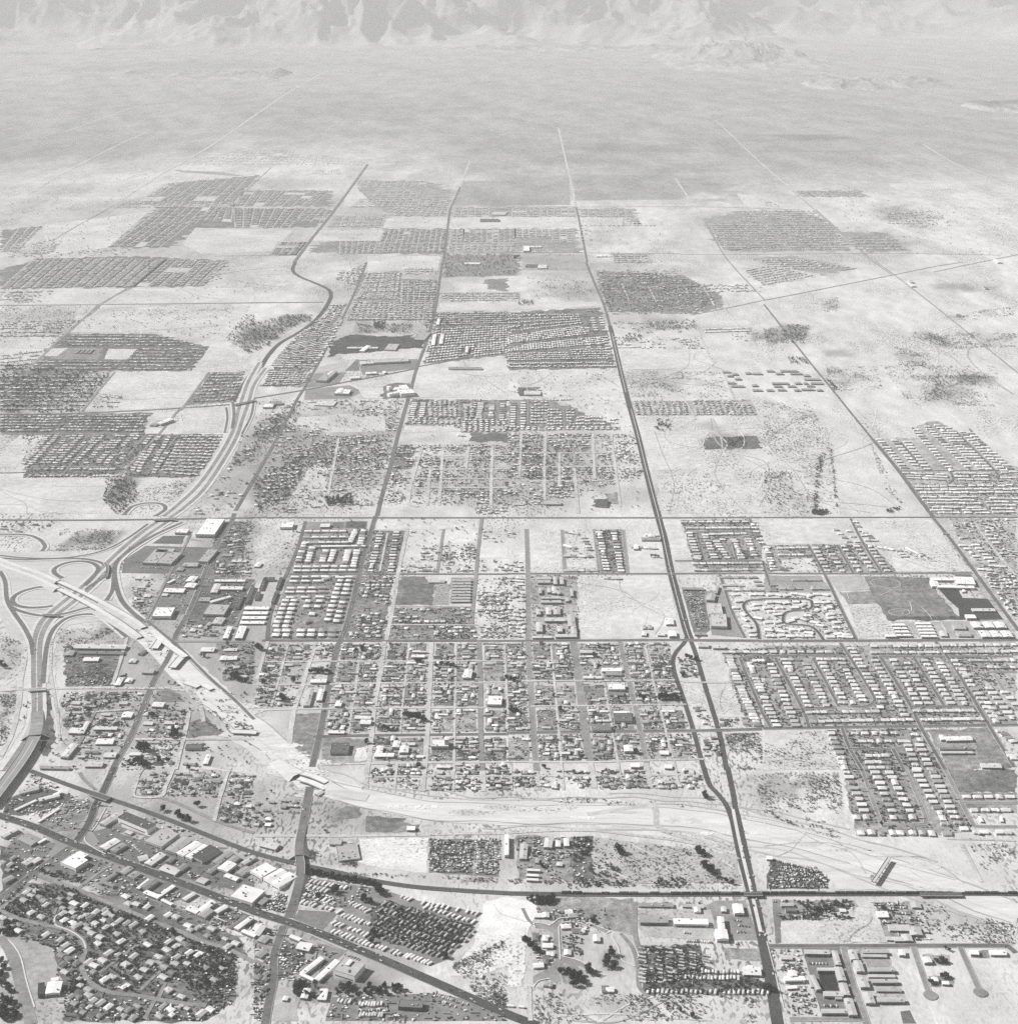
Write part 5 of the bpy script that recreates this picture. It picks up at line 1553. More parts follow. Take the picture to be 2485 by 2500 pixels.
by_cl = {}
for b in BLD:
    by_cl.setdefault((b[7], b[8]), []).append(b)
for (cl, kind), L in by_cl.items():
    rec = []
    for (t, A, B, C, h, roof, wall, _c, _k) in L:
        a, b2, c = (Vector(G(t, p[0], p[1], h)) for p in (A, B, C))
        u = b2 - a
        lu = u.length
        u = u / lu
        w = c - b2
        n = Vector((-u.y, u.x))
        dv = w.dot(n)
        ctr = a + u * lu / 2 + n * dv / 2
        rec.append([ctr.x / ctr.y, ctr, u, lu, abs(dv), h, roof, wall])
    rec.sort(key=lambda r: r[0])
    for k, (_s, c, u, lu, dv, h, roof, wall) in enumerate(rec):
        lu, dv = max(lu, 4.), max(dv, 4.)
        rot = math.atan2(u.y, u.x)
        root = empty(kind.replace(' ', '_'), (c.x, c.y, 0), rot)
        for q in np.linspace(-.5, .5, max(2, int(lu / 14))):
            for q2 in np.linspace(-.5, .5, max(2, int(dv / 14))):
                claim(c.x + u.x * q * lu - u.y * q2 * dv, c.y + u.y * q * lu + u.x * q2 * dv, 8)
        mb = MB()
        mb.box(0, 0, 0, lu, dv, h - .4, 0, wall)
        # doors and window bands set into the long sides
        mb.build('wall', M['wall'], root)
        for sg in (-1, 1):
            m2 = MB()
            m2.box(0, sg * (dv / 2 + .04), .9, lu * .84, .1, min(2.2, h * .4), 0, .08)
            m2.build('window_band', M['metal'], root)
        mb = MB()
        ov = .5
        if min(lu, dv) > 26 or roof < .2:                       # flat roof behind a low parapet
            mb.box(0, 0, h - .4, lu + .3, dv + .3, .5, 0, roof, None, True)
            for sx, sy, w2, d2 in ((0, 1, lu + .3, .5), (0, -1, lu + .3, .5), (1, 0, .5, dv - .8), (-1, 0, .5, dv - .8)):
                mb.box(sx * (lu / 2 - .1), sy * (dv / 2 - .1), h + .1, w2, d2, .7, 0, min(.8, roof * 1.1 + .05))
        else:                                                   # low gable along the long side
            X, Y, rise = lu / 2 + ov, dv / 2 + ov, min(1.6, min(lu, dv) * .08)
            z0, z1 = h - .4, h - .4 + rise
            if lu >= dv:
                P = [(-X, -Y, z0), (X, -Y, z0), (X, Y, z0), (-X, Y, z0), (-X, 0, z1), (X, 0, z1)]
                Fs = [(0, 1, 5, 4), (2, 3, 4, 5), (1, 2, 5), (3, 0, 4), (3, 2, 1, 0)]
            else:
                P = [(-X, -Y, z0), (X, -Y, z0), (X, Y, z0), (-X, Y, z0), (0, -Y, z1), (0, Y, z1)]
                Fs = [(0, 4, 5, 3), (4, 1, 2, 5), (0, 1, 4), (2, 3, 5), (3, 2, 1, 0)]
            for f in Fs:
                mb.face([P[q] for q in f], roof)
        ro = mb.build('roof', M['roof'], root)
        r2 = random.Random(int(c.x * 7 + c.y))
        for q in range(min(9, int(lu * dv / 260))):
            m2 = MB()
            s2 = r2.uniform(1.4, 3.0)
            m2.box(r2.uniform(-.4, .4) * lu, r2.uniform(-.38, .38) * dv, h - .1, s2, s2 * r2.uniform(.7, 1.4), r2.uniform(1.2, 2.2), 0, r2.choice((.12, .3, .6)))
            m2.build('roof_unit', M['metal'], ro)
        size = 'large' if lu * dv > 1500 else 'long' if max(lu, dv) > 3.2 * min(lu, dv) else 'small' if lu * dv < 350 else ''
        pos = (ordn(k + 1) + ' from the left') if len(rec) > 1 else ''
        lab = ' '.join(x for x in (size, shade_word(roof), kind + (',' if pos else ''), pos, cl) if x)
        tag(root, lab, kind.split()[0] if kind in ('church', 'store', 'school') else kind, (kind + 's ' + cl) if len(rec) > 1 else None)

# ------------------------------------------------------------------ houses, trailers, cars, trees: the nearest of each kind are things, the rest one mass
HOUSES, TRAILERS, CARS, TREES = [], [], [], []
RR = random.Random(99)


def wdir(t, x0, y0, x1, y1):
    a, b = G(t, x0, y0), G(t, x1, y1)
    return math.atan2(b[1] - a[1], b[0] - a[0])


def house(x, y, rot, w, d, roof, phrase, order, kind=None, h=None):
    kind = kind or RR.choice(('gable', 'hip', 'gable', 'ell'))
    wall = RR.choice((.3, .45, .6, .7))
    HOUSES.append(dict(x=x, y=y, rot=rot, w=w, d=d, h=h or RR.uniform(2.9, 3.5), kind=kind, roof=roof, wall=wall, phrase=phrase, order=order))
    claim(x, y, max(w, d) * .5)


def rows(t, text, across=True, roof=.74, w=14.5, d=9.5, var=.06, phrase='', kind=None, jit=.6, h=None):
    """text: x0,y0 x1,y1 n ; ... - a row of houses from one end to the other"""
    for k, it in enumerate(text.strip().split(';')):
        it = it.split()
        if len(it) < 3:
            continue
        (x0, y0), (x1, y1) = (tuple(float(q) for q in v.split(',')) for v in it[:2])
        n = int(it[2])
        a, b = Vector(G(t, x0, y0, 3.5)), Vector(G(t, x1, y1, 3.5))
        steep = abs(y1 - y0) > abs(x1 - x0) * .55
        dr = math.atan2((b - a).y, (b - a).x)
        rot = dr + (math.pi / 2 if steep == across else 0)
        if abs(math.cos(rot)) > .96:
            rot = 0.0
        ph = it[3].replace('_', ' ') if len(it) > 3 else phrase
        L = (b - a).length / max(1, n - 1)
        for i in range(n):
            p = a.lerp(b, i / max(1, n - 1)) + Vector((RR.uniform(-jit, jit), RR.uniform(-jit, jit)))
            ww, dd = w * RR.uniform(.9, 1.1), d * RR.uniform(.92, 1.08)
            rf_ = RR.uniform(.22, .42) if RR.random() < .14 else min(.84, max(.1, RR.gauss(roof, var)))
            house(p.x, p.y, rot + (math.pi / 2 if kind is None and RR.random() < .07 else 0), ww * RR.choice((.85, 1., 1., 1.08)), dd, rf_, ph, i, kind, h)
            if RR.random() < .5:
                tree(p.x + RR.choice((-1, 1)) * RR.uniform(6, 11), p.y + RR.choice((-1, 1)) * RR.uniform(5, 9), RR.uniform(2, 4), 'beside the tract houses')


def tree(x, y, s, phrase, tone=None, shape=None):
    TREES.append(dict(x=x, y=y, s=s, phrase=phrase, tone=tone or RR.choice((RR.uniform(.03, .06), RR.uniform(.04, .11))), shape=shape if shape is not None else RR.randrange(4)))


def car(x, y, rot, phrase):
    CARS.append(dict(x=x, y=y, rot=rot, tone=RR.choice((.04, .06, .12, .25, .45, .65, .8, .8)), phrase=phrase))


def quad_fill(t, q, nx, ny, style, phrase='', roof=.6, var=.14, skip=.1, trees=.3, w=None, d=None, rot=None, jit=None, tsize=(3.2, 5.5), cars=.0, pair=False):
    """fill a four-cornered piece of town (corners a b c d round it) with an nx by ny arrangement of houses"""
    P = [Vector(G(t, x, y)) for x, y in (pts(q) if isinstance(q, str) else q)]

    def at(u, v):
        return P[0].lerp(P[1], u).lerp(P[3].lerp(P[2], u), v)
    e = (P[1] - P[0])
    r0 = math.atan2(e.y, e.x) if rot is None else rot
    cw = ((P[1] - P[0]).length + (P[2] - P[3]).length) / 2 / nx
    cd = ((P[3] - P[0]).length + (P[2] - P[1]).length) / 2 / ny
    for j in range(ny):
        for i in range(nx):
            jj = jit if jit is not None else (.11 if style == 'tract' else .28)
            u = (i + .5 + RR.uniform(-jj, jj)) / nx
            v = (j + .5 + RR.uniform(-jj, jj)) / ny
            if pair:                     # two rows back to back, then a street
                u = (i + .5 + (.16 if i % 2 == 0 else -.16)) / nx
            p = at(u, v)
            gap = 0.
            if style == 'old':           # open ground between clusters
                gv = noise.noise(Vector((p.x / 75., p.y / 75., 2.5)))
                lim = -.02 if 'scattered' in phrase else -.22
                gap = .85 if gv < lim else 0.
            if RR.random() >= max(skip, gap):
                ww = w or min(cw * .74, 14)
                dd = d or min(cd * .7, 10)
                if style == 'old':
                    ww, dd = ww * RR.uniform(.55, 1.05), dd * RR.uniform(.6, 1.05)
                ww, dd = max(6, ww), max(5.5, dd)
                if clear(p.x, p.y, max(ww, dd) * .42):
                    house(p.x, p.y, r0 + (RR.choice((0, 0, math.pi / 2)) if style == 'old' else 0), ww, dd, min(.84, max(.08, RR.gauss(roof, var))), phrase, i + j * nx)
            k = trees * (.25 if gap else 1.)
            while RR.random() < k:
                pt = at((i + RR.random()) / nx, (j + RR.random()) / ny)
                s = RR.uniform(*tsize)
                if clear(pt.x, pt.y, 2.0):
                    tree(pt.x, pt.y, s, phrase)
                k -= 1
            if RR.random() < cars:
                pt = at((i + RR.random()) / nx, (j + RR.random()) / ny)
                if clear(pt.x, pt.y, 3.0):
                    car(pt.x, pt.y, r0 + RR.choice((0, math.pi / 2)), phrase)


def scatter_trees(t, poly, n, phrase, size=(3, 6), tone=None):
    P = GP(t, poly)
    xs, ys = [p[0] for p in P], [p[1] for p in P]
    k = 0
    tries = 0
    while k < n and tries < n * 12:
        tries += 1
        x, y = RR.uniform(min(xs), max(xs)), RR.uniform(min(ys), max(ys))
        ins = False
        for i in range(len(P)):
            (x1, y1), (x2, y2) = P[i], P[i - 1]
            if (y1 > y) != (y2 > y) and x < (x2 - x1) * (y - y1) / (y2 - y1) + x1:
                ins = not ins
        if not ins or not clear(x, y, 1.5):
            continue
        tree(x, y, RR.uniform(*size), phrase, tone)
        k += 1


# --- near right: white tract beside the wash
TR = 'of the white tract above the graded bed'
rows('d', '''625,14 755,305 8 in_the_first_column_of_the_white_tract; 838,16 965,305 8 in_the_second_column_of_the_white_tract; 945,15 1100,305 8 in_the_third_column_of_the_white_tract;
1150,2 1372,405 11 in_the_fourth_column_of_the_white_tract; 1278,12 1462,395 11 in_the_fifth_column_of_the_white_tract''', w=15.5, d=10, roof=.66, var=.09)
rows('d', '700,356 775,356 2 in_the_short_row_of_the_white_tract; 975,358 1120,358 3 in_the_middle_row_of_the_white_tract; 735,475 885,475 3 at_the_near_edge_of_the_white_tract; 970,475 1030,475 2 in_the_near_middle_of_the_white_tract; 1120,475 1270,478 3 in_the_near_corner_of_the_white_tract',
     across=False, w=13.5, d=11.5, roof=.66, var=.09)
rows('d', '1380,478 1385,478 1 at_the_bend_of_the_white_tract; 1510,442 1512,442 1 alone_by_the_bend_of_the_curving_street', w=15.5, d=10.5, roof=.7)
rows('d', '1530,200 1860,200 5 under_the_striped_field; 1590,300 1830,300 4 between_the_two_short_streets; 1605,470 1665,470 2 below_the_curving_street; 1780,470 1840,470 2 at_the_edge_below_the_curving_street', w=15, d=10, roof=.66, var=.08)
rows('h', '''510,1640 612,1900 8 in_the_outer_column_below_the_cross_street; 1085,1730 1155,1912 6 in_the_column_before_the_school; 1175,1730 1255,1912 6 in_the_column_beside_the_school''', w=14.5, d=10, roof=.64, var=.1)
rows('h', '690,1640 980,1640 5 in_the_top_row_below_the_cross_street; 740,1700 940,1700 4 in_the_second_row_below_the_cross_street; 790,1810 920,1810 3 in_the_third_row_below_the_cross_street; 800,1860 925,1860 3 in_the_fourth_row_below_the_cross_street; 820,1900 940,1900 3 in_the_fifth_row_below_the_cross_street; 1140,1650 1180,1690 2 near_the_school_corner; 1040,1700 1080,1702 2 above_the_school_column',
     w=13.5, d=10, roof=.64)
# --- big tract in the middle distance
rows('h', '''0,1370 95,1580 8 in_the_first_long_column_of_the_tract; 50,1120 240,1580 16 in_the_second_long_column_of_the_tract; 170,1110 335,1430 12 in_the_third_long_column_of_the_tract; 320,1120 470,1430 12 in_the_fourth_long_column_of_the_tract;
440,1110 590,1370 10 in_the_fifth_long_column_of_the_tract; 590,1110 745,1390 11 in_the_sixth_long_column_of_the_tract; 660,1000 895,1400 15 in_the_seventh_long_column_of_the_tract; 840,1090 1065,1500 14 in_the_eighth_long_column_of_the_tract;
975,1085 1165,1412 11 in_the_ninth_long_column_of_the_tract; 1085,1110 1245,1412 10 in_the_tenth_long_column_of_the_tract; 1215,1090 1412,1412 11 in_the_eleventh_long_column_of_the_tract; 1330,1110 1512,1412 11 in_the_twelfth_long_column_of_the_tract; 1440,1090 1755,1545 15 in_the_last_long_column_of_the_tract''', w=15.5, d=10.5, roof=.64, var=.1)
rows('h', '''0,1025 560,1025 9; 150,1082 250,1082 3; 420,1080 590,1080 4; 830,982 1300,980 9; 830,1030 1300,1028 9; 1370,975 1890,970 9; 1380,1026 1890,1022 9; 340,1482 840,1476 10; 370,1552 1100,1538 13; 1150,1472 1570,1470 9; 1210,1538 1630,1532 9; 590,1410 670,1410 2; 820,1060 825,1062 1; 880,1445 885,1445 1''',
     w=14, d=10, roof=.64, var=.1, phrase='in the cross rows of the tract')
rows('h', '1580,1090 1880,1088 6; 1650,1140 1880,1140 5; 1500,1160 1560,1240 3; 1600,1300 1790,1530 7; 1700,1300 1870,1520 7; 1820,1330 1900,1420 3', w=15, d=10, roof=.62, var=.12, phrase='at the outer end of the tract')
rows('h', '1780,1620 1880,1700 4; 1850,1790 1890,1830 3', w=14, d=10, roof=.64, var=.1, phrase='at the edge beyond the school')
# curving estate
for (x, y, a) in [(50, 590, .3), (110, 595, -.5), (165, 600, .5), (230, 585, 0), (285, 592, -.4), (345, 600, .6), (400, 588, 0), (460, 592, -.4), (40, 650, .2), (100, 650, -.3), (165, 655, .5), (240, 645, 0), (290, 670, .8), (230, 690, .1), (120, 690, .2), (60, 720, .1), (100, 740, .2), (410, 650, 0), (470, 650, .3), (400, 710, .9), (490, 690, .4), (500, 740, .3), (330, 750, .2), (235, 770, .4), (300, 780, -.5), (380, 800, -.3), (420, 825, -.4), (500, 770, .3), (550, 800, .2), (550, 840, .1), (480, 870, .5), (560, 890, .2), (620, 895, .1), (30, 800, .2), (100, 800, .4), (35, 860, -.2), (130, 870, -.4), (220, 855, .1), (280, 855, .7), (340, 880, -.4), (50, 905, 0), (130, 900, .3), (200, 905, 0), (270, 905, -.2), (340, 905, 0), (500, 910, 0), (580, 910, 0), (640, 912, 0), (20, 690, .3), (200, 790, .5)]:
    p = G('h', x, y, 3.5)
    house(p[0], p[1], a, 19 * RR.uniform(.85, 1.1), 11, RR.uniform(.72, .82), 'on the curving estate streets', x + y)
for (x, y, a) in [(1720, 590, .2), (1740, 640, .2), (1720, 690, .1), (1780, 740, -.9), (1790, 780, -.9), (1810, 830, -.5), (1840, 870, .3), (1850, 900, 0), (1860, 700, .3), (1890, 770, -.4), (1850, 590, .3), (1900, 590, -.2), (1730, 555, 0), (1880, 665, .2)]:
    p = G('g', x, y, 3.5)
    house(p[0], p[1], a, 18 * RR.uniform(.85, 1.1), 11, RR.uniform(.7, .82), 'on the curving estate streets', x + y)
rows('h', '70,545 200,548 3; 240,480 400,480 4; 70,520 70,560 2; 120,540 260,545 4; 370,545 460,548 3; 90,400 150,402 2; 185,385 240,385 1', w=17, d=9, roof=.42, var=.1, phrase='above the curving estate')
rows('g', '1630,460 1800,462 5; 1650,520 1760,522 3; 1660,555 1900,556 6; 1860,460 1900,520 3', w=17, d=9, roof=.42, var=.1, phrase='above the curving estate')
rows('h', '390,240 480,410 7; 480,230 590,410 7; 600,225 720,410 7; 700,225 820,410 7; 800,225 930,410 8; 540,100 640,190 4; 690,40 780,180 5; 640,110 700,190 3', w=14, d=10, roof=.64, var=.1, phrase='in the slanting rows beyond the cross street')
rows('h', '20,235 70,400 9', w=15, d=9, roof=.8, phrase='in the slanting rows beyond the cross street')
rows('h', '880,235 960,250 3; 1020,260 1060,300 3; 1090,245 1180,290 5; 760,120 830,180 4; 120,240 310,235 5; 130,290 330,290 5', w=15, d=10, roof=.7, phrase='on the short loops beyond the cross street')
rows('h', '1500,220 1600,300 4; 1600,215 1720,340 6; 1680,370 1800,380 4; 1640,400 1700,405 3; 1700,140 1750,200 3', w=17, d=10, roof=.74, phrase='beyond the slanting avenue')
rows('h', '1370,130 1440,300 1', w=12, d=9)
rows('g', '1370,125 1432,305 9; 1490,140 1562,312 9; 1575,190 1655,312 7; 1715,190 1765,312 7; 1805,150 1862,292 8', w=16, d=10.5, roof=.64, var=.1, phrase='in the loop tract beside the highway')
rows('g', '1330,42 1790,40 8; 1370,88 1805,86 10; 1420,356 1900,352 10; 1430,405 1900,402 10; 1540,135 1780,130 6; 1620,175 1700,175 2; 1420,315 1440,318 2', w=15, d=10.5, roof=.64, var=.1, phrase='in the cross rows of the loop tract')
rows('g', '1850,60 1915,200 6', w=15, d=10, roof=.72, phrase='in the cross rows of the loop tract')
rows('g', '1672,1065 1732,1232 9; 1755,1290 1885,1575 13; 1825,1115 1915,1320 10', w=15, d=10.5, roof=.66, var=.1, phrase='in the tract columns beside the vacant strips')
rows('g', '1640,1025 1915,1028 6; 1870,1092 1915,1090 2', w=14, d=10, roof=.64, var=.1, phrase='in the tract row beside the vacant strips')
rows('g', '690,120 745,400 14; 800,110 855,410 15', w=15, d=10, roof=.76, phrase='in the double column beside the vacant square')
rows('g', '740,465 830,470 4; 450,410 660,408 5; 440,300 620,302 4; 450,120 520,130 3; 570,160 620,250 5; 440,220 500,240 3; 1060,140 1110,142 2; 950,230 1100,240 4', w=14, d=10, roof=.6, var=.16, phrase='around the vacant squares')
# white apartments and small blocks (two-storey blocks in a housing project)
PJ = 'in the housing project beside the avenue'
rows('f', '''410,117 670,115 5; 400,162 670,160 5; 395,203 690,200 6; 480,232 820,228 7; 330,385 680,382 6; 325,415 740,412 7; 310,463 540,460 4; 300,495 480,493 3; 280,547 520,543 4; 270,577 515,573 4; 275,617 500,613 3; 650,465 720,463 2; 545,475 550,478 1''',
     w=19, d=9, roof=.78, var=.04, phrase=PJ, kind='hip', h=5.0)
rows('f', '''765,112 730,195 6; 828,112 798,230 7; 380,208 338,338 7; 440,242 408,342 6; 542,265 518,340 5; 602,265 578,340 5; 712,265 690,352 6; 778,265 752,380 7; 238,640 165,835 7; 302,640 238,835 7; 650,490 555,785 10; 716,490 625,795 10; 408,645 395,685 2; 495,645 482,685 2''',
     w=14, d=13, roof=.78, var=.04, phrase=PJ, kind='hip', h=5.0)
rows('f', '175,868 165,902 2; 245,868 242,902 2; 355,868 350,902 2; 435,868 430,902 2; 515,868 510,902 2; 598,868 590,902 2; 440,742 445,742 1; 395,800 400,802 1', w=15, d=14, roof=.8, var=.03, phrase=PJ, kind='hip', h=5.0)

# --- near left: old leafy neighbourhood under the boulevard
A_LIT = '''180,985 235,1080 310,1110 345,1020 475,1085 485,1135 550,1155 640,1025 725,1075 800,1085 900,1140 660,1200 690,1235 885,1240 755,1265 455,1285 495,1325 525,1365 345,1245 135,1215 20,1115 1010,1170 950,955 970,1010 1030,1015 1110,1035 1270,1095
1330,1110 1420,1175 1115,1320 1360,1280 1330,1330 1260,1360 1430,1380 1500,1395 820,1385 1010,1410 670,1450 710,1480 775,1440 950,1470 1140,1455 1200,1410 1090,1510 1045,1565 790,1585 850,1560 945,1635 1235,1565 1275,1660 1370,1715 670,1700 760,1760 820,1790 1290,1810 1520,1840 1590,1810
1780,1310 1720,1335 1600,1200 1500,1190 740,1310 915,1295 1130,1120 560,1010'''
aR = wdir('a', 600, 900, 1160, 1150)
aR2 = wdir('a', 720, 1560, 950, 1390)
for k, (x, y) in enumerate(pts(A_LIT)):
    p = G('a', x, y, 3.5)
    rt = aR + RR.choice((0, math.pi / 2)) + RR.uniform(-.1, .1)
    house(p[0], p[1], rt, RR.uniform(11, 15), RR.uniform(8, 10), RR.uniform(.42, .74), 'in the leafy streets under the boulevard', x + 3 * y)
for q, nx, ny in (('150,900 560,940 500,1080 60,1010', 8, 4), ('430,980 900,1060 780,1300 560,1200', 8, 6), ('900,1120 1300,1230 1080,1480 700,1330', 8, 6), ('640,1380 1050,1400 900,1640 700,1600', 7, 5),
                  ('1050,1440 1320,1250 1550,1400 1250,1620', 6, 6), ('880,1450 1050,1500 980,1680 820,1650', 3, 4), ('500,1500 640,1600 800,1900 540,1880', 4, 6), ('830,1730 1150,1780 1080,1900 800,1900', 5, 3),
                  ('1200,1780 1560,1800 1600,1900 1180,1900', 6, 2), ('0,1090 380,1190 360,1290 0,1240', 6, 3), ('1300,1150 1550,1190 1760,1320 1500,1260', 5, 2), ('400,1340 600,1340 600,1560 460,1580', 3, 4), ('1480,1440 1700,1480 1680,1640 1380,1640', 3, 2), ('20,580 200,660 120,820 0,780', 3, 4), ('20,1000 60,1150 0,1150 0,1000', 1, 2)):
    quad_fill('a', q, nx, ny, 'old', 'in the leafy streets under the boulevard', .3, .14, .12, 1.2, 12.5, 9, aR, tsize=(2.4, 4.6), cars=.2)
scatter_trees('a', '150,860 600,900 1200,1150 1800,1400 1750,1700 1500,1750 1350,1600 1000,1700 700,1650 600,1400 400,1180 0,1060', 760, 'in the leafy streets under the boulevard', (2.0, 4.6))
scatter_trees('a', '1480,1460 1720,1480 1700,1680 1440,1650', 22, 'in the leafy streets under the boulevard', (4, 6))
scatter_trees('a', '0,1150 110,1180 130,1250 0,1260', 25, 'in the leafy streets under the boulevard', (4.5, 7))
scatter_trees('a', '0,1420 50,1500 120,1700 130,1900 0,1900', 70, 'in the dark grove at the lower corner', (4, 7))
scatter_trees('a', '480,1580 640,1600 660,1660 500,1700', 30, 'in the leafy streets under the boulevard', (3, 5))
scatter_trees('a', '300,760 420,770 640,830 600,860 420,830', 30, 'behind the white shop block', (3.5, 5.5))
quad_fill('b', '0,1130 200,1230 120,1340 0,1290', 3, 2, 'old', 'in the side streets below the boulevard', .45, .2, .2, .8, cars=.3)
quad_fill('b', '0,1500 120,1530 100,1800 0,1800', 2, 5, 'old', 'in the side streets below the boulevard', .25, .1, .2, .8)
scatter_trees('b', '560,1640 760,1620 1150,1640 1160,1690 760,1720 570,1700', 60, 'along the dark hedge below the boulevard', (4, 6))
scatter_trees('b', '300,1600 460,1620 480,1760 320,1770', 45, 'around the white house below the boulevard', (4, 6))
# --- between the railroad and the new freeway
quad_fill('a', '1070,20 1290,20 1190,200 1010,190', 4, 4, 'old', 'in the blocks above the railroad', .3, .15, .35, .8, cars=.3)
quad_fill('a', '1310,20 1680,20 1640,210 1260,210', 5, 4, 'old', 'in the blocks above the railroad', .35, .2, .3, .8, cars=.3)
quad_fill('a', '1720,30 1920,30 1900,200 1700,200', 3, 4, 'old', 'in the blocks above the railroad', .35, .2, .25, .8, cars=.3)
quad_fill('a', '1720,240 1920,250 1900,440 1650,400', 3, 3, 'old', 'in the blocks above the railroad', .45, .25, .3, .8)
quad_fill('b', '0,230 160,240 150,460 -20,440', 3, 4, 'old', 'in the blocks above the railroad', .4, .25, .25, 1.0)
quad_fill('b', '200,230 350,235 340,310 190,310', 3, 2, 'old', 'in the blocks above the railroad', .3, .2, .3, .5)
for (x, y, s) in ((1235, 290, 9), (1345, 330, 11), (1370, 355, 10), (1425, 375, 9.5), (1490, 255, 9.5), (320, 760, 6), (1590, 1360, 8), (1310, 1230, 8), (1730, 290, 4)):
    p = G('a', x, y + 22)
    tree(p[0], p[1], s, 'beside the railroad', .035)
for (x, y, s) in ((950, 920, 12), (945, 890, 10), (830, 970, 10), (870, 990, 9), (490, 950, 8), (600, 920, 9), (620, 900, 8), (905, 1230, 10), (890, 1290, 9), (1440, 1400, 8), (1100, 1640, 8), (130, 150, 5), (540, 450, 5)):
    p = G('b', x, y + 22)
    tree(p[0], p[1], s, 'in the trailer courts', .035)
# dark oleander screen along the railroad
for k in range(70):
    u = k / 69
    p = G('b', 395 + 530 * u, 772 + 95 * u + RR.uniform(-8, 22))
    tree(p[0], p[1], RR.uniform(4.5, 6.5), 'in the dark screen along the railroad', .03)
for (x, y, s) in ((840, 610, 12), (855, 620, 9), (1440, 615, 11), (1465, 630, 10), (1425, 600, 8), (1480, 710, 10), (1500, 740, 11), (1530, 760, 11), (1560, 790, 10), (1545, 740, 9), (1650, 830, 7), (1690, 845, 6), (150, 1290, 9), (170, 1330, 10), (215, 1360, 9), (235, 1370, 8), (130, 1280, 8), (400, 1520, 9), (450, 1530, 10), (480, 1560, 11), (520, 1570, 10), (500, 1620, 9), (600, 1500, 9), (620, 1525, 9), (750, 1430, 11), (780, 1390, 10), (740, 1470, 10), (800, 1480, 8), (570, 1600, 8), (640, 1140, 6), (660, 1130, 5), (1480, 180, 8), (1500, 200, 8), (260, 720, 6), (1355, 625, 5), (540, 1540, 8), (1390, 1850, 6), (1300, 1810, 5)):
    p = G('c', x, y + 20)
    tree(p[0], p[1], s, 'in the lots beside the railroad', .035)
for k in range(34):
    p = G('c', 150 + 200 * RR.random(), 975 + 45 * RR.random())
    tree(p[0], p[1], RR.uniform(5, 7), 'in the dark grove under the railroad', .03)
scatter_trees('c', '480,830 900,840 880,900 450,900', 60, 'in the scrub along the railroad', (2.5, 4.5))
scatter_trees('c', '1120,830 1330,820 1380,890 1080,890', 45, 'in the scrub along the railroad', (2.5, 4.5))
scatter_trees('c', '600,740 700,680 860,760 860,820 640,830', 50, 'in the scrub along the railroad', (2.5, 4.5))
scatter_trees('c', '470,520 620,520 620,680 500,700', 50, 'in the scrub along the railroad', (3, 5))
scatter_trees('c', '970,1330 1460,1330 1480,1600 1000,1620', 130, 'in the near trailer court', (2.6, 4.4))
scatter_trees('c', '1040,1610 1960,1590 1980,1690 1040,1700', 110, 'in the near trailer court', (2.8, 4.6))
scatter_trees('b', '900,1070 1000,1000 1650,1190 1580,1290 1430,1400 930,1260', 260, 'in the leafy trailer court', (2.6, 4.6))
scatter_trees('d', '120,1090 650,1100 650,1130 130,1135', 40, 'in the yard under the railroad', (3, 5))
scatter_trees('d', '150,1000 660,1000 600,1070 200,1080', 50, 'in the yard under the railroad', (3, 5))
for (x, y, s) in ((1340, 1440, 8), (1300, 1440, 6), (1370, 1445, 6), (1350, 1560, 8), (1375, 1550, 7), (1260, 1600, 7), (1370, 1340, 5), (1400, 1355, 5), (400, 1060, 8), (900, 1040, 7), (590, 1030, 7), (1400, 1190, 5), (470, 1700, 4), (30, 1650, 9), (70, 1660, 8), (0, 1640, 8), (250, 1690, 5)):
    p = G('d', x, y + 18)
    tree(p[0], p[1], s, 'beside the near cross streets', .04)
# houses of the turning lanes and of the court near the railroad
for (x, y) in [(285, 1100), (240, 1100), (440, 1185), (525, 1215), (620, 1100), (670, 1275), (285, 1440), (230, 1480), (205, 1260), (280, 1270), (300, 1330), (320, 1390), (730, 1655), (770, 1660), (300, 1620), (460, 1075), (490, 1100), (560, 1215), (450, 1380), (1430, 1060)]:
    p = G('c', x, y, 3.5)
    house(p[0], p[1], RR.choice((0, .1, math.pi / 2)), RR.uniform(12, 18), 10, RR.choice((.2, .35, .7, .8)), 'on the curving court under the railroad', x + y)
quad_fill('c', '40,20 200,20 200,120 20,120', 3, 4, 'old', 'at the near edge of the old town grid', .35, .2, .1, .8)
quad_fill('c', '260,40 430,40 440,150 260,150', 3, 4, 'old', 'at the near edge of the old town grid', .6, .2, .1, .3)
quad_fill('c', '460,10 610,10 610,120 470,120', 3, 3, 'old', 'at the near edge of the old town grid', .5, .25, .3, .4)
quad_fill('c', '700,10 860,10 870,140 720,140', 3, 4, 'old', 'at the near edge of the old town grid', .35, .25, .2, .9)
quad_fill('c', '880,10 1040,10 1050,140 880,140', 3, 4, 'old', 'at the near edge of the old town grid', .4, .25, .2, .8)
quad_fill('c', '1100,10 1440,20 1480,120 1110,100', 6, 3, 'old', 'at the near edge of the old town grid', .45, .25, .45, .6)
quad_fill('b', '890,0 1060,0 1060,90 900,90', 3, 3, 'old', 'at the near edge of the old town grid', .5, .25, .2, .8)
quad_fill('b', '1100,0 1240,0 1220,100 1100,100', 3, 3, 'old', 'at the near edge of the old town grid', .6, .25, .2, .6)
quad_fill('b', '1330,20 1490,20 1490,170 1320,170', 3, 4, 'old', 'at the near edge of the old town grid', .4, .2, .15, .9)
quad_fill('b', '1520,0 1690,0 1690,170 1520,170', 3, 4, 'old', 'at the near edge of the old town grid', .45, .2, .15, .9)
quad_fill('b', '1750,0 1920,0 1920,160 1750,160', 3, 4, 'old', 'at the near edge of the old town grid', .45, .2, .15, .8)

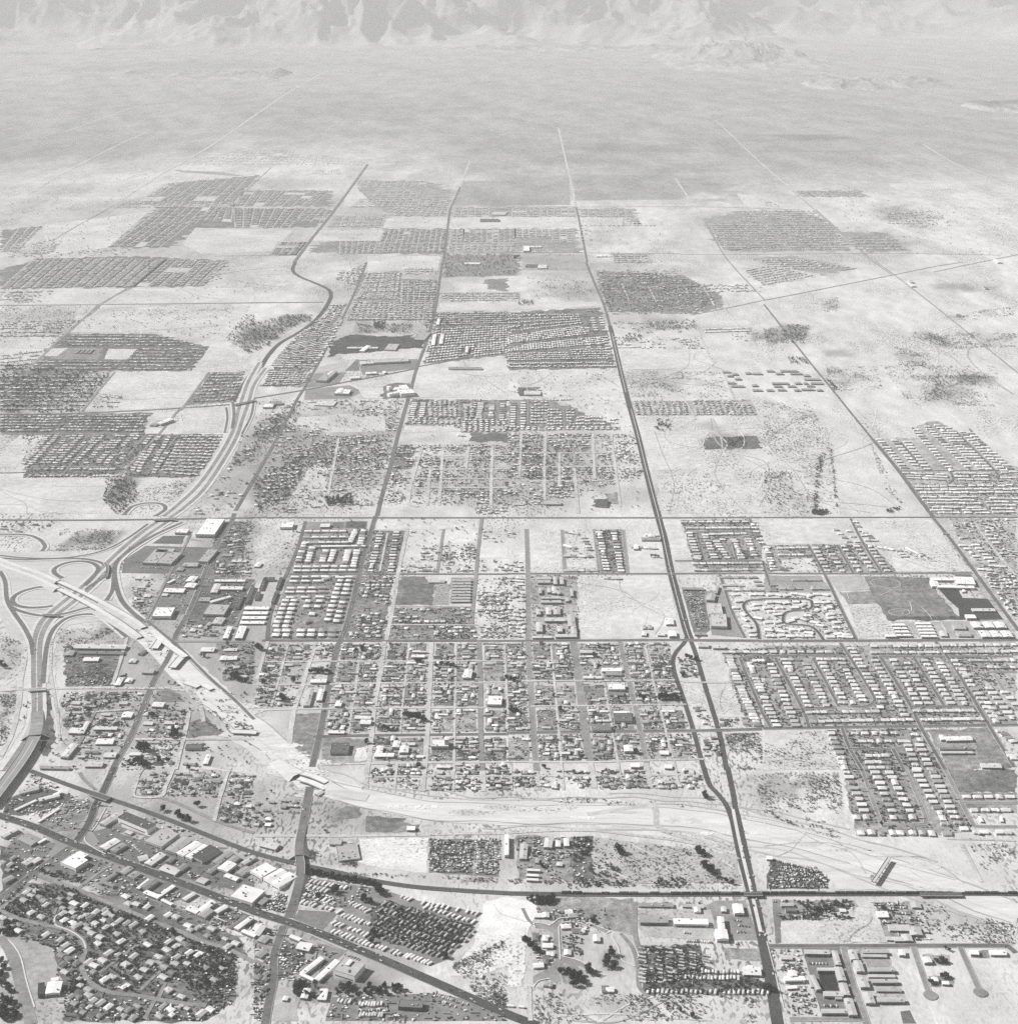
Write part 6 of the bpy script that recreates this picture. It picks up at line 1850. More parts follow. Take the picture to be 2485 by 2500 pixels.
# --- old town grid: blocks between the vertical streets
VL = [((640, 960), (500, 1650)), ((990, 960), (890, 1650)), ((1340, 960), (1312, 1650)), ((1700, 960), (1715, 1650)), ((2068, 955), (2108, 1645)), ((2410, 955), (2498, 1640)), ((2765, 955), (2917, 1635)), ((3170, 1000), (3310, 1630))]
HR = [(965, 1085), (1112, 1255), (1285, 1435), (1470, 1630)]
OT = 'in the old town grid'
for c in range(len(VL) - 1):
    for r, (ya, yb) in enumerate(HR):
        for half in (0, 1):
            def xa(v, y):
                (tx, ty), (bx, by) = v
                return tx + (bx - tx) * (y - 960) / 690.
            def X(f, y):
                a, b = xa(VL[c], y) + 38, xa(VL[c + 1], y) - 38
                return a + (b - a) * f
            f0, f1 = (0, .47) if half == 0 else (.53, 1)
            q = [(X(f0, yb), yb), (X(f1, yb), yb), (X(f1, ya), ya), (X(f0, ya), ya)]
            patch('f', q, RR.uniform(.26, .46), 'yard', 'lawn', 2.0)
            quad_fill('f', q, 3, 6, 'old', OT, .45, .22, RR.uniform(.0, .22), RR.uniform(.4, 1.0), 17, 8, 0.0, tsize=(2.8, 5), cars=.25)
for c in range(1, len(VL) - 1):
    for half in (0, 1):
        a0 = VL[c][1][0] + (VL[c][1][0] - VL[c][0][0]) * .06
        b0 = VL[c + 1][1][0] + (VL[c + 1][1][0] - VL[c + 1][0][0]) * .06
        m0 = (a0 + b0) / 2
        xa, xb = (a0 + 35, m0 - 10) if half == 0 else (m0 + 10, b0 - 35)
        q = [(xa, 1850), (xb, 1850), (xb, 1680), (xa, 1680)]
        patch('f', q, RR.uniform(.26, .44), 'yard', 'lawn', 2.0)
        quad_fill('f', q, 3, 6, 'old', OT, .45, .22, .08, .9, 17, 8, 0.0, cars=.2)
for (x, y, s) in ((40, 990, 11), (60, 1000, 9), (20, 980, 9), (815, 995, 9), (1030, 960, 7), (770, 1010, 7), (395, 1060, 6), (1225, 1090, 9), (1255, 1095, 9), (1280, 1105, 7), (1380, 1125, 8), (1420, 1110, 8), (1460, 1115, 8), (1500, 1120, 8), (1520, 1130, 7), (430, 1170, 9), (460, 1165, 9), (490, 1170, 9), (520, 1172, 9), (550, 1170, 9), (575, 1175, 7), (300, 1240, 10), (75, 1250, 8), (215, 1365, 10), (230, 1385, 8), (1150, 1500, 10), (1180, 1510, 10), (1210, 1505, 10), (1240, 1515, 11), (1270, 1525, 10), (1290, 1535, 9), (850, 1700, 8), (1240, 1885, 9), (1670, 1200, 7), (1910, 1215, 8), (1270, 1380, 7), (985, 1590, 8), (1010, 1600, 8), (1050, 1600, 7)):
    p = G('f', x, y + 20)
    tree(p[0], p[1], s, OT, .035)
for (x, y, s) in ((690, 990, 8), (650, 1045, 9), (670, 1050, 8), (690, 1135, 8), (400, 1115, 7), (345, 1350, 7), (395, 1455, 8), (20, 1465, 10), (50, 1470, 10), (70, 1475, 8), (970, 1265, 7), (1160, 1295, 6), (1150, 1370, 11), (1190, 1365, 11), (1220, 1370, 11), (1250, 1365, 11), (1280, 1370, 9), (1000, 1360, 9), (1030, 1365, 8), (1350, 1060, 9), (1380, 1065, 9), (1420, 1075, 9), (1325, 1195, 8), (1085, 295, 8), (1115, 295, 8), (1135, 298, 7), (20, 1225, 9), (50, 1230, 9), (370, 1555, 6), (810, 1595, 6), (560, 1815, 7), (970, 1780, 9), (270, 1890, 7)):
    p = G('g', x, y + 18)
    tree(p[0], p[1], s, OT, .035)
for (x, y, s) in ((1320, 1640, 12), (1300, 1660, 9), (1080, 1750, 14), (1050, 1760, 12), (1110, 1755, 12), (1065, 1860, 13), (1040, 1850, 11), (1090, 1880, 11), (970, 1860, 7), (1145, 1495, 9), (1160, 1500, 8), (1440, 1450, 5), (1780, 1210, 12), (1810, 1230, 9), (1860, 1240, 8), (1760, 1200, 9), (1725, 960, 8), (1690, 990, 7), (1840, 1010, 8), (1550, 1050, 8), (1520, 1045, 7), (1540, 1730, 7), (1200, 1840, 8), (1270, 1840, 8), (1430, 1900, 7), (10, 1110, 10), (30, 1130, 9), (560, 1890, 6), (1280, 1250, 6), (1325, 1260, 6), (950, 1205, 8), (925, 1210, 7)):
    p = G('e', x, y + 20)
    tree(p[0], p[1], s, 'between the interchange and the old town', .035)
# blocks left of the avenue
for q, nx, ny in (('120,965 240,970 190,1090 80,1090', 3, 4), ('270,970 430,970 400,1090 240,1090', 3, 4), ('480,970 620,970 590,1085 440,1085', 3, 4), ('70,1120 210,1120 180,1260 20,1260', 3, 4), ('230,1120 390,1115 350,1260 200,1260', 3, 4), ('10,1300 160,1300 120,1420 0,1420', 3, 4), ('190,1300 330,1300 280,1440 160,1440', 3, 4), ('420,1120 590,1115 560,1160 420,1150', 3, 2)):
    quad_fill('f', q, nx, ny, 'old', 'in the blocks left of the avenue', .4, .22, .25, .7, 16, 8.5, 0.0, cars=.2)
# left of the avenue by the interchange
for q, nx, ny, rf in (('640,1340 1080,1340 1000,1480 640,1470', 8, 4, .3), ('500,1390 740,1400 680,1600 480,1600', 5, 6, .3), ('720,1500 1000,1490 920,1680 680,1680', 5, 5, .35), ('640,1690 880,1690 820,1900 600,1880', 5, 6, .4), ('1120,1420 1430,1480 1380,1660 1040,1640', 6, 5, .35), ('950,1700 1380,1710 1300,1900 900,1900', 6, 4, .35), ('1400,1700 1560,1710 1520,1900 1340,1900', 3, 5, .3), ('1620,1150 1900,1110 1900,1250 1740,1240', 6, 3, .35), ('1020,560 1140,560 1100,780 1010,700', 4, 6, .35), ('960,460 1220,460 1180,560 980,560', 3, 2, .4), ('1640,340 1900,320 1880,440 1600,440', 7, 4, .5), ('1660,100 1900,80 1880,300 1640,300', 6, 4, .4), ('1380,830 1760,840 1700,930 1340,920', 7, 3, .4), ('480,970 940,980 930,1060 480,1060', 9, 2, .3), ('0,50 400,50 400,130 0,130', 6, 2, .25)):
    quad_fill('e', q, int(nx * 1.4), int(ny * 1.3), 'old', 'in the yards around the interchange', rf, .2, .35, .8, 15, 8.5, None, cars=.35)
# mixed blocks in the middle
MB_ = 'in the blocks beyond the second cross street'
rows('f', '955,125 880,410 14; 1075,120 1035,410 14', w=15, d=9, roof=.7, var=.12, phrase=MB_)
for q, nx, ny, rf in (('820,460 1050,460 1010,680 760,680', 6, 8, .55), ('740,700 1000,700 960,930 700,930', 6, 8, .5), ('1070,700 1640,700 1640,815 1040,815', 13, 4, .6), ('1030,835 1680,835 1690,925 1015,925', 14, 3, .6), ('1430,220 1530,220 1520,420 1420,420', 3, 7, .5), ('1560,220 1670,220 1650,430 1530,430', 4, 8, .55), ('1280,240 1400,230 1390,350 1240,340', 4, 4, .5), ('1120,370 1380,380 1370,430 1110,430', 7, 2, .5), ('1180,110 1290,110 1280,160 1170,160', 3, 2, .5), ('1730,110 1900,110 1900,210 1730,210', 6, 4, .5), ('1700,330 1920,340 1920,420 1690,420', 8, 4, .55), ('1690,460 1920,460 1920,490 1690,490', 6, 1, .6), ('1690,570 1920,570 1920,680 1680,680', 8, 4, .6), ('1690,700 1920,700 1920,810 1690,810', 8, 4, .6), ('1710,830 1920,830 1920,925 1720,925', 8, 3, .5)):
    quad_fill('f', q, nx, ny, 'old', MB_, rf, .2, .15, .6, None, None, 0.0, cars=.15)
for q, nx, ny, rf in (('0,460 120,460 125,660 0,660', 4, 7, .6), ('0,690 125,690 130,925 0,925', 4, 8, .55), ('0,110 60,120 60,180 0,180', 2, 2, .5), ('0,340 110,340 120,425 0,425', 4, 3, .65), ('0,960 120,960 130,1090 0,1090', 3, 5, .45)):
    quad_fill('g', q, nx, ny, 'old', MB_, rf, .2, .15, .6, None, None, 0.0, cars=.15)
quad_fill('g', '1470,1680 1590,1680 1610,1820 1490,1820', 4, 6, 'old', 'between the two highway branches', .35, .2, .1, 1.2, 12, 8, 0.0)
quad_fill('g', '1400,1440 1470,1440 1540,1590 1430,1590', 3, 6, 'old', 'between the two highway branches', .4, .25, .4, .6, 12, 8, 0.0)
quad_fill('g', '1290,1080 1430,1090 1450,1220 1300,1220', 4, 5, 'old', 'between the two highway branches', .35, .2, .2, 1.3, 12, 8, 0.0)
quad_fill('g', '1590,1530 1770,1530 1800,1590 1610,1600', 5, 2, 'old', 'between the two highway branches', .3, .2, .3, .8, 12, 8, 0.0)
for q, nx, ny in (('1400,20 1560,10 1640,180 1470,180', 5, 5), ('1640,30 1840,20 1880,150 1700,170', 6, 5), ('1750,240 1900,260 1900,330 1800,320', 4, 3), ('1650,430 1900,430 1910,560 1720,560', 7, 5), ('1740,570 1910,570 1910,760 1880,760', 4, 5)):
    quad_fill('h', q, nx, ny, 'old', 'beyond the slanting avenue', .6, .2, .35, 1.0)

# --- far town: rows fade into a mass
FAR = 'in the far tracts'
def tract(t, q, nx, ny, roof=.62, trees=.5, skip=.05, w=None, d=None, rot=None, tsize=(2.8, 4.5), var=.1, pair=False):
    quad_fill(t, q, nx, ny, 'tract', FAR, roof, var, skip, trees, w, d, rot, tsize=tsize, pair=pair)


def stripes(t, q, ncol, per, roof=.7, trees=.35):
    """q: near-left near-right far-right far-left; columns run from near to far"""
    Q = [Vector(G(t, x, y)) for x, y in pts(q)]

    def at(u, v):
        return Q[0].lerp(Q[1], u).lerp(Q[3].lerp(Q[2], u), v)
    for k in range(0, ncol - 1, 2):                 # lots still bare
        for sgm in range(4):
            if RR.random() < .045:
                u0, u1, v0, v1 = (k + .1) / ncol, (k + RR.choice((1.9, 1.9, 3.9))) / ncol, (sgm + .05) / 4, (sgm + RR.uniform(.5, .95)) / 4
                u1 = min(u1, 1.)
                zz = nextz('patch')
                mb = MB()
                R4 = rough_edge([tuple(at(u0, v0)), tuple(at(u1, v0)), tuple(at(u1, v1)), tuple(at(u0, v1))], 6, 20)
                mb.face([(x, y, zz) for x, y in R4], RR.uniform(.42, .58))
                tag(mb.build('bare_lot', M['lot']), kind='structure')
                for a_ in np.linspace(.1, .9, 5):
                    for b_ in np.linspace(.05, .95, 9):
                        c_ = at(u0 + (u1 - u0) * a_, v0 + (v1 - v0) * b_)
                        claim(c_.x, c_.y, 10)
    tract(t, q, ncol, int(per * 1.25), roof, trees * 1.4, .06, pair=True)
    P = [Vector(G(t, x, y)) for x, y in pts(q)]
    for k in range(0, ncol + 1, 2):
        a, b = P[0].lerp(P[1], k / ncol), P[3].lerp(P[2], k / ncol)
        L, R = ribbon_pts([a, a.lerp(b, .5), b], 8.5)
        mb = MB()
        for i in range(2):
            mb.face([(R[i].x, R[i].y, .69), (R[i + 1].x, R[i + 1].y, .69), (L[i + 1].x, L[i + 1].y, .69), (L[i].x, L[i].y, .69)], .36)
        tag(mb.build('street', M['asphalt']), kind='structure')


for q, nx, ny in (('180,1630 880,1630 900,1610 200,1610', 30, 1), ('330,1580 870,1580 885,1545 350,1545', 22, 2), ('150,1530 260,1540 470,1310 340,1310', 2, 14), ('290,1530 440,1530 640,1310 500,1310', 3, 12), ('460,1520 580,1530 800,1310 690,1310', 3, 12), ('620,1530 760,1530 960,1310 840,1310', 3, 12), ('780,1530 900,1540 1110,1310 990,1310', 3, 12), ('930,1580 1060,1600 1220,1320 1130,1310', 3, 14), ('1090,1600 1180,1610 1360,1320 1260,1320', 2, 14), ('1200,1610 1500,1625 1690,1310 1370,1310', 10, 13)):
    tract('i', q, nx, ny, .6, .7, .08)
for q, nx, ny in (('0,1290 380,1290 500,1160 0,1160', 14, 6), ('420,1280 1080,1290 1140,1150 520,1160', 24, 6), ('1400,1075 1760,1050 1850,835 1600,835', 10, 9), ('0,1130 600,1130 800,860 0,850', 22, 9), ('0,820 200,820 330,660 0,700', 9, 5), ('220,820 860,820 920,745 300,745', 24, 3), ('880,820 1440,825 1570,650 1060,650', 18, 7), ('420,640 1500,640 1280,560 560,545', 30, 4), ('0,575 430,575 500,490 0,490', 18, 3), ('0,300 220,300 330,215 0,215', 9, 3), ('640,1110 880,1110 930,1010 780,1000', 8, 3)):
    tract('i', q, nx, ny, .45, 1.4, .12, var=.18)
scatter_trees('i', '0,1140 620,1140 860,840 0,780', 900, FAR, (3.5, 6.5))
scatter_trees('i', '800,1640 1020,1640 1040,1800 880,1920 780,1800', 330, 'in the dark brush by the loop ramp', (2.5, 5))
scatter_trees('i', '1700,590 1850,400 1920,390 1920,720 1790,640', 220, 'in the grove by the wash', (3.5, 6.5))
scatter_trees('j', '0,470 250,400 440,400 430,450 260,500 100,640 0,680', 420, 'in the grove by the wash', (3.5, 6.5))
# left part of sheet p and m
stripes('p', '0,705 760,692 940,540 200,530', 26, 22, .5, .9)
stripes('p', '760,692 1150,690 1290,550 940,540', 11, 14, .6, .5)
stripes('p', '0,500 100,495 240,350 110,360', 5, 18, .55, .5)
stripes('p', '610,470 900,470 1080,330 800,340', 12, 14, .5, 1.0)
stripes('p', '800,340 1100,340 1200,240 920,240', 12, 10, .5, .7)
stripes('p', '1100,320 1330,330 1330,240 1200,240', 9, 9, .5, .7)
stripes('p', '1330,360 1640,365 1760,250 1320,250', 15, 10, .5, .9)
stripes('p', '1640,330 1830,330 1860,260 1760,255', 7, 7, .6, .4)
stripes('p', '640,250 1320,245 1330,210 700,210', 30, 4, .55, .5)
stripes('p', '780,210 1330,210 1460,65 940,110', 18, 14, .6, .3)
stripes('p', '1320,240 1750,240 1860,155 1380,150', 16, 9, .65, .3)
stripes('p', '1520,510 1680,510 1740,440 1580,440', 6, 8, .55, .4)
stripes('p', '160,515 300,500 330,450 210,440', 6, 4, .45, .6)
stripes('m', '670,625 1240,625 1230,585 900,570', 22, 4, .62, .1)
stripes('m', '900,600 1100,605 1120,565 930,565', 9, 5, .62, .1)
stripes('m', '1180,660 1290,660 1280,640 1200,640', 6, 3, .6, .2)
stripes('m', '1240,620 1380,628 1390,610 1250,605', 6, 2, .6, .2)
# middle sheets
stripes('q', '0,355 230,360 250,295 20,295', 12, 7, .68, .4)
stripes('q', '210,295 600,298 620,215 330,240', 18, 6, .68, .3)
stripes('q', '100,135 480,130 490,95 130,92', 18, 4, .7, .1)
stripes('q', '180,190 450,190 460,150 210,148', 13, 4, .7, .2)
stripes('q', '60,245 600,240 600,195 120,195', 26, 4, .6, .3)
stripes('q', '640,298 840,298 840,247 650,247', 10, 5, .72, .2)
stripes('q', '970,298 1330,298 1325,247 975,247', 18, 5, .72, .2)
stripes('q', '1360,298 1680,298 1665,252 1360,252', 15, 5, .72, .2)
stripes('q', '1600,350 1700,350 1680,300 1600,300', 5, 4, .7, .2)
stripes('q', '0,505 220,505 240,435 0,435', 14, 8, .5, .6)
stripes('q', '200,500 590,498 605,368 250,368', 24, 14, .5, .6)
stripes('q', '610,495 690,495 700,368 630,368', 4, 12, .68, .3)
stripes('q', '700,440 990,440 990,368 700,368', 18, 8, .5, .5)
stripes('q', '700,495 980,495 985,445 700,445', 15, 5, .68, .3)
stripes('q', '990,420 1200,410 1190,368 990,368', 11, 4, .7, .3)
stripes('q', '1200,445 1330,445 1315,368 1200,368', 6, 7, .7, .3)
stripes('q', '1550,560 1750,560 1730,508 1540,508', 10, 4, .5, .7)
stripes('q', '570,775 1010,775 1010,725 570,725', 24, 4, .55, .7)
for q, nx, ny in (('0,660 60,690 140,610 30,610', 4, 5), ('90,765 330,768 340,615 150,615', 9, 15), ('350,600 520,600 520,590 360,590', 9, 2), ('340,640 540,640 550,600 350,600', 1, 1), ('340,760 540,760 545,660 350,660', 12, 7), ('40,885 520,885 530,780 110,780', 22, 8)):
    tract('q', q, nx, ny, .58, .7, .06)
for q, nx, ny in (('1350,355 1880,355 1860,340 1350,345', 20, 1), ('1360,440 1430,440 1420,370 1350,370', 3, 4), ('1440,640 1900,650 1900,605 1440,605', 18, 2)):
    tract('q', q, nx, ny, .5, .8, .35)
# sheet j
for q, nx, ny in (('70,940 380,930 440,820 110,810', 13, 8), ('110,800 440,810 560,560 240,640', 12, 14), ('290,580 560,560 660,330 500,430', 7, 14), ('420,700 640,500 680,430 600,470', 3, 9), ('520,420 620,450 690,320 590,320', 4, 7)):
    tract('j', q, nx, ny, .58, .9, .1)
rows('j', '450,780 640,470 13; 470,760 600,560 9', w=15, d=12, roof=.78, phrase=FAR)
stripes('j', '770,280 1080,280 1110,80 860,85', 13, 16, .58, .8)
stripes('j', '700,430 1110,440 1090,300 760,300', 18, 8, .6, .8)
stripes('j', '1110,430 1340,440 1380,140 1120,140', 11, 14, .5, 1.0)
stripes('j', '1130,95 1350,95 1350,45 1140,45', 11, 3, .6, .5)
stripes('j', '660,130 780,150 840,0 720,60', 5, 7, .6, .6)
# the angled tract at the centre
tract('j', '1300,765 1920,690 1920,600 1330,640', 26, 6, .6, .6, .04)
tract('j', '1340,640 1920,590 1920,480 1380,500', 25, 7, .58, .7, .06)
tract('j', '1390,480 1920,470 1920,375 1400,385', 25, 6, .52, .8, .1)
tract('k', '0,805 820,800 800,750 0,760', 40, 2, .72, .5, .03)
tract('k', '0,750 480,740 450,680 0,690', 24, 4, .62, .6, .04)
tract('k', '490,740 760,740 750,650 470,660', 13, 5, .66, .5, .04)
tract('k', '0,680 740,620 720,560 0,640', 36, 4, .66, .5, .03)
tract('k', '0,620 600,550 560,480 0,560', 30, 5, .64, .5, .04)
tract('k', '0,540 560,470 540,390 0,390', 28, 5, .55, .7, .06)
rows('k', '600,600 610,640 3; 640,420 665,510 6; 700,420 725,510 6; 735,560 775,740 9; 680,570 690,640 4; 595,470 600,520 3', w=17, d=12, roof=.8, phrase=FAR)
stripes('j', '1200,1225 1550,1225 1560,1180 1190,1180', 17, 3, .72, .5)
stripes('j', '1330,1170 1550,1170 1545,1050 1320,1050', 12, 7, .66, .6)
rows('j', '1190,1165 1215,1065 8; 1265,1165 1280,1065 8; 1700,1170 1715,1065 8; 1790,1170 1800,1065 8; 1870,1190 1880,1070 8', w=17, d=12, roof=.8, phrase=FAR)
stripes('j', '1580,1285 1920,1285 1920,1190 1575,1190', 16, 5, .74, .5)
stripes('j', '1590,1180 1680,1180 1690,1060 1590,1060', 4, 6, .6, .8)
rows('k', '35,1240 40,1060 11; 110,1240 115,1060 10', w=17, d=12, roof=.8, phrase=FAR)
stripes('k', '0,1275 840,1270 840,1245 0,1245', 36, 2, .72, .4)
for q, nx, ny in (('170,1230 300,1230 300,1050 170,1050', 5, 8), ('290,1240 410,1240 410,1110 300,1110', 5, 6), ('440,1240 510,1240 500,1110 440,1110', 3, 6), ('510,1240 740,1240 730,1165 520,1165', 10, 3), ('760,1230 830,1230 830,1180 765,1180', 3, 2), ('310,1055 490,1045 490,1035 310,1040', 9, 1)):
    tract('k', q, nx, ny, .66, .6, .08)
stripes('k', '970,1158 1380,1158 1360,1050 940,1050', 18, 6, .5, .7)
stripes('k', '1420,1158 1880,1158 1830,1045 1390,1050', 20, 6, .5, .7)
rows('k', '1485,505 1820,497 17; 1495,525 1815,515 17', w=13, d=10, roof=.8, phrase=FAR)
rows('k', '840,640 920,640 3', w=16, d=12, roof=.8, phrase=FAR)
# scattered older houses in the middle distance
for t, q, nx, ny, rf in (('k', '0,1420 480,1420 480,1300 0,1300', 18, 6, .5), ('k', '500,1430 780,1420 770,1300 490,1300', 10, 5, .5), ('k', '520,1640 820,1640 790,1450 510,1450', 11, 10, .48), ('k', '0,1640 490,1640 490,1440 0,1440', 18, 9, .48), ('k', '0,1850 270,1850 270,1660 0,1660', 10, 8, .55), ('k', '280,1790 500,1790 490,1660 280,1660', 8, 5, .55), ('k', '540,1740 640,1740 620,1650 530,1650', 4, 4, .5), ('k', '830,1530 960,1530 970,1360 820,1360', 5, 6, .55), ('k', '850,1640 1020,1630 1010,1540 850,1540', 6, 3, .4),
                         ('k', '680,170 1330,170 1320,60 660,60', 26, 6, .45), ('k', '720,300 1100,300 1080,180 700,180', 16, 7, .4), ('k', '1130,300 1620,330 1480,180 1090,180', 20, 8, .48), ('k', '760,400 1380,390 1600,330 740,320', 24, 4, .45), ('k', '800,660 1480,660 1440,580 800,560', 26, 4, .5), ('k', '790,560 1420,530 1400,440 780,440', 18, 3, .4), ('k', '1700,600 1920,620 1920,520 1660,520', 8, 3, .45), ('k', '1640,220 1920,230 1920,180 1620,180', 12, 2, .5), ('k', '1340,180 1800,175 1800,165 1340,165', 18, 1, .4),
                         ('j', '1040,1560 1190,1560 1220,1400 1090,1390', 6, 8, .6), ('j', '1220,1560 1590,1560 1600,1400 1270,1390', 14, 8, .5), ('j', '1620,1560 1920,1560 1920,1390 1640,1390', 11, 7, .5), ('j', '1220,1700 1920,1700 1920,1570 1230,1570', 24, 6, .5), ('j', '1200,1830 1920,1840 1920,1720 1200,1720', 24, 5, .55), ('j', '1030,1830 1160,1820 1180,1600 1040,1600', 5, 8, .6), ('j', '970,1820 1150,1800 1150,1770 990,1780', 6, 1, .5), ('j', '1600,1910 1920,1910 1920,1850 1600,1850', 10, 3, .5),
                         ('j', '0,1900 320,1900 330,1790 0,1790', 10, 5, .35), ('j', '330,1850 900,1850 920,1760 350,1780', 16, 3, .35), ('j', '0,1780 250,1780 390,1500 100,1540', 10, 10, .55), ('j', '560,1740 900,1740 960,1560 560,1560', 13, 7, .55), ('j', '100,1480 440,1480 620,1310 240,1240', 13, 9, .55), ('j', '440,1550 960,1500 1020,1300 640,1330', 19, 9, .55), ('j', '0,1300 240,1230 350,1050 80,1120', 10, 8, .5), ('j', '350,1280 600,1280 560,1240 260,1230', 6, 2, .4), ('j', '770,1170 1090,1170 1130,1040 800,1040', 13, 6, .5), ('j', '990,1280 1070,1280 1100,1170 1010,1170', 4, 6, .6), ('j', '400,1120 760,1120 780,1040 400,1050', 12, 3, .35), ('j', '1300,1340 1620,1340 1600,1300 1300,1300', 8, 1, .5), ('j', '800,240 840,240 840,180 800,180', 1, 1, .5), ('j', '660,230 750,230 750,180 660,180', 4, 2, .6),
                         ('i', '1700,1600 1920,1500 1920,1300 1820,1320', 6, 9, .35), ('i', '1560,1800 1820,1800 1900,1620 1680,1620', 7, 8, .4), ('i', '1440,1920 1780,1920 1820,1810 1560,1810', 9, 4, .45), ('i', '560,240 900,240 900,230 560,230', 1, 1, .5)):
    quad_fill(t, q, nx, ny, 'old', 'in the scattered older blocks', rf, .22, .25, .9, None, None, 0.0 if t in 'k' else None, tsize=(2.8, 5))
scatter_trees('j', '110,1500 620,1320 1050,1300 1000,1560 400,1560', 420, 'in the leafy middle blocks', (3, 5.5))
scatter_trees('j', '0,1650 330,1480 400,1560 250,1800 0,1900', 260, 'in the leafy middle blocks', (3, 5.5))
scatter_trees('j', '540,1790 740,1760 740,1830 560,1840', 60, 'in the leafy middle blocks', (5, 9))
scatter_trees('j', '0,1250 250,1140 350,1060 340,1200 250,1300 0,1440', 220, 'in the leafy middle blocks', (3, 5.5))
scatter_trees('j', '780,470 1200,470 1190,530 800,540', 150, 'in the leafy middle blocks', (4, 6))
scatter_trees('j', '900,450 990,450 990,500 900,510', 40, 'in the leafy middle blocks', (6, 9))
scatter_trees('q', '590,510 1020,510 1010,630 580,640', 240, 'in the far ranch grove', (4, 7))
scatter_trees('q', '1050,640 1380,650 1440,760 1100,770', 90, 'in the far ranch grove', (3, 6))
scatter_trees('q', '1010,770 1090,770 1090,800 1010,800', 40, 'in the far ranch grove', (4, 6))
scatter_trees('k', '680,170 1120,100 1330,130 1600,300 1380,380 760,380', 600, 'in the far leafy blocks', (3, 5.5))
scatter_trees('k', '900,540 1000,520 1010,600 860,610', 60, 'in the far leafy blocks', (3, 6))
scatter_trees('k', '1060,460 1400,430 1430,520 1100,520', 130, 'in the far leafy blocks', (3, 6))
scatter_trees('k', '1630,1330 1800,1320 1800,1400 1650,1410', 90, 'in the walled grove on the bare plain', (2.5, 5))
scatter_trees('k', '1130,1180 1230,1200 1240,1280 1100,1280', 30, 'around the ranch on the bare plain', (4, 8))
scatter_trees('k', '0,1380 480,1380 480,1650 0,1650', 240, 'in the scattered older blocks', (3, 5))
scatter_trees('r', '200,330 700,280 900,480 260,490', 420, 'in the far tracts', (3, 5))
for t, q, nx, ny, rf in (('r', '250,490 980,490 860,340 180,340', 34, 12, .5), ('r', '370,310 580,310 560,262 350,262', 10, 5, .66), ('r', '590,330 860,330 760,262 590,262', 14, 6, .5), ('r', '680,185 1050,185 1000,150 660,150', 18, 5, .55), ('r', '600,600 1000,590 700,540 400,535', 22, 5, .5), ('r', '480,690 780,635 500,575 370,600', 14, 8, .55), ('r', '1000,490 1300,490 1180,410 980,410', 14, 5, .45), ('r', '1180,340 1450,350 1440,260 1180,280', 12, 5, .45), ('r', '490,240 580,245 530,212 490,212', 4, 3, .5), ('r', '0,740 430,725 390,680 0,680', 20, 3, .45), ('r', '910,460 990,460 980,430 920,440', 4, 2, .5)):
    quad_fill(t, q, nx, ny, 'tract', 'in the far tracts', rf, .15, .15, .5, None, None, None, tsize=(2.8, 4.5))
scatter_trees('r', '1180,280 1460,260 1560,350 1400,370 1200,340', 160, 'in the far ranch grove', (3, 6))
scatter_trees('l', '170,470 340,480 310,620 220,620', 160, 'in the far leafy blocks', (3, 5.5))
scatter_trees('l', '0,500 200,520 220,610 0,620', 160, 'in the far leafy blocks', (3, 5.5))
scatter_trees('l', '180,720 330,720 340,770 200,770', 60, 'in the far leafy blocks', (3, 5.5))
scatter_trees('l', '1120,530 1300,540 1430,640 1300,630 1120,570', 120, 'in the dark thicket on the bare plain', (2.5, 4.5))
scatter_trees('l', '1240,860 1500,850 1700,870 1690,920 1420,940 1400,1030 1180,1060 1300,940', 260, 'in the dark thicket on the bare plain', (2.5, 4.5))
scatter_trees('l', '385,1560 420,1450 470,1430 430,1600 400,1880 370,1880', 120, 'in the lines of trees on the bare plain', (2.5, 5))
scatter_trees('l', '490,1380 510,1370 560,1860 540,1860', 60, 'in the lines of trees on the bare plain', (2.5, 5))
scatter_trees('l', '365,1880 480,1880 480,1915 365,1915', 60, 'in the lines of trees on the bare plain', (4, 6))
scatter_trees('l', '0,1560 250,1600 240,1760 100,1900 0,1850', 160, 'in the lines of trees on the bare plain', (2, 4.5))
scatter_trees('l', '910,1880 1020,1850 1030,1870 930,1910', 30, 'in the lines of trees on the bare plain', (3, 5))
scatter_trees('l', '480,880 550,960 530,980 470,890', 24, 'in the lines of trees on the bare plain', (4, 6))
# slanting far-right estate
rows('l', '870,1335 1060,1550 11; 985,1345 1140,1530 9; 1080,1355 1230,1560 10; 1150,1265 1410,1570 15; 1235,1240 1540,1540 16; 1310,1230 1640,1560 17; 1390,1250 1700,1560 16; 1500,1280 1810,1570 15; 1560,1290 1880,1580 14', w=20, d=11, roof=.78, phrase=FAR, across=True)
for q, nx, ny in (('1060,1640 1380,1660 1380,1600 1060,1590', 11, 3), ('1450,1660 1720,1660 1700,1590 1450,1590', 9, 3), ('1800,1650 1920,1650 1920,1580 1800,1580', 4, 2), ('1160,1760 1920,1760 1900,1680 1150,1690', 24, 3), ('1220,1840 1640,1840 1580,1770 1200,1770', 14, 3), ('1280,1910 1700,1910 1640,1850 1250,1850', 15, 3), ('1720,1910 1920,1910 1920,1780 1680,1780', 8, 5)):
    tract('l', q, nx, ny, .72, .7, .1, 21, 10)

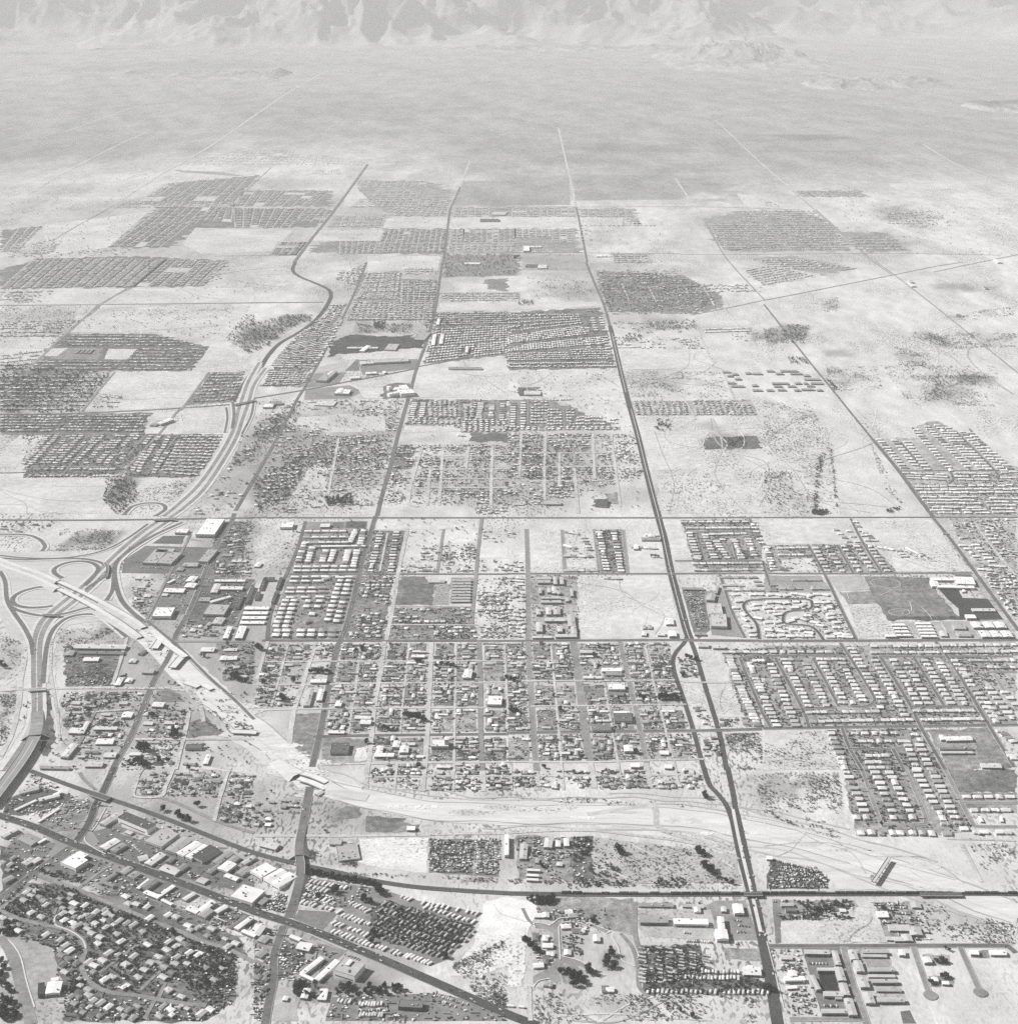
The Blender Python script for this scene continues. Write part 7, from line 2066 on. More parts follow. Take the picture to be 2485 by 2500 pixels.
for t, q, nx, ny, rf in (('f', '1010,2075 1300,2075 1290,1880 1000,1880', 8, 6, .5), ('f', '1340,2075 1930,2075 1930,1880 1330,1880', 16, 6, .45), ('c', '0,140 640,140 640,0 0,0', 16, 5, .45), ('c', '700,150 1060,150 1040,0 690,0', 10, 6, .42), ('c', '1100,150 1480,150 1440,0 1090,0', 9, 5, .45),
                         ('p', '0,530 700,515 760,470 160,500', 20, 4, .5), ('p', '1130,690 1300,640 1290,545 1200,640', 5, 5, .6), ('p', '0,940 400,930 460,880 0,890', 22, 4, .45), ('i', '0,310 300,310 420,210 0,215', 14, 4, .45), ('m', '420,790 640,780 700,735 500,760', 12, 4, .55), ('m', '0,960 180,965 260,890 60,930', 10, 4, .5), ('j', '620,140 780,150 830,20 640,80', 8, 6, .55), ('j', '1390,300 1920,300 1920,230 1400,230', 30, 4, .5)):
    quad_fill(t, q, nx, ny, 'old', 'in the outlying rows', rf, .2, .2, .8, None, None, 0.0 if t in 'cf' else None, tsize=(2.6, 4.6))
for t, pl, n, sz in (('i', '0,330 1800,330 1500,640 0,640', 170, (2.5, 5)), ('p', '1150,690 1640,540 1600,760 600,780', 60, (2.5, 5)), ('m', '160,850 560,800 410,935 180,965', 90, (3, 6)), ('m', '0,700 620,650 400,800 0,840', 120, (3, 6)), ('q', '0,300 1900,300 1900,620 0,620', 260, (3, 5)), ('j', '0,1040 1100,1040 1000,1900 0,1900', 420, (2.4, 4.6)), ('k', '0,820 900,820 1000,1900 0,1900', 300, (2.4, 4.4)), ('f', '640,20 1720,20 1700,440 500,440', 120, (2.4, 4.4)), ('e', '0,1340 1900,1340 1900,1900 400,1900', 160, (2.4, 4.6)), ('r', '900,200 1900,230 1900,520 1000,500', 220, (3, 6))):
    scatter_trees(t, pl, n, 'on the open ground between the tracts', sz)
# --- vehicles
for t, pl, n, ph in (('a', '0,345 540,552 1100,757 1900,1060', 34, 'on the boulevard'), ('b', '20,1072 500,1238 1000,1448 1900,1845', 26, 'on the boulevard'), ('a', '860,20 765,200 690,360 570,550', 8, 'on the sunken avenue'), ('a', '540,580 300,750 60,930', 8, 'on the avenue'), ('b', '400,250 345,600 300,1010', 7, 'on the avenue'), ('f', '900,60 690,860 500,1640', 14, 'on the avenue'), ('g', '1150,60 1345,850', 10, 'on the highway'), ('c', '1700,200 1850,900 1930,1280', 10, 'on the highway'), ('e', '1600,280 1340,890', 12, 'on the avenue by the interchange'), ('e', '1150,1270 920,1790', 9, 'on the avenue by the interchange'), ('e', '1100,120 690,540', 8, 'on the old freeway'), ('e', '280,920 280,1500', 8, 'on the old freeway'), ('d', '0,1200 170,1850', 5, 'on the highway')):
    P = GP(t, pl)
    for k in range(int(n * 1.8)):
        i = RR.randrange(len(P) - 1)
        a, b = Vector(P[i]), Vector(P[i + 1])
        p = a.lerp(b, RR.random())
        dr = (b - a).normalized()
        sd = RR.choice((-1, 1)) * RR.choice((2.2, 5.0))
        car(p.x - dr.y * sd, p.y + dr.x * sd, math.atan2(dr.y, dr.x) + (math.pi if sd > 0 else 0), ph)


def car_rows(t, text, ph, rot=None, gap=3.1):
    for it in text.strip().split(';'):
        it = it.split()
        (x0, y0), (x1, y1) = (tuple(float(q) for q in v.split(',')) for v in it[:2])
        a, b = Vector(G(t, x0, y0)), Vector(G(t, x1, y1))
        n = int((b - a).length / (gap * float(it[2]) if len(it) > 2 else gap))
        dr = math.atan2((b - a).y, (b - a).x) + math.pi / 2 if rot is None else rot
        for i in range(n):
            p = a.lerp(b, (i + .5) / max(1, n))
            if clear(p.x, p.y, 1.5):
                car(p.x + RR.uniform(-.3, .3), p.y + RR.uniform(-.5, .5), dr + RR.uniform(-.06, .06), ph)


car_rows('b', '1370,675 1640,665 1.2; 1370,725 1640,730; 1370,770 1620,775 1.1; 1700,540 1690,790 1.2; 1760,540 1750,790 1.1; 1790,540 1785,790 1.2; 1825,540 1830,790 1.2; 1340,640 1640,620 1.4; 1350,560 1640,540 1.8; 1690,560 1720,780 1.2', 'in the wrecking yard')
car_rows('d', '80,690 380,760; 100,760 420,770 1.1; 100,790 470,800 1.2; 60,830 470,840 1.1; 40,885 470,890 1.1; 120,740 400,745 1.4', 'in the wrecking yard beside the highway')
car_rows('b', '60,980 200,1020 1.2; 60,1030 220,1080 1.1; 150,930 230,960 1.4; 640,1740 780,1750 1.2; 800,1780 960,1770 1.2; 800,1830 960,1820 1.2; 1350,1700 1620,1780 1.1; 1420,1760 1530,1800 1.2; 680,1400 800,1440 1.5; 230,1480 300,1520 1.4', 'on the lots below the boulevard')
car_rows('a', '160,330 300,260 1.3; 190,310 330,330 1.6; 120,520 230,560 1.3; 200,560 300,600 1.2; 240,600 340,620 1.3; 600,560 700,600 1.5; 960,540 1040,600 1.1; 990,560 1080,640 1.1; 900,560 1000,620 1.3; 900,480 1040,510 1.2; 1060,700 1180,720 1.4; 1300,690 1420,740 1.2; 1560,800 1680,840 1.3; 1600,760 1700,800 1.3; 1400,770 1500,800 1.6; 620,740 720,780 1.2; 860,900 960,930 1.2; 600,830 680,860 1.4; 760,870 900,920 1.4; 1340,960 1420,1000 1.6; 1700,1090 1800,1130 1.5; 1450,900 1530,930 1.6; 1840,940 1920,980 1.4; 160,680 300,700 1.4; 820,440 900,470 1.2', 'on the lots along the boulevard')
car_rows('g', '1350,640 1380,640 1; 1400,600 1460,800 1.2; 1430,600 1490,820 1.2; 1390,740 1430,830 1.1; 1450,620 1500,760 1.6; 1380,680 1480,690 2; 1400,780 1500,800 1.2; 1420,830 1500,840 1.3', 'in the shopping centre lot')
car_rows('e', '930,360 900,430 1.3; 1060,390 1260,400 2; 1380,280 1440,280 1.8; 1000,350 1060,355 1.4; 1640,390 1800,395 1.1; 1660,430 1800,432 1.2; 1460,830 1520,835 1.4; 1050,570 1100,690 1.4; 960,1110 1040,1110 1.2; 1430,180 1540,190 1.8', 'on the lots by the interchange')
car_rows('c', '1340,1300 1740,1320 1.1; 1700,1140 1760,1150 1.3; 1730,1180 1830,1190 1.4; 1720,1230 1800,1235 1.4; 1320,1235 1380,1240 1.2; 1600,1040 1640,1045 1.2', 'on the depot lot')
car_rows('d', '60,1000 110,1000 1.1; 120,1130 300,1130 1.6; 200,1325 300,1325 1.4; 320,1410 500,1412 1.4; 330,1470 480,1472 1.5; 440,1790 560,1792 1.4; 1180,1060 1230,1160 1.3; 980,1040 1080,1050 1.2; 1000,1090 1070,1090 1.2; 640,1400 660,1420 1.2', 'on the lots by the highway')

# --- trailers
def trailers(t, text, phrase, L=11.0, W=3.6, roof=.72, along=False):
    for it in text.strip().split(';'):
        it = it.split()
        (x0, y0), (x1, y1) = (tuple(float(q) for q in v.split(',')) for v in it[:2])
        n = int(it[2])
        a, b = Vector(G(t, x0, y0, 3)), Vector(G(t, x1, y1, 3))
        dr = math.atan2((b - a).y, (b - a).x) + (0 if along else math.radians(78))
        for i in range(n):
            if RR.random() < .07:
                continue
            p = a.lerp(b, i / max(1, n - 1)) + Vector((RR.uniform(-.8, .8), RR.uniform(-1.4, 1.4)))
            TRAILERS.append(dict(x=p.x, y=p.y, rot=dr + RR.uniform(-.11, .11), w=L * RR.uniform(.65, 1.2), d=W * RR.uniform(.9, 1.1), roof=min(.84, max(.15, RR.gauss(roof, .1))), phrase=(it[3].replace('_', ' ') if len(it) > 3 else phrase), order=i))
            claim(p.x, p.y, 3.5)


TC = 'in the trailer court by the boulevard'
trailers('b', '''400,832 690,890 10 in_the_first_row_along_the_railroad; 395,872 550,912 6 in_the_second_row_along_the_railroad; 388,938 600,1000 7 in_the_third_row_from_the_railroad; 368,992 640,1068 10 in_the_row_above_the_paved_lot; 1095,945 1180,975 4 in_the_short_row_by_the_railroad_curve;
1280,1002 1690,1082 12 in_the_back_row_of_white_trailers; 1300,1035 1655,1145 11 in_the_front_row_of_white_trailers; 668,1098 870,1162 8 in_the_row_beside_the_leafy_court; 602,1152 850,1240 9 in_the_second_row_above_the_boulevard; 600,1218 890,1322 11 in_the_row_along_the_boulevard; 935,1332 1150,1402 9 in_the_long_row_along_the_boulevard; 1172,1402 1330,1462 7 at_the_end_of_the_boulevard_row; 742,1002 860,1062 6 in_the_slanted_middle_row''', TC)
trailers('b', '''985,1005 1660,1215 20 in_the_first_row_of_the_leafy_court; 960,1050 1630,1250 20 in_the_second_row_of_the_leafy_court; 930,1100 1600,1290 19 in_the_third_row_of_the_leafy_court; 915,1150 1540,1330 18 in_the_fourth_row_of_the_leafy_court; 930,1205 1480,1370 16 in_the_fifth_row_of_the_leafy_court; 980,1265 1430,1410 13 in_the_last_row_of_the_leafy_court''', TC, 10, 3.2, .36)
trailers('c', '1010,1350 1015,1600 9 in_the_first_column_of_the_near_court; 1140,1350 1150,1600 9 in_the_second_column_of_the_near_court; 1215,1350 1225,1590 9 in_the_third_column_of_the_near_court; 1295,1360 1310,1500 7 in_the_fourth_column_of_the_near_court; 1390,1350 1400,1500 7 in_the_fifth_column_of_the_near_court; 1490,1400 1500,1445 3 in_the_white_group_of_the_near_court', '', 11, 3.4, .42)
trailers('c', '1345,1568 1740,1570 15 in_the_front_row_of_the_near_court; 1465,1522 1745,1525 11 in_the_second_row_of_the_near_court; 1060,1672 1960,1676 26 in_the_bottom_row_of_the_near_court', '', 10, 3.4, .62)
trailers('b', '640,1745 720,1750 4 in_the_dark_lot_row; 800,1770 960,1765 8 in_the_small_lot_back_row; 800,1850 970,1850 8 in_the_small_lot_front_row; 1720,1560 1725,1560 1 alone_beside_the_boulevard', '', 10, 3.2, .6)
trailers('c', '100,1790 20,1780 2 in_the_pair_by_the_boulevard_bend', '', 12, 3.8, .8, True)

# ------------------------------------------------------------------ shapes of the small things
def roof_geo(mb, w, d, h, kind, tone, x0=0, y0=0, ov=.6, rise=None):
    X, Y = w / 2 + ov, d / 2 + ov
    rise = rise or min(w, d) * .16
    z0, z1 = h, h + rise
    k = Y * .9 if kind == 'hip' else 0.0
    if w >= d:
        P = [(-X, -Y, z0), (X, -Y, z0), (X, Y, z0), (-X, Y, z0), (-X + k, 0, z1), (X - k, 0, z1)]
        Fs = [(0, 1, 5, 4), (2, 3, 4, 5), (1, 2, 5), (3, 0, 4), (3, 2, 1, 0)]
    else:
        k = X * .9 if kind == 'hip' else 0.0
        P = [(-X, -Y, z0), (X, -Y, z0), (X, Y, z0), (-X, Y, z0), (0, -Y + k, z1), (0, Y - k, z1)]
        Fs = [(0, 4, 5, 3), (4, 1, 2, 5), (0, 1, 4), (2, 3, 5), (3, 2, 1, 0)]
    for f in Fs:
        mb.face([(P[q][0] + x0, P[q][1] + y0, P[q][2]) for q in f], tone)


def house_parts(kind, w, d, h, roof, wall):
    a, b = MB(), MB()
    if kind == 'ell':
        a.box(-w * .12, 0, 0, w * .76, d * .8, h, 0, wall)
        a.box(w * .3, -d * .12, 0, w * .38, d * .98, h - .01, 0, wall)
        roof_geo(b, w * .76, d * .8, h, 'hip', roof, -w * .12, 0)
        roof_geo(b, w * .38, d * .98, h + .02, 'gable', roof, w * .3, -d * .12)
    else:
        a.box(0, 0, 0, w, d, h, 0, wall)
        roof_geo(b, w, d, h, kind, roof)
    return a, b


def dist(o):
    return math.hypot(o['x'], o['y'])


def xkey(o):
    return o['x'] / o['y']


def q3(v, step):
    return round(v / step) * step


MESH = {}


def shared(key, make):
    if key not in MESH:
        MESH[key] = make()
    return MESH[key]


def link(name, me, parent=None, loc=(0, 0, 0), rz=0, sc=(1, 1, 1)):
    o = bpy.data.objects.new(name, me)
    o.location, o.rotation_euler, o.scale = loc, (0, 0, rz), sc
    o.parent = parent
    COL.objects.link(o)
    return o


def join_all(name, items, label, mats):
    """items: (V, F, tone, mi) already in place"""
    Vs, Fs, Ts, Ms, off = [], [], [], [], 0
    for V, F, T, mi in items:
        Vs.append(V)
        Fs.append(F + off)
        Ts.append(T)
        Ms.append(mi)
        off += len(V)
    o = tri_mesh(name, np.concatenate(Vs), np.concatenate(Fs), np.concatenate(Ts), mats, np.concatenate(Ms))
    tag(o, label, kind='stuff')
    return o


def place(V, x, y, rz, sx=1., sy=1., sz=1., z=0.):
    c, s = math.cos(rz), math.sin(rz)
    a, b = V[:, 0] * sx, V[:, 1] * sy
    return np.stack([a * c - b * s + x, a * s + b * c + y, V[:, 2] * sz + z], -1).astype(np.float32)


def numbered(L, dname):
    """label suffix that singles each thing out inside its phrase"""
    by = {}
    for o in L:
        by.setdefault(o['phrase'], []).append(o)
    for ph, M_ in by.items():
        M_.sort(key=xkey)
        for k, o in enumerate(M_):
            o['label'] = (ordn(k + 1) + ' from the left ' if len(M_) > 1 else '') + ph


NEAR = 300


# ---- houses
def emit_houses():
    L = sorted([o for o in HOUSES if in_frame(o['x'], o['y'], .01)], key=dist)
    near, far = L[:NEAR], L[NEAR:]
    numbered(near, 'house')
    kn = {'gable': 'gabled house', 'hip': 'hip-roofed house', 'ell': 'winged house'}
    for o in near:
        rf, wl = q3(o['roof'], .06), o['wall']
        w, d, h = q3(o['w'], 2), q3(o['d'], 1.5), q3(o['h'], .5)
        key = ('house', o['kind'], rf, wl, w, d, h)

        def make():
            a, b = house_parts(o['kind'], w, d, h, rf, wl)
            dm = MB()
            dm.box(w * .1, -d / 2 * (.8 if o['kind'] == 'ell' else 1) - .03, 0, 1.1, .12, 2.1, 0, .12)
            return a.mesh('wall', M['wall']), b.mesh('roof', M['roof']), dm.mesh('door', M['metal'])
        ma, mr, md = shared(key, make)
        root = empty('house', (o['x'], o['y'], .55), o['rot'])
        link('wall', ma, root)
        link('roof', mr, root)
        if dist(o) < 2600:
            link('door', md, root)
        tag(root, shade_word(rf) + ' ' + kn[o['kind']] + ', ' + o['label'], 'house', 'houses ' + o['phrase'])
    items = []
    for o in far:
        key = ('hgeo', o['kind'], q3(o['roof'], .06), o['wall'], q3(o['w'], 2.), q3(o['d'], 1.5), q3(o['h'], .5))

        def make2():
            a, b = house_parts(o['kind'] if o['kind'] != 'ell' or dist(o) < 4500 else 'gable', q3(o['w'], 2.), q3(o['d'], 1.5), q3(o['h'], .5), q3(o['roof'], .06), o['wall'])
            Va, Fa, Ta, _ = tris_of(a)
            Vb, Fb, Tb, _ = tris_of(b)
            return np.concatenate([Va, Vb]), np.concatenate([Fa, Fb + len(Va)]), np.concatenate([Ta, Tb]), np.concatenate([np.zeros(len(Fa), np.int32), np.ones(len(Fb), np.int32)])
        V, F, T, mi = shared(key, make2)
        items.append((place(V, o['x'], o['y'], o['rot'], z=.5), F, T, mi))
    join_all('far_houses', items, 'thousands of small houses spreading across the valley town', [M['wall'], M['roof']])
    return len(near), len(far)


# ---- trailers
def emit_trailers():
    L = sorted([o for o in TRAILERS if in_frame(o['x'], o['y'], .01)], key=dist)
    numbered(L[:NEAR], 'trailer')
    items = []
    for idx_, o in enumerate(L):
        rf = q3(o['roof'], .08)
        w, d = q3(o['w'], 1.5), q3(o['d'], .4)

        def make_geo():
            a, b = MB(), MB()
            a.box(0, 0, .4, w, d, 2.2, 0, min(.7, rf + .05))
            for sx in (-1, 1):
                a.box(sx * w * .22, 0, .0, .7, d * .9, .42, 0, .05)
            X, Y = w / 2 + .12, d / 2 + .12
            for (ya, za), (yb, zb) in zip([(-Y, 2.6), (-Y * .6, 2.9), (0, 3.0), (Y * .6, 2.9)], [(-Y * .6, 2.9), (0, 3.0), (Y * .6, 2.9), (Y, 2.6)]):
                b.face([(-X, ya, za), (X, ya, za), (X, yb, zb), (-X, yb, zb)], rf)
            for sx in (-1, 1):
                e = [(sx * X, -Y, 2.6), (sx * X, Y, 2.6), (sx * X, Y * .6, 2.9), (sx * X, 0, 3.0), (sx * X, -Y * .6, 2.9)]
                b.face(e if sx > 0 else e[::-1], rf)
            b.face([(-X, Y, 2.6), (X, Y, 2.6), (X, -Y, 2.6), (-X, -Y, 2.6)], rf)
            return a, b

        def make():
            a, b = make_geo()
            return a.mesh('body', M['metal']), b.mesh('roof', M['metal'])
        if idx_ >= NEAR:
            for g in shared(('tgeo', rf, w, d), lambda: [tris_of(x) for x in make_geo()]):
                items.append((place(g[0], o['x'], o['y'], o['rot'], z=.5),) + g[1:])
            continue
        ma, mr = shared(('trailer', rf, w, d), make)
        root = empty('trailer', (o['x'], o['y'], .5), o['rot'])
        link('body', ma, root)
        link('roof', mr, root)
        tag(root, shade_word(rf) + ' trailer, ' + o['label'], 'trailer', 'trailers ' + o['phrase'])
    if items:
        join_all('far_trailers', items, 'more small trailers in the courts beside the railroad', [M['metal']])


# ---- cars
def car_geo(tone):
    mb = MB()
    P = [(-2.45, .45), (2.45, .45), (2.5, .75), (2.3, .98), (1.0, 1.05), (.45, 1.5), (-1.1, 1.5), (-1.65, 1.05), (-2.4, .98)]
    n = len(P)
    for i in range(n):
        (xa, za), (xb, zb) = P[i], P[(i + 1) % n]
        w1 = .82 if za < 1.1 else .62
        w2 = .82 if zb < 1.1 else .62
        tn = .03 if (za > 1.02) != (zb > 1.02) and i in (4, 6) else tone
        mb.face([(xa, -w1, za), (xa, w1, za), (xb, w2, zb), (xb, -w2, zb)][::-1], tn)
    for s in (-1, 1):
        lo = [(-2.45, s * .82, .45), (2.45, s * .82, .45), (2.5, s * .82, .75), (2.3, s * .82, .98), (1.0, s * .82, 1.05), (-1.65, s * .82, 1.05), (-2.4, s * .82, .98)]
        hi = [(-1.65, s * .82, 1.05), (1.0, s * .82, 1.05), (.45, s * .62, 1.5), (-1.1, s * .62, 1.5)]
        mb.face(lo if s < 0 else lo[::-1], tone)
        mb.face(hi if s < 0 else hi[::-1], .03)
        for x in (-1.5, 1.5):
            c = [(x + .36 * math.cos(a), s * .84, .36 + .36 * math.sin(a)) for a in np.linspace(0, 2 * math.pi, 8, endpoint=False)]
            mb.face(c if s < 0 else c[::-1], .02)
    return mb


def emit_cars():
    L = sorted([o for o in CARS if in_frame(o['x'], o['y'], .01)], key=dist)
    near, far = L[:NEAR], L[NEAR:]
    numbered(near, 'car')
    tn = {.04: 'black', .06: 'black', .12: 'dark grey', .25: 'grey', .45: 'light grey', .65: 'pale', .8: 'white'}
    for o in near:
        me = shared(('car', o['tone']), lambda: car_geo(o['tone']).mesh('car', M['metal']))
        c = link('car', me, None, (o['x'], o['y'], 1.13), o['rot'])
        tag(c, tn[o['tone']] + ' car, ' + o['label'], 'car', 'cars ' + o['phrase'])
    items = []
    for o in far:
        V, F, T, mi = shared(('cgeo', o['tone']), lambda: tris_of(car_geo(o['tone'])))
        items.append((place(V, o['x'], o['y'], o['rot'], z=1.13), F, T, mi))
    if items:
        join_all('far_cars', items, 'many small parked cars across the town', [M['metal']])
    return len(near), len(far)


# ---- trees
def crown_geo(seed, clumps, tone, shape, size=(.16, .32)):
    """crown of unit radius: uneven clumps of small leafy faces spread through its volume"""
    r = random.Random(seed)
    mb = MB()
    lob = [(r.uniform(-.45, .45), r.uniform(-.45, .45), r.uniform(.0, .55), r.uniform(.4, .68)) for _ in range(5)]
    for _ in range(clumps):
        lx, ly, lz, lr = r.choice(lob)
        while True:
            x, y, z = r.uniform(-1, 1), r.uniform(-1, 1), r.uniform(-1, 1)
            q = x * x + y * y + z * z
            if .25 < q < 1:
                break
        cx, cy, cz = lx + x * lr, ly + y * lr, .95 + (lz + z * lr) * (.8 if shape != 3 else 1.4)
        s = r.uniform(*size)
        tn = tone * r.uniform(.6, 1.6)
        V = [Vector((r.gauss(0, 1), r.gauss(0, 1), r.gauss(0, 1))).normalized() * s for _ in range(4)]
        P = [(cx + v.x, cy + v.y, cz + v.z) for v in V]
        for f in ((0, 1, 2), (0, 3, 1), (1, 3, 2), (0, 2, 3)):
            mb.face([P[k] for k in f], tn)
    return mb


def trunk_geo(seed):
    r = random.Random(seed)
    mb = MB()

    def limb(a, b, ra, rb):
        a, b = Vector(a), Vector(b)
        ax = (b - a).normalized()
        u = ax.orthogonal().normalized()
        v = ax.cross(u)
        n = 6
        A = [a + (u * math.cos(t) + v * math.sin(t)) * ra for t in np.linspace(0, 2 * math.pi, n, endpoint=False)]
        B = [b + (u * math.cos(t) + v * math.sin(t)) * rb for t in np.linspace(0, 2 * math.pi, n, endpoint=False)]
        for i in range(n):
            mb.face([tuple(A[i]), tuple(A[(i + 1) % n]), tuple(B[(i + 1) % n]), tuple(B[i])], .1)
    limb((0, 0, 0), (0, 0, .6), .09, .06)
    for k in range(3):
        t = k * 2.1 + r.random()
        limb((0, 0, .5), (.4 * math.cos(t), .4 * math.sin(t), 1.0 + r.random() * .2), .05, .02)
    return mb


def emit_trees():
    L = sorted([o for o in TREES if in_frame(o['x'], o['y'], .01)], key=lambda o: dist(o) / o['s'])
    near, far = L[:NEAR], L[NEAR:]
    numbered(near, 'tree')
    for o in near:
        tn = q3(o['tone'], .015)
        mc = shared(('crown', o['shape'], tn), lambda: crown_geo(o['shape'] + 5, 240, tn, o['shape']).mesh('crown', M['leaf']))
        mt = shared(('trunk', o['shape']), lambda: trunk_geo(o['shape']).mesh('trunk', M['bark']))
        s = o['s'] * .72
        root = empty('tree', (o['x'], o['y'], .2), o['x'] % 6.28, (s, s, s))
        link('trunk', mt, root)
        link('crown', mc, root)
        sz = 'large' if o['s'] > 8.5 else 'middling' if o['s'] > 5.5 else 'small'
        tag(root, sz + ' dark leafy tree, ' + o['label'], 'tree', 'trees ' + o['phrase'])
    protos = []
    for k in range(14):
        mb = crown_geo(100 + k, 26, .065, k % 4, (.28, .5))
        mb.prism([(-.08, -.08), (.08, -.08), (0, .1)], 0, .7, .1)
        V, F, T, mi = tris_of(mb)
        # fuller small crowns
        c = np.array([0, 0, 1.0])
        nt = len(V) - 9
        protos.append((V, F, T, np.array([0 if t != np.float32(.1) else 1 for t in T], dtype=np.int32)))
    items = []
    for o in far:
        V, F, T, mi = protos[RR.randrange(len(protos))]
        s = o['s'] * .78
        items.append((place(V, o['x'], o['y'], RR.random() * 6.28, s, s, s * .9), F, (T * (o['tone'] / .065)).astype(np.float32), mi))
    join_all('far_trees', items, 'dark street trees and groves scattered through the valley town', [M['leaf'], M['bark']])
    return len(near), len(far)


# ---- desert shrubs
def emit_shrubs():
    base = []
    for k in range(6):
        r = random.Random(300 + k)
        mb = MB()
        for _ in range(4):
            c = Vector((r.uniform(-.5, .5), r.uniform(-.5, .5), .45 + r.uniform(-.1, .25)))
            P = [c + Vector((r.gauss(0, 1), r.gauss(0, 1), r.gauss(0, .7))).normalized() * r.uniform(.4, .7) for _ in range(4)]
            for f in ((0, 1, 2), (0, 3, 1), (1, 3, 2), (0, 2, 3)):
                mb.face([tuple(P[q]) for q in f], .09 * r.uniform(.7, 1.5))
        base.append(tris_of(mb))
    areas = [('d', '-90,20 560,20 620,330 500,420 0,330', 900), ('c', '640,510 1720,650 1760,860 640,850', 500), ('c', '60,200 1600,250 1640,300 60,240', 120), ('d', '1250,1000 1900,1180 1900,1320 1230,1300', 420), ('c', '1080,1700 1900,1710 1900,1910 1300,1910', 300),
             ('c', '200,1690 1000,1700 1300,1900 200,1900', 400), ('b', '1480,1480 1900,1280 1920,1900 1750,1780', 380), ('b', '400,600 790,610 780,740 420,680', 220), ('b', '400,760 2000,830 3400,870 3400,900 1900,860 400,790', 300), ('e', '420,850 900,850 700,960 430,980', 160), ('e', '480,90 930,110 850,250 350,270', 420),
             ('e', '560,1110 900,1120 860,1280 500,1280', 260), ('e', '0,880 150,950 170,1250 0,1250', 200), ('e', '0,1350 130,1350 60,1700 0,1760', 200), ('g', '1640,1650 1920,1640 1920,1920 1700,1920', 420), ('h', '0,1640 470,1630 560,1900 0,1900', 200),
             ('k', '1120,1600 1920,1580 1920,1900 1180,1900', 420), ('l', '0,1050 350,1050 500,1400 560,1900 0,1900', 900), ('k', '930,830 1600,830 1680,1030 930,1020', 420), ('l', '470,780 850,790 900,960 500,980', 300), ('l', '880,780 1760,780 1790,1090 1100,1080', 900), ('l', '980,640 1250,680 1220,790 1000,790', 200), ('l', '800,1360 880,1500 1060,1850 900,1700', 160),
             ('l', '430,270 560,270 550,380 430,370', 90), ('l', '1400,400 1900,330 1900,400 1500,450', 160), ('l', '1130,520 1900,540 1900,640 1400,660', 420), ('h', '1000,220 1560,410 1350,420 1000,300', 120), ('i', '0,330 700,330 500,560 0,480', 260), ('i', '700,340 1800,340 1700,590 1200,530', 260), ('i', '1400,1640 1480,1640 1300,1800 1050,1720', 120), ('a', '1650,240 1820,240 1800,400 1640,380', 120), ('d', '60,340 680,480 650,560 100,380', 200), ('d', '1550,560 1900,560 1900,860 1700,840', 160)]
    items = []
    for t, pl, n in areas:
        n = int(n * (2.2 if t not in 'cd' else 1.3))
        P = GP(t, pl)
        xs, ys = [p[0] for p in P], [p[1] for p in P]
        k = tries = 0
        while k < n and tries < n * 10:
            tries += 1
            x, y = RR.uniform(min(xs), max(xs)), RR.uniform(min(ys), max(ys))
            if noise.noise(Vector((x / 90, y / 90, 3))) + .7 * noise.noise(Vector((x / 30, y / 30, 8))) < RR.uniform(-.3, .8):
                continue
            ins = False
            for i in range(len(P)):
                (x1, y1), (x2, y2) = P[i], P[i - 1]
                if (y1 > y) != (y2 > y) and x < (x2 - x1) * (y - y1) / (y2 - y1) + x1:
                    ins = not ins
            if not ins or not clear(x, y, 1):
                continue
            V, F, T, mi = base[RR.randrange(6)]
            s = RR.choice((RR.uniform(.7, 1.5), RR.uniform(1.2, 2.4), RR.uniform(2, 3.4))) * (1 + max(0, y - 3500) / 6000)
            items.append((place(V, x, y, RR.random() * 6.28, s, s, s * .8), F, T, mi))
            k += 1
    join_all('desert_shrubs', items, 'scattered dark desert shrubs over the bare ground', [M['leaf']])


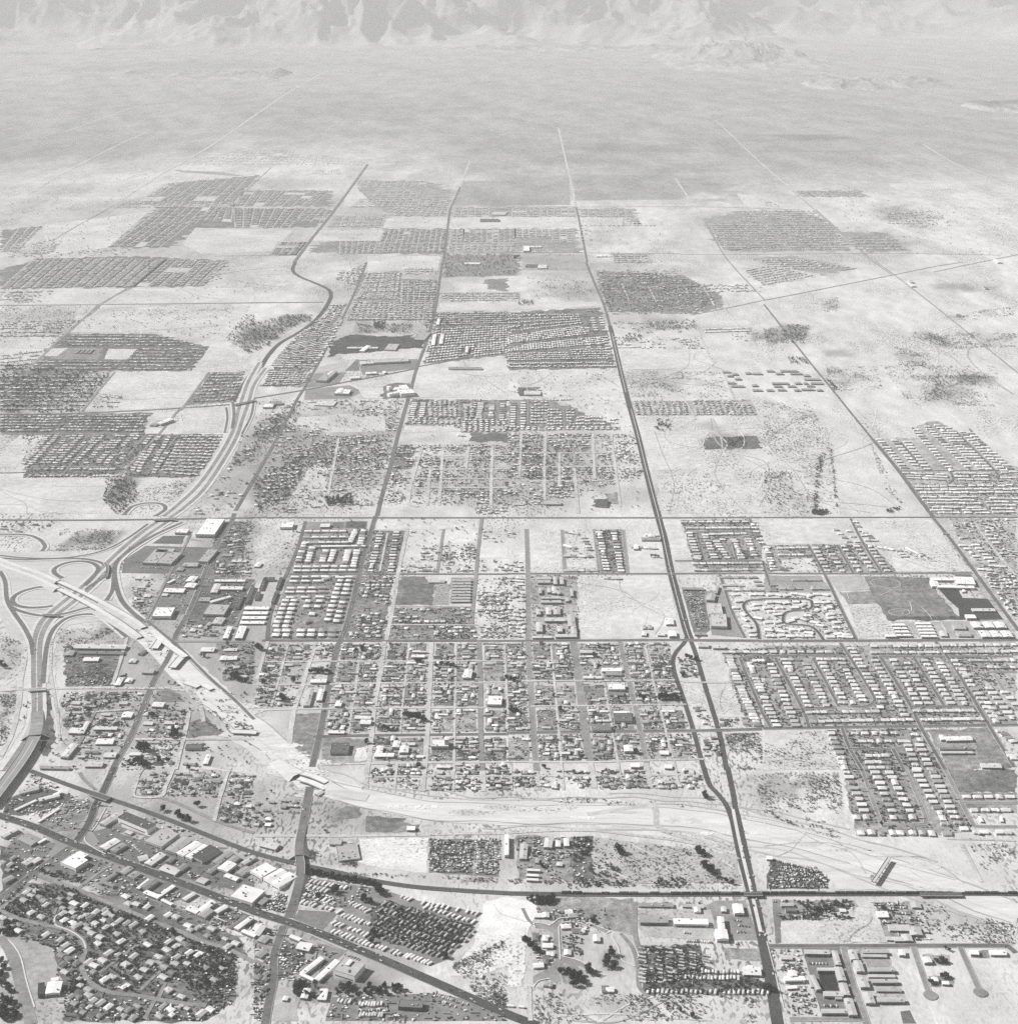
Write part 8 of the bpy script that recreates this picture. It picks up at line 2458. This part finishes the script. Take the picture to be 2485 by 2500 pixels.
# ---- sheds, fences, stacked goods: the small clutter of yards and lots
def emit_clutter():
    areas = [('a', '0,360 250,20 560,190 760,260 1300,400 1920,650 1920,1050 1100,750 540,550', 700, (.05, .08, .15, .3, .5, .7, .8)), ('a', '0,370 540,570 1100,780 1920,1100 1920,1300 1300,1100 560,880 100,800', 520, (.05, .08, .15, .3, .5, .7, .8)),
             ('a', '150,850 800,990 1500,1270 1800,1390 1760,1760 1560,1900 480,1900 400,1350 0,1230 0,980', 900, (.03, .05, .08, .15, .4, .7)), ('a', '1070,20 1680,20 1640,210 1010,190', 160, (.05, .1, .2, .4, .7)), ('a', '1700,20 1920,20 1900,440 1650,400', 120, (.05, .1, .2, .4, .7)),
             ('b', '180,1240 620,1380 480,1600 170,1600', 160, (.05, .1, .3, .7)), ('b', '590,1720 1380,1690 1700,1760 1920,1900 560,1900', 180, (.05, .1, .3, .7)), ('b', '1330,530 1660,540 1650,780 1330,770', 420, (.04, .06, .1, .2, .4, .7)), ('b', '1670,530 1860,530 1850,800 1680,790', 240, (.04, .06, .1, .3, .5, .8)),
             ('b', '385,820 950,900 680,1050 360,1000', 160, (.04, .1, .5, .8)), ('b', '880,1060 1000,985 1670,1190 1600,1290 1430,1420 920,1270', 300, (.03, .05, .1, .4)), ('b', '20,950 250,950 230,1080 30,1050', 90, (.05, .3, .7)), ('b', '0,1130 210,1230 130,1900 0,1900', 200, (.04, .08, .2, .6)),
             ('c', '60,510 640,510 640,840 80,840', 300, (.04, .08, .2, .5, .8)), ('c', '200,1050 800,1060 780,1240 560,1230 400,1250 380,1150 200,1140', 80, (.05, .1, .5)), ('c', '970,1340 1460,1340 1480,1600 1000,1620', 260, (.03, .06, .1, .3, .5)), ('c', '985,1010 1480,1010 1480,1035 990,1035', 90, (.04, .08, .4)), ('c', '200,1260 340,1260 340,1480 220,1500', 50, (.05, .3, .7)), ('c', '410,1260 560,1240 560,1400 420,1400', 60, (.05, .1, .2)),
             ('d', '50,680 420,770 490,830 470,895 30,895', 420, (.03, .05, .08, .2, .4, .7)), ('d', '120,990 680,990 660,1130 110,1140', 140, (.05, .1, .3, .6)), ('d', '850,1010 1240,1000 1260,1290 930,1300', 200, (.05, .1, .3, .6)), ('d', '110,1370 280,1370 420,1860 230,1860', 160, (.05, .1, .3, .6)), ('d', '600,0 1380,0 1580,420 1420,500 700,500', 260, (.04, .07, .12)),
             ('e', '480,960 960,970 870,1290 490,1290', 160, (.05, .1, .3, .7)), ('e', '1000,560 1240,560 1120,780 1010,720', 120, (.05, .1, .4, .7)), ('e', '1240,440 1900,440 1760,930 1340,900', 380, (.05, .08, .2, .5, .8)), ('e', '480,1340 1090,1330 840,1920 590,1900', 480, (.05, .08, .2, .5, .8)), ('e', '1120,1420 1430,1480 1330,1920 900,1920', 240, (.05, .1, .3, .6)), ('e', '1640,40 1920,40 1900,440 1560,440', 240, (.05, .1, .4, .7)), ('e', '1620,980 1920,960 1920,1250 1740,1240', 120, (.05, .1, .4)), ('e', '1090,850 1350,1000 1320,1150 1120,1000', 60, (.1, .4, .7)), ('e', '1680,1500 1920,1600 1900,1640 1700,1600', 50, (.06, .2)),
             ('f', '640,965 1700,965 1715,1640 510,1640', 1400, (.04, .07, .12, .25, .5, .75)), ('g', '-60,965 1180,965 1370,1620 0,1630', 1500, (.04, .07, .12, .25, .5, .75)), ('f', '100,965 630,965 500,1450 0,1440', 420, (.04, .07, .12, .3, .6)), ('f', '900,1680 1920,1680 1920,1850 880,1850', 360, (.04, .07, .12, .3, .6)), ('g', '0,1660 1440,1650 1470,1840 0,1850', 420, (.04, .07, .12, .3, .6)), ('b', '880,0 1920,0 1920,165 900,100', 260, (.04, .07, .12, .3, .6)), ('c', '0,10 1450,10 1480,130 0,130', 260, (.04, .07, .12, .3, .6)),
             ('f', '810,110 1140,110 1000,935 690,935', 520, (.04, .07, .12, .3, .7)), ('f', '1070,700 1680,700 1690,930 1010,930', 520, (.04, .07, .12, .3, .7)), ('f', '1420,220 1680,220 1660,430 1400,430', 160, (.04, .07, .12, .3, .7)), ('f', '1690,460 1920,460 1920,930 1690,930', 360, (.04, .07, .12, .3, .7)), ('g', '660,105 870,105 905,430 690,430', 260, (.04, .06, .1)), ('f', '250,100 860,100 680,930 110,930', 420, (.05, .08, .14)), ('g', '1310,30 1900,30 1920,420 1420,420', 420, (.04, .07, .12)), ('g', '180,450 530,450 540,920 180,920', 200, (.05, .1, .3)),
             ('h', '0,990 1900,970 1900,1570 0,1600', 1500, (.04, .06, .1, .2)), ('h', '470,1620 1180,1605 1350,1920 600,1920', 360, (.04, .06, .1)), ('h', '0,220 820,220 1000,425 20,425', 420, (.04, .06, .1, .3)), ('h', '0,580 510,580 680,935 0,935', 260, (.04, .06, .1)), ('g', '1610,1010 1920,1000 1920,1600 1800,1600', 200, (.04, .06, .1)), ('h', '1400,20 1900,20 1910,800 1780,600', 420, (.04, .07, .12, .4)),
             ('j', '100,1480 620,1320 1060,1300 1000,1820 0,1900', 900, (.04, .07, .12, .3, .6)), ('j', '1040,1380 1920,1380 1920,1840 1000,1840', 1200, (.04, .07, .12, .3, .7)), ('k', '0,1300 1000,1300 1020,1640 0,1860', 1300, (.04, .07, .12, .3, .7)), ('j', '1200,1040 1920,1040 1920,1280 1150,1230', 500, (.05, .08, .12)), ('k', '0,390 700,350 820,800 0,810', 900, (.05, .08, .12)), ('j', '1300,380 1920,380 1920,690 1290,760', 700, (.05, .08, .12)), ('i', '170,1300 1690,1300 1500,1630 170,1630', 1200, (.05, .08, .12)), ('k', '700,60 1330,100 1640,340 760,380', 700, (.05, .08, .12, .4)), ('l', '1050,1590 1920,1590 1920,1910 1280,1910', 500, (.05, .08, .12, .5)), ('j', '60,940 380,940 640,330 560,330 250,640', 420, (.05, .08, .12)), ('g', '1320,560 1480,560 1520,850 1420,860', 160, (.04, .1, .3, .7, .8))]
    boxes = {}
    items = []
    for t, pl, n, tones in areas:
        P = GP(t, pl)
        xs, ys = [p[0] for p in P], [p[1] for p in P]
        k = tries = 0
        while k < n and tries < n * 8:
            tries += 1
            x, y = RR.uniform(min(xs), max(xs)), RR.uniform(min(ys), max(ys))
            ins = False
            for i in range(len(P)):
                (x1, y1), (x2, y2) = P[i], P[i - 1]
                if (y1 > y) != (y2 > y) and x < (x2 - x1) * (y - y1) / (y2 - y1) + x1:
                    ins = not ins
            if not ins or not clear(x, y, 1.2):
                continue
            if noise.noise(Vector((x / 75., y / 75., 2.5))) < -.08 and RR.random() < .8:
                continue
            tn = RR.choice(tones)
            if tn not in boxes:
                mb = MB()
                mb.box(0, 0, 0, 1, 1, .82, 0, tn)
                roof_geo(mb, 1, 1, .82, 'gable', min(.82, tn * 1.3), ov=.06, rise=.18)
                boxes[tn] = tris_of(mb)
            V, F, T, mi = boxes[tn]
            w, d, h = RR.uniform(1.4, 4.2), RR.uniform(1.2, 3.2), RR.uniform(.7, 2.4)
            if RR.random() < .12:
                w, d, h = RR.uniform(8, 18), .3, 1.6
            g = 1 + max(0, y - 3500) / 5000
            items.append((place(V, x, y, RR.choice((0, 0, 1.571)) + RR.uniform(-.08, .08), w * g, d * g, h * g, z=.5), F, T, mi))
            k += 1
    join_all('yard_clutter', items, 'small sheds, fences and stored goods in the yards of the town', [M['roof']])


# ---- freight train on the railroad
def emit_train():
    path = GP('c', '370,938 700,944 1300,945 1920,944') + GP('d', '300,941 900,941 1400,941 1640,941 1920,941')
    S = [0]
    for a, b in zip(path[:-1], path[1:]):
        S.append(S[-1] + math.hypot(b[0] - a[0], b[1] - a[1]))

    def pos(s):
        for i in range(len(S) - 1):
            if s <= S[i + 1] or i == len(S) - 2:
                f = (s - S[i]) / (S[i + 1] - S[i])
                a, b = path[i], path[i + 1]
                return a[0] + (b[0] - a[0]) * f, a[1] + (b[1] - a[1]) * f, math.atan2(b[1] - a[1], b[0] - a[0])
    cars_ = []
    s, k = 8, 0
    while s < S[-1] - 8:
        kind = RR.choice(('boxcar', 'boxcar', 'boxcar', 'hopper_car', 'tank_car', 'flat_car')) if k > 1 else 'locomotive'
        Lc = 17 if kind == 'locomotive' else RR.choice((13.5, 15, 16.5))
        cars_.append((kind, s + Lc / 2, Lc))
        s += Lc + 1.2
        k += 1
    cnt = {}
    for kind, sc_, Lc in cars_:
        x, y, r = pos(sc_)
        tn = q3(RR.choice((.03, .04, .05, .06, .09, .16)), .01)

        def make():
            b, u = MB(), MB()
            if kind == 'boxcar':
                b.box(0, 0, 1.1, Lc, 3.1, 3.0, 0, tn)
                for sg in (-1, 1):
                    b.face([(-Lc / 2 - .1, sg * 1.6, 4.1), (Lc / 2 + .1, sg * 1.6, 4.1), (Lc / 2 + .1, 0, 4.5), (-Lc / 2 - .1, 0, 4.5)][::sg], tn * 1.3)
            elif kind == 'locomotive':
                b.box(-1, 0, 1.2, Lc - 2, 2.9, 2.9, 0, tn)
                b.box(Lc / 2 - 1.6, 0, 1.2, 3.0, 3.0, 2.4, 0, tn)
                b.box(Lc / 2 - 4.0, 0, 4.1, 2.6, 2.9, .8, 0, tn)
            elif kind == 'hopper_car':
                b.prism([(-Lc / 2, -1.5), (Lc / 2, -1.5), (Lc / 2, 1.5), (-Lc / 2, 1.5)], 1.9, 3.9, tn, cap=False)
                b.box(0, 0, 1.1, Lc * .7, 2.2, .9, 0, tn)
                b.box(0, 0, 2.0, Lc - .3, 2.8, 1.5, 0, tn * .6)
            elif kind == 'tank_car':
                n = 12
                R_ = [(1.45 * math.cos(t), 2.7 + 1.45 * math.sin(t)) for t in np.linspace(0, 2 * math.pi, n, endpoint=False)]
                for i in range(n):
                    (ya, za), (yb, zb) = R_[i], R_[(i + 1) % n]
                    b.face([(-Lc / 2, ya, za), (Lc / 2, ya, za), (Lc / 2, yb, zb), (-Lc / 2, yb, zb)], tn)
                for sg in (-1, 1):
                    b.face([(sg * Lc / 2, yy, zz) for yy, zz in R_][::sg], tn)
                b.box(0, 0, 4.0, 1.4, 1.2, .7, 0, tn)
            else:
                b.box(0, 0, 1.1, Lc, 2.9, .5, 0, tn)
                b.box(0, 0, 1.6, Lc * .8, 2.3, 1.2, 0, .2)
            for e in (-1, 1):
                u.box(e * (Lc / 2 - 2.2), 0, .0, 2.9, 2.2, 1.1, 0, .03)
            return b.mesh('body', M['metal']), u.mesh('truck', M['metal'])
        mb_, mu = shared((kind, tn, Lc), make)
        root = empty(kind, (x, y, 1.4), r)
        link('body', mb_, root)
        link('truck', mu, root)
        cnt[kind] = cnt.get(kind, 0) + 1
        nm = kind.replace('_', ' ')
        tag(root, ('dark ' + nm + ', ' + ordn(cnt[kind]) + ' of its kind from the left in the freight train'), nm, 'freight train')


N_H = emit_houses()
emit_trailers()
N_C = emit_cars()
N_T = emit_trees()
emit_shrubs()
emit_clutter()
emit_train()
print('houses', N_H, 'cars', N_C, 'trees', N_T, 'trailers', len(TRAILERS))
